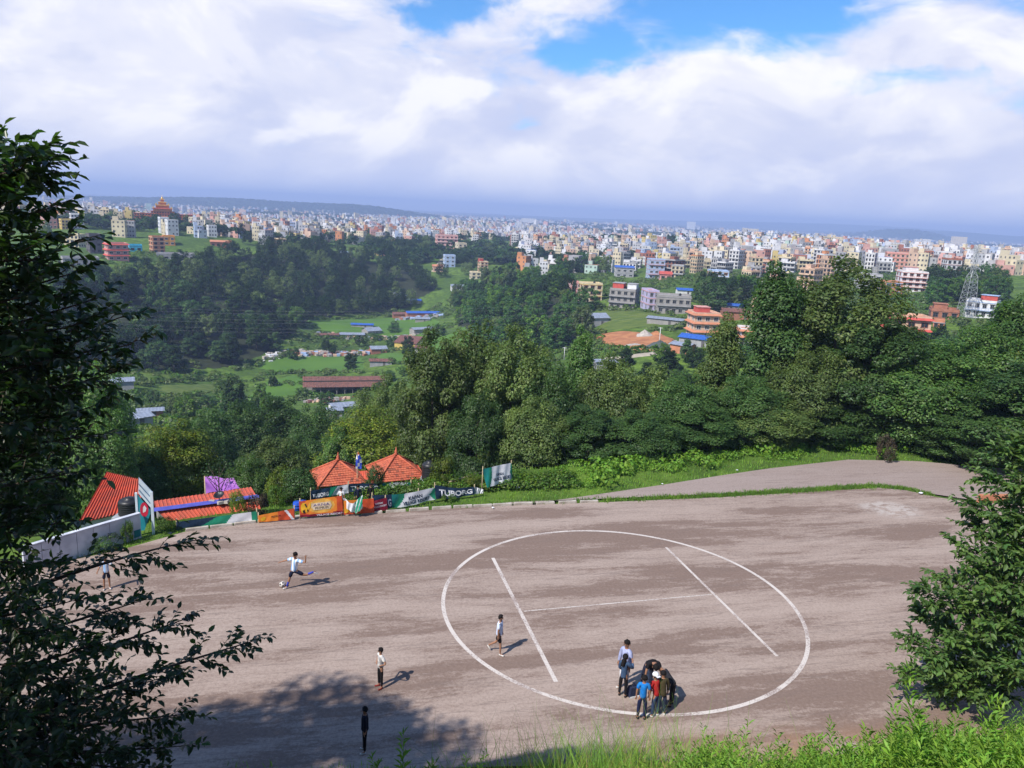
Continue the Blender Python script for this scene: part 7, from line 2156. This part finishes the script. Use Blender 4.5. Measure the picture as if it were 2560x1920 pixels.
def bank_plants():
    """weeds and long grass on the bank below the viewpoint"""
    g = np.random.default_rng(61)
    # weed prototypes: upright stems with whorls of narrow leaves
    protos = []
    for s in range(4):
        h = 0.9 + 0.15 * s; C = []; N = []; A = []; L = []
        stems = MB()
        for st in range(4):
            th = st * 1.7 + s; e = Vector((0.22 * math.cos(th), 0.22 * math.sin(th), h * (0.75 + 0.25 * g.random())))
            for q in range(42):
                u = 0.12 + 0.88 * q / 41; p = Vector((e.x * u * u, e.y * u * u, e.z * u)); a0 = q * 2.4
                for r_ in range(2):
                    a = a0 + r_ * 3.1; d = Vector((math.cos(a), math.sin(a), 0.55 + 0.5 * u)).normalized()
                    C.append(p + d * 0.055 * (1.4 - 0.7 * u)); A.append(d); N.append(Vector((-d.x * 0.5, -d.y * 0.5, 1)) + Vector(g.normal(size=3)) * 0.35); L.append(0.118 * (1.25 - 0.72 * u))
        C = np.array([tuple(c) for c in C]); A = unit(np.array([tuple(c) for c in A])); N = np.array([tuple(c) for c in N]); N = unit(N - A * (N * A).sum(1, keepdims=True)); L = np.array(L)
        V, Q = leaf_arrays(C, N, L, L * 0.24, 0.3, A); protos.append(V)
    VS = []; seen = 0
    spots = []
    for _ in range(14000):
        px = g.uniform(900, 2640); d = g.uniform(5.5, 15.5)
        rr_ = ray(px, 1860); az = math.atan2(rr_[0], rr_[1])
        x, y = d * math.sin(az), d * math.cos(az)
        z = tz(x, y)
        sc_ = 0.7 + 0.5 * g.random(); pxx, pyy = proj((x, y, z + 1.12 * sc_))
        # how high the weeds reach in the picture, column by column
        top = np.interp(px, [900, 1150, 1300, 1600, 1800, 1900, 1960, 2020, 2090, 2230, 2300, 2420, 2560, 2640], [1940, 1930, 1935, 1915, 1850, 1880, 1900, 1850, 1895, 1820, 1790, 1810, 1785, 1775])
        dens = np.interp(px, [900, 1200, 1650, 1780, 1950, 2200, 2560], [0.01, 0.02, 0.10, 0.28, 0.22, 0.5, 0.6])
        if pyy > top - 6 and pyy < 2020 and g.random() < dens:
            spots.append((x, y, z, sc_)); seen += 1
        if seen > 760: break
    for x, y, z, s in spots:
        V = protos[int(g.integers(4))]; a = g.random() * 6.28; co, si = math.cos(a), math.sin(a)
        VS.append(np.stack([(V[:, 0] * co - V[:, 1] * si) * s + x, (V[:, 0] * si + V[:, 1] * co) * s + y, V[:, 2] * s + z - 0.03], 1))
    V = np.concatenate(VS); o = link('bank_weeds', np_mesh('bank_weeds', V, np.arange(len(V)).reshape(-1, 4), LEAF['weed'])); tag(o, 'bright feathery weeds covering the bank below the viewpoint', 'weeds', kind='stuff')
    # three tall weeds that stand alone
    for lab, px, py, hh, k in [('single feathery weed sprig poking up left of the long grass', 1008, 1862, 1.0, 0), ('weed sprigs left of the long grass tussock', 1170, 1882, 0.9, 1), ('tall weed just below the painted circle', 1800, 1815, 1.3, 2), ('tall weed sprig in front of the bare soil', 2085, 1800, 1.2, 3)]:
        d = 9.0
        p = PD(px, py, d); z = tz(p.x, p.y); t = thing('weed_plant', lab, 'weed', (p.x, p.y, z - 0.05), 0.7 * k); s = (p.z - z) / float(protos[k][:, 2].max())
        t.scale = (s, s, s)
        link('leaves', np_mesh('leaves', protos[k], np.arange(len(protos[k])).reshape(-1, 4), LEAF['weed']), t)
        m = MB()
        for st in range(4):
            th = st * 1.7 + k; m.tube([(0.22 * math.cos(th) * u * u, 0.22 * math.sin(th) * u * u, (0.9 + 0.15 * k) * 0.85 * u) for u in (0, 0.35, 0.7, 1)], [0.010, 0.008, 0.006, 0.003], 5)
        m.build('stem', LEAF['weed'], t)
    # long grass tussocks
    def blades(n, cx, spread, hlo, hhi, d0, d1, m, name, label, wid):
        px = g.normal(size=n) * spread + cx; d = g.uniform(d0, d1, n); rr_ = np.array([ray(q, 1860) for q in px]); az = np.arctan2(rr_[:, 0], rr_[:, 1])
        bx, by = d * np.sin(az), d * np.cos(az); bz = tz_arr(bx, by) - 0.05
        h = g.uniform(hlo, hhi, n); th = g.random(n) * 6.283; ln = h * g.uniform(0.15, 0.75, n); S = 6; V = []
        w = wid * (0.6 + 0.8 * g.random(n)); dx, dy = np.cos(th), np.sin(th)
        fx, fy = by / np.hypot(bx, by), -bx / np.hypot(bx, by)       # blade width across the slope
        for k in range(S + 1):
            u = k / S; X = bx + dx * ln * u * u; Y = by + dy * ln * u * u; Z = bz + h * (u - 0.22 * u ** 3 * (ln / h)); ww = w * (1 - u ** 1.5) + 0.0006
            V.append(np.stack([np.stack([X - fx * ww, Y - fy * ww, Z], 1), np.stack([X + fx * ww, Y + fy * ww, Z], 1)], 1))
        V = np.stack(V, 1); idx = np.arange(n * (S + 1) * 2).reshape(n, S + 1, 2)
        Q = np.stack([idx[:, :-1, 0], idx[:, :-1, 1], idx[:, 1:, 1], idx[:, 1:, 0]], -1).reshape(-1, 4)
        o = link(name, np_mesh(name, V.reshape(-1, 3), Q, m)); tag(o, label, 'grass', kind='stuff')
    blades(1500, 1560, 190, 0.6, 1.25, 7.5, 11.5, LEAF['grass'], 'long_grass', 'long green grass tussock in the bottom centre', 0.006)
    blades(340, 1500, 200, 1.0, 1.75, 7.5, 10.5, LEAF['grass'], 'long_grass', 'tallest thin grass stalks rising before the group of people', 0.0032)
    blades(170, 1560, 170, 0.8, 1.5, 7.5, 10.0, LEAF['dry'], 'dry_grass', 'dry straw-coloured grass blades among the green tussock', 0.005)
    blades(600, 1330, 230, 0.3, 0.65, 9.5, 15.0, LEAF['grass'], 'short_grass', 'shorter grass at the lower edge left of the tussock', 0.006)
    N = 2600; x = g.uniform(-12, 22, N); y = g.uniform(15, 23, N); dd = poly_dist(x, y, FLAT); ok = (dd > -0.8) & (dd < 2.5) & (y < np.interp(x, FLAT[:11, 0], FLAT[:11, 1]) + 0.9)
    ok &= g.random(N) < np.where(dd < 0, 0.18, 0.9)
    tufts('bank_foot_grass', 'sparse grass at the foot of the bank by the tarmac', x[ok], y[ok], 0.22, 6, LEAF['grass'], 62, 0.06)


bank_plants()

# ------------------------------------------------------------------ people
SKIN = mat('skin', (0.30, 0.155, 0.095), (0.25, 0.125, 0.075), 8, 0.55, spec=0.35)
HAIR = mat('hair_black', (0.012, 0.010, 0.010), (0.008, 0.007, 0.007), 30, 0.8, spec=0.15)


def cloth(name, c, c2=None):
    return mat('cloth_' + name, c, c2, 9, 0.85, 0.2, spec=0.15)


def stripe_mat():
    m = bpy.data.materials.new('cloth_striped_jersey'); m.use_nodes = True
    t = NT(m.node_tree); out = t.n('ShaderNodeOutputMaterial'); b = t.n('ShaderNodeBsdfPrincipled'); b.inputs['Roughness'].default_value = 0.85
    sp = t.n('ShaderNodeSeparateXYZ'); t.t.links.new(t.n('ShaderNodeTexCoord').outputs['Object'], sp.inputs[0])
    w = t.ramp(t.math('SINE', t.math('MULTIPLY', t.math('ADD', sp.outputs[0], 0.5), 2 * math.pi / 0.145)), -0.1, 0.1)
    t.t.links.new(t.mix(w, (0.24, 0.42, 0.72), (0.72, 0.75, 0.80)), b.inputs['Base Color']); t.t.links.new(b.outputs[0], out.inputs[0])
    return m


JERSEY = stripe_mat()


def skin_obj(name, nodes, edges, m, parent, root=0, sub=1):
    """continuous surface grown round a skeleton: nodes = [(pos, radius)]"""
    me = bpy.data.meshes.new(name); me.from_pydata([tuple(p) for p, r in nodes], edges, []); me.materials.append(m); me.update()
    o = link(name, me, parent)
    md = o.modifiers.new('skin', 'SKIN'); md.use_smooth_shade = True; md.branch_smoothing = 0.4
    sv = me.skin_vertices[0].data
    for i, (p, r) in enumerate(nodes):
        sv[i].radius = r if isinstance(r, tuple) else (r, r); sv[i].use_root = (i == root)
    ss = o.modifiers.new('subdivision', 'SUBSURF'); ss.levels = sub; ss.render_levels = sub
    return o


def person(label, foot, H, face, torso=(0, 0, 1), head=(0, 0.05, 1), look=(0, 1, 0), armL=((-0.22, 0.02, -1), (-0.05, 0.18, -1)), armR=((0.22, 0.02, -1), (0.05, 0.18, -1)),
           legL=((-0.06, 0.02, -1), (-0.02, -0.03, -1)), legR=((0.06, 0.02, -1), (0.02, -0.03, -1)), top=None, sleeve='short', bottom=None, legs='long', shoe=None, hair='short', cap=None, open_hem=0.0, ball=None, sock=None):
    V3 = Vector; U = lambda v: V3(v).normalized()
    t = thing('person', label, 'person', (0, 0, 0), face - math.pi / 2, 'people on the tarmac')
    td = U(torso); side = V3((1, 0, 0)); side = (side - td * side.dot(td)).normalized(); fw = td.cross(side) * -1
    fw = side.cross(td) * -1 if False else (td.cross(side)) * -1
    fw = U(side.cross(td)) * -1 if side.cross(td).y < 0 and False else U(td.cross(side))
    J = {}
    J['pel'] = V3((0, 0, 0)); J['waist'] = td * 0.11 * H; J['chest'] = td * 0.225 * H; J['nb'] = td * 0.305 * H
    hd = U(V3(head) * 0.6 + td * 0.4); J['neck'] = J['nb'] + hd * 0.035 * H; J['hl'] = J['neck'] + hd * 0.035 * H; J['hm'] = J['neck'] + hd * 0.082 * H; J['ht'] = J['neck'] + hd * 0.125 * H
    for s, k, arm, leg in ((-1, 'L', armL, legL), (1, 'R', armR, legR)):
        J['sh' + k] = J['nb'] - td * 0.022 * H + side * s * 0.098 * H
        J['el' + k] = J['sh' + k] + U(arm[0]) * 0.165 * H; J['wr' + k] = J['el' + k] + U(arm[1]) * 0.140 * H
        J['pa' + k] = J['wr' + k] + U(arm[1]) * 0.040 * H
        J['hi' + k] = J['pel'] + side * s * 0.052 * H - td * 0.015 * H
        J['kn' + k] = J['hi' + k] + U(leg[0]) * 0.245 * H; J['an' + k] = J['kn' + k] + U(leg[1]) * 0.235 * H
        fd = U(leg[2]) if len(leg) > 2 else U((s * 0.25, 1, -0.12))
        J['to' + k] = J['an' + k] + V3((0, 0, -0.018 * H)) + fd * 0.095 * H; J['fd' + k] = fd
    low = min(J['anL'].z, J['anR'].z); sup = 'L' if J['anL'].z <= J['anR'].z else 'R'
    both = abs(J['anL'].z - J['anR'].z) < 0.06 * H
    ax = (J['anL'] + J['anR']) / 2 if both else J['an' + sup]
    sh = V3((-ax.x, -ax.y, 0.045 * H - low))
    for k in J:
        if not k.startswith('fd'): J[k] = J[k] + sh
    t.location = foot
    # body: one surface, hands with fingers
    nodes = []; idx = {}; ed = []
    def nd(k, p, r): idx[k] = len(nodes); nodes.append((p, r * H if not isinstance(r, tuple) else (r[0] * H, r[1] * H))); return idx[k]
    for k, r in (('pel', .066), ('waist', .060), ('chest', .070), ('nb', .040), ('neck', .029), ('hl', .043), ('hm', .056), ('ht', .044)): nd(k, J[k], r)
    ed += [(i, i + 1) for i in range(7)]
    for k in 'LR':
        nd('sh' + k, J['sh' + k], .033); nd('el' + k, J['el' + k], .024); nd('wr' + k, J['wr' + k], .016); nd('pa' + k, J['pa' + k], .020)
        ed += [(idx['nb'], idx['sh' + k]), (idx['sh' + k], idx['el' + k]), (idx['el' + k], idx['wr' + k]), (idx['wr' + k], idx['pa' + k])]
        d = (J['pa' + k] - J['wr' + k]).normalized(); sx = d.cross(V3((0, 0, 1))) if abs(d.z) < 0.9 else V3((1, 0, 0)); sx = (sx - d * sx.dot(d)).normalized(); nn = d.cross(sx)
        for f in range(4):
            o = (f - 1.5) * 0.0085 * H; l = (0.040, 0.046, 0.043, 0.034)[f] * H
            a = nd(f'f{f}{k}', J['pa' + k] + d * l * 0.55 + sx * o * 1.2, .0055); b = nd(f'g{f}{k}', J['pa' + k] + d * l + sx * o * 1.25 + nn * 0.010 * H, .0045); ed += [(idx['pa' + k], a), (a, b)]
        a = nd('t' + k, J['wr' + k] + d * 0.03 * H + sx * 0.026 * H, .006); b = nd('u' + k, J['wr' + k] + d * 0.052 * H + sx * 0.032 * H, .005); ed += [(idx['wr' + k], a), (a, b)]
        nd('hi' + k, J['hi' + k], .048); nd('kn' + k, J['kn' + k], .032); nd('an' + k, J['an' + k], .020); nd('to' + k, J['to' + k], .017)
        ed += [(idx['pel'], idx['hi' + k]), (idx['hi' + k], idx['kn' + k]), (idx['kn' + k], idx['an' + k]), (idx['an' + k], idx['to' + k])]
    skin_obj('body', nodes, ed, SKIN, t)
    # shirt or jacket
    e = 0.011
    hem = J['pel'] - (J['nb'] - J['pel']).normalized() * (0.03 + open_hem) * H
    n = [(hem, (.080 + e) * H), (J['waist'], (.068 + e) * H), (J['chest'], (.080 + e) * H), (J['nb'], (.040 + e) * H)]; es = [(0, 1), (1, 2), (2, 3)]
    for k in 'LR':
        i = len(n); n.append((J['sh' + k], (.036 + e) * H)); es.append((3, i))
        if sleeve == 'short': n.append((J['sh' + k].lerp(J['el' + k], 0.72), (.029 + e) * H)); es.append((i, i + 1))
        else:
            n.append((J['el' + k], (.026 + e) * H)); n.append((J['el' + k].lerp(J['wr' + k], 0.93), (.019 + e) * H)); es += [(i, i + 1), (i + 1, i + 2)]
    skin_obj('shirt' if sleeve == 'short' else 'jacket', n, es, top, t, 1)
    n = [(J['pel'] + (J['waist'] - J['pel']) * 0.35, .072 * H), (J['pel'], .075 * H)]; es = [(0, 1)]
    for k in 'LR':
        i = len(n); n.append((J['hi' + k], .056 * H)); es.append((1, i))
        if legs == 'short': n.append((J['hi' + k].lerp(J['kn' + k], 0.86), .050 * H)); es.append((i, i + 1))
        else:
            n.append((J['kn' + k], .041 * H)); n.append((J['kn' + k].lerp(J['an' + k], 0.92), .032 * H)); es += [(i, i + 1), (i + 1, i + 2)]
    skin_obj('shorts' if legs == 'short' else 'trousers', n, es, bottom, t, 1)
    if sock:
        for k in 'LR':
            skin_obj('sock', [(J['kn' + k].lerp(J['an' + k], 0.25), .030 * H), (J['kn' + k].lerp(J['an' + k], 0.6), .029 * H), (J['an' + k], .023 * H)], [(0, 1), (1, 2)], sock, t)
    for k in 'LR':
        a, b = J['an' + k], J['to' + k]; f = J['fd' + k]
        skin_obj('shoe', [(a - f * 0.03 * H + V3((0, 0, -.022 * H)), .023 * H), (a + f * 0.03 * H + V3((0, 0, -.020 * H)), .026 * H), (b + f * 0.012 * H, .021 * H)], [(0, 1), (1, 2)], shoe, t)
    # head: hair, eyes, nose, ears
    lk = U(look); lk = U(lk - hd * lk.dot(hd)); sd = U(lk.cross(hd)); c = J['hm']
    g = np.random.default_rng(len(label)); b = MB(); vs = []; fs = []; nu, nv = 16, 9
    for j in range(nv + 1):
        v = j / nv * 1.95
        for i in range(nu):
            a = 2 * math.pi * i / nu; d = lk * math.cos(a) * math.sin(v) + sd * math.sin(a) * math.sin(v) + hd * math.cos(v)
            front = max(0, math.cos(a)) * math.sin(min(v, 1.57))
            r = 0.067 * H * (1 + 0.05 * g.normal()) * (1 - 0.28 * (front > 0.35) * (v > 1.05)); vs.append(c + hd * 0.012 * H + d * r)
    for j in range(nv):
        for i in range(nu):
            fs.append((j * nu + i, j * nu + (i + 1) % nu, (j + 1) * nu + (i + 1) % nu, (j + 1) * nu + i))
    b.add(vs, fs, True); b.build('hair', HAIR, t)
    if hair == 'long':
        skin_obj('hair_length', [(c - lk * 0.045 * H, .05 * H), (J['neck'] - lk * 0.06 * H, .052 * H), (J['chest'] - lk * 0.085 * H, .045 * H)], [(0, 1), (1, 2)], HAIR, t)
    if cap:
        b = MB(); b.v = []; q = [(0.074, -0.004), (0.073, 0.03), (0.055, 0.06), (0.02, 0.074)]; rot = hd.to_track_quat('Z', 'Y')
        b.lathe([(r * H, z * H) for r, z in q], n=14); b.box((0, 0.09 * H, 0.0), (0.09 * H, 0.07 * H, 0.008 * H))
        o = b.build('cap', cap, t, c + hd * 0.02 * H); o.rotation_mode = 'QUATERNION'; o.rotation_quaternion = rot @ Matrix.Rotation(math.atan2(-lk.x, lk.y), 4, 'Z').to_quaternion()
    eb = MB(); eb.lathe([(0.001, -0.007 * H), (0.006 * H, -0.003 * H), (0.006 * H, 0.003 * H), (0.001, 0.007 * H)], n=6); em = eb.mesh('eye', HAIR)
    for s in (-1, 1):
        link('eye', em, t, c + lk * 0.053 * H + sd * s * 0.022 * H)
        q = MB(); q.box((0, 0, 0), (0.012 * H, 0.018 * H, 0.032 * H), 0, 0.8); q.build('ear', SKIN, t, c - hd * 0.004 * H + sd * s * 0.060 * H)
    q = MB(); q.box((0, 0, 0), (0.014 * H, 0.018 * H, 0.026 * H), 0, 0.5); q.build('nose', SKIN, t, c + lk * 0.058 * H - hd * 0.014 * H)
    return t


def people():
    navy = cloth('navy', (0.012, 0.016, 0.04)); black = cloth('black', (0.012, 0.011, 0.013)); white = cloth('white', (0.72, 0.73, 0.76)); shoe_w = mat('shoe_pale', (0.6, 0.58, 0.56), None, 9, 0.6); shoe_k = mat('shoe_dark', (0.02, 0.018, 0.018), None, 9, 0.6)
    F = lambda px, py: P(px, py, 0.005)
    kf = F(717, 1471)
    person('boy in a blue and white striped jersey swinging his leg at a football', kf, 1.66, R(-100), torso=(-0.16, 0.05, 1), head=(0.1, 0.15, 1), look=(0.3, 1, -0.35), armL=((-0.95, 0.0, -0.12), (-0.15, 0.15, 1)), armR=((0.85, -0.05, -0.35), (0.9, 0.1, -0.38)),
           legR=((0.26, 0.06, -1), (0.34, 0.0, -1), (0.7, 0.8, -0.1)), legL=((-0.75, -0.35, -0.5), (-0.75, -0.5, 0.25), (-0.7, -0.5, -0.5)), top=JERSEY, bottom=navy, legs='short', shoe=shoe_w, sock=cloth('blue_sock', (0.05, 0.07, 0.45)))
    # football: pale ball with dark patches
    b = F(706, 1468); ico = bmesh.new(); bmesh.ops.create_icosphere(ico, subdivisions=3, radius=0.125); me = bpy.data.meshes.new('football'); ico.to_mesh(me); ico.free()
    iv = bmesh.new(); bmesh.ops.create_icosphere(iv, subdivisions=1, radius=1); cs = [v.co.normalized() for v in iv.verts]; iv.free()
    me.materials.append(cloth('ball_white', (0.70, 0.66, 0.62))); me.materials.append(cloth('ball_dark', (0.03, 0.03, 0.03)))
    for p in me.polygons:
        p.use_smooth = True; p.material_index = 1 if max(p.center.normalized().dot(c) for c in cs) > 0.94 else 0
    o = link('football', me, None, b + Vector((0, 0, 0.125))); o.rotation_euler = (0.5, 0.3, 0.2); tag(o, 'white football with dark patches at the kicking boy\'s foot', 'ball')
    person('boy in a pale blue shirt and dark shorts walking inside the circle', F(1250, 1639), 1.50, R(-12), torso=(0, 0.05, 1), armL=((-0.12, 0.1, -1), (0, 0.2, -1)), armR=((0.12, -0.1, -1), (0, 0.05, -1)),
           legR=((0.04, 0.25, -1), (0, 0.0, -1)), legL=((-0.04, -0.28, -1), (0, -0.85, -0.55), (0, 0.5, -0.9)), top=mat('cloth_sky_jersey', (0.42, 0.54, 0.80), (0.62, 0.68, 0.80), 7, 0.85), bottom=black, legs='short', shoe=shoe_w, open_hem=0.03)
    person('child with hands on hips in a pale top and dark trousers left of the circle', F(951, 1718), 1.40, R(215), look=(0.4, 1, -0.1), armL=((-0.8, -0.2, -0.75), (0.75, 0.45, -0.5)), armR=((0.8, -0.2, -0.75), (-0.75, 0.45, -0.5)),
           top=cloth('pale_print', (0.60, 0.57, 0.53), (0.30, 0.30, 0.32)), bottom=black, shoe=cloth('red_shoe', (0.30, 0.03, 0.03)), sock=cloth('red_sock', (0.28, 0.03, 0.03)), hair='short')
    person('dark-clothed person standing in the tree shadow at the bottom', F(912, 1879), 1.42, R(190), armL=((-0.14, 0, -1), (0, 0.05, -1)), armR=((0.14, 0, -1), (0, 0.05, -1)), top=cloth('dark_navy', (0.008, 0.010, 0.022)), sleeve='long', bottom=black, shoe=shoe_w, open_hem=0.03)
    person('boy in a white and blue top half hidden by the left branches', F(268, 1472), 1.38, R(-60), armL=((-0.5, 0.3, -0.8), (-0.2, 0.8, -0.2)), armR=((0.5, 0.3, -0.8), (0.2, 0.8, -0.2)), top=JERSEY, bottom=navy, legs='short', shoe=shoe_w)
    # the group at the near rim of the circle
    person('man in a light blue shirt looking left, tallest of the group', F(1558, 1722), 1.76, R(220), look=(-0.2, 1, 0), top=cloth('light_blue', (0.36, 0.40, 0.62)), sleeve='long', bottom=white, shoe=shoe_w, open_hem=0.02)
    person('long-haired girl in a denim jacket raising a hand to her face', F(1555, 1741), 1.50, R(60), look=(0.2, 1, -0.3), armR=((0.35, 0.45, -0.7), (-0.35, 0.5, 0.9)), armL=((-0.15, 0.1, -1), (0.3, 0.7, -0.5)), top=cloth('denim', (0.05, 0.09, 0.17)), sleeve='long', bottom=black, shoe=shoe_k, hair='long', open_hem=0.06)
    person('person in black bending forward with arms hanging in the group', F(1615, 1716), 1.74, R(-82), torso=(0, 0.85, 0.62), head=(0, 1, -0.5), look=(0, 0.2, -1), armL=((-0.3, 0.25, -1), (-0.12, 0.1, -1)), armR=((0.3, 0.25, -1), (0.12, 0.1, -1)), legL=((-0.12, -0.15, -1), (0, -0.05, -1)), legR=((0.12, -0.15, -1), (0, -0.05, -1)), top=black, bottom=cloth('dark_jean', (0.02, 0.025, 0.05)), shoe=shoe_k)
    person('boy in a bright blue t-shirt seen from behind in the group', F(1602, 1798), 1.50, R(84), armL=((-0.2, 0, -1), (-0.05, 0.1, -1)), armR=((0.2, 0, -1), (0.05, 0.1, -1)), top=cloth('bright_blue', (0.015, 0.19, 0.58)), bottom=cloth('deep_navy', (0.012, 0.018, 0.055)), shoe=shoe_k)
    person('person in a red top and white cap between the others of the group', F(1636, 1791), 1.44, R(120), torso=(0, 0.22, 1), top=cloth('red', (0.34, 0.02, 0.02)), sleeve='long', bottom=cloth('jean', (0.03, 0.05, 0.11)), shoe=shoe_w, cap=white)
    person('person in an olive jacket seen from behind at the right of the group', F(1652, 1788), 1.48, R(100), torso=(0, 0.2, 1), top=cloth('olive', (0.055, 0.045, 0.022)), sleeve='long', bottom=cloth('jean2', (0.02, 0.03, 0.06)), shoe=shoe_w, open_hem=0.05)
    person('stooping person in a dark grey jacket on the far right of the group', F(1678, 1764), 1.50, R(150), torso=(0, 0.75, 0.75), head=(0, 1, 0.1), look=(0, 0.6, -0.8), armL=((-0.2, 0.5, -1), (0, 0.4, -1)), armR=((0.2, 0.5, -1), (0, 0.4, -1)), top=cloth('dark_grey', (0.03, 0.032, 0.04)), sleeve='long', bottom=black, shoe=shoe_k)
    # bag on the ground
    p = F(1581, 1738); t = thing('backpack', 'dark backpack with a white edge on the ground beside the girl', 'bag', p, 0.4)
    m = MB(); m.box((0, 0, 0.17), (0.36, 0.28, 0.34), 0, 0.72); m.build('bag_body', cloth('bag', (0.02, 0.026, 0.06)), t); m = MB(); m.bb(-0.19, 0.19, -0.155, -0.142, 0.0, 0.06); m.build('white_edge', white, t); m = MB(); m.tube([(-0.08, 0, 0.33), (-0.05, 0, 0.42), (0.05, 0, 0.42), (0.08, 0, 0.33)], 0.012); m.build('handle', black, t)
    # people behind the banners
    for lab, px, pyt, d, tp, fc in (('person with a pale top bending behind the orange banner', 853, 1232, 38.6, white, -90), ('man in dark clothes with a yellow scarf behind the draped cloth', 895, 1228, 38.9, navy, -70), ('person in a dark top standing before the right back banner', 927, 1218, 39.1, black, -100)):
        q = PD(px, pyt, d); z = tz(q.x, q.y); hh = q.z - z
        person(lab, (q.x, q.y, z), max(1.25, min(1.75, hh)), R(fc), top=tp, bottom=black, shoe=shoe_k, sleeve='long' if tp is not white else 'short')


people()
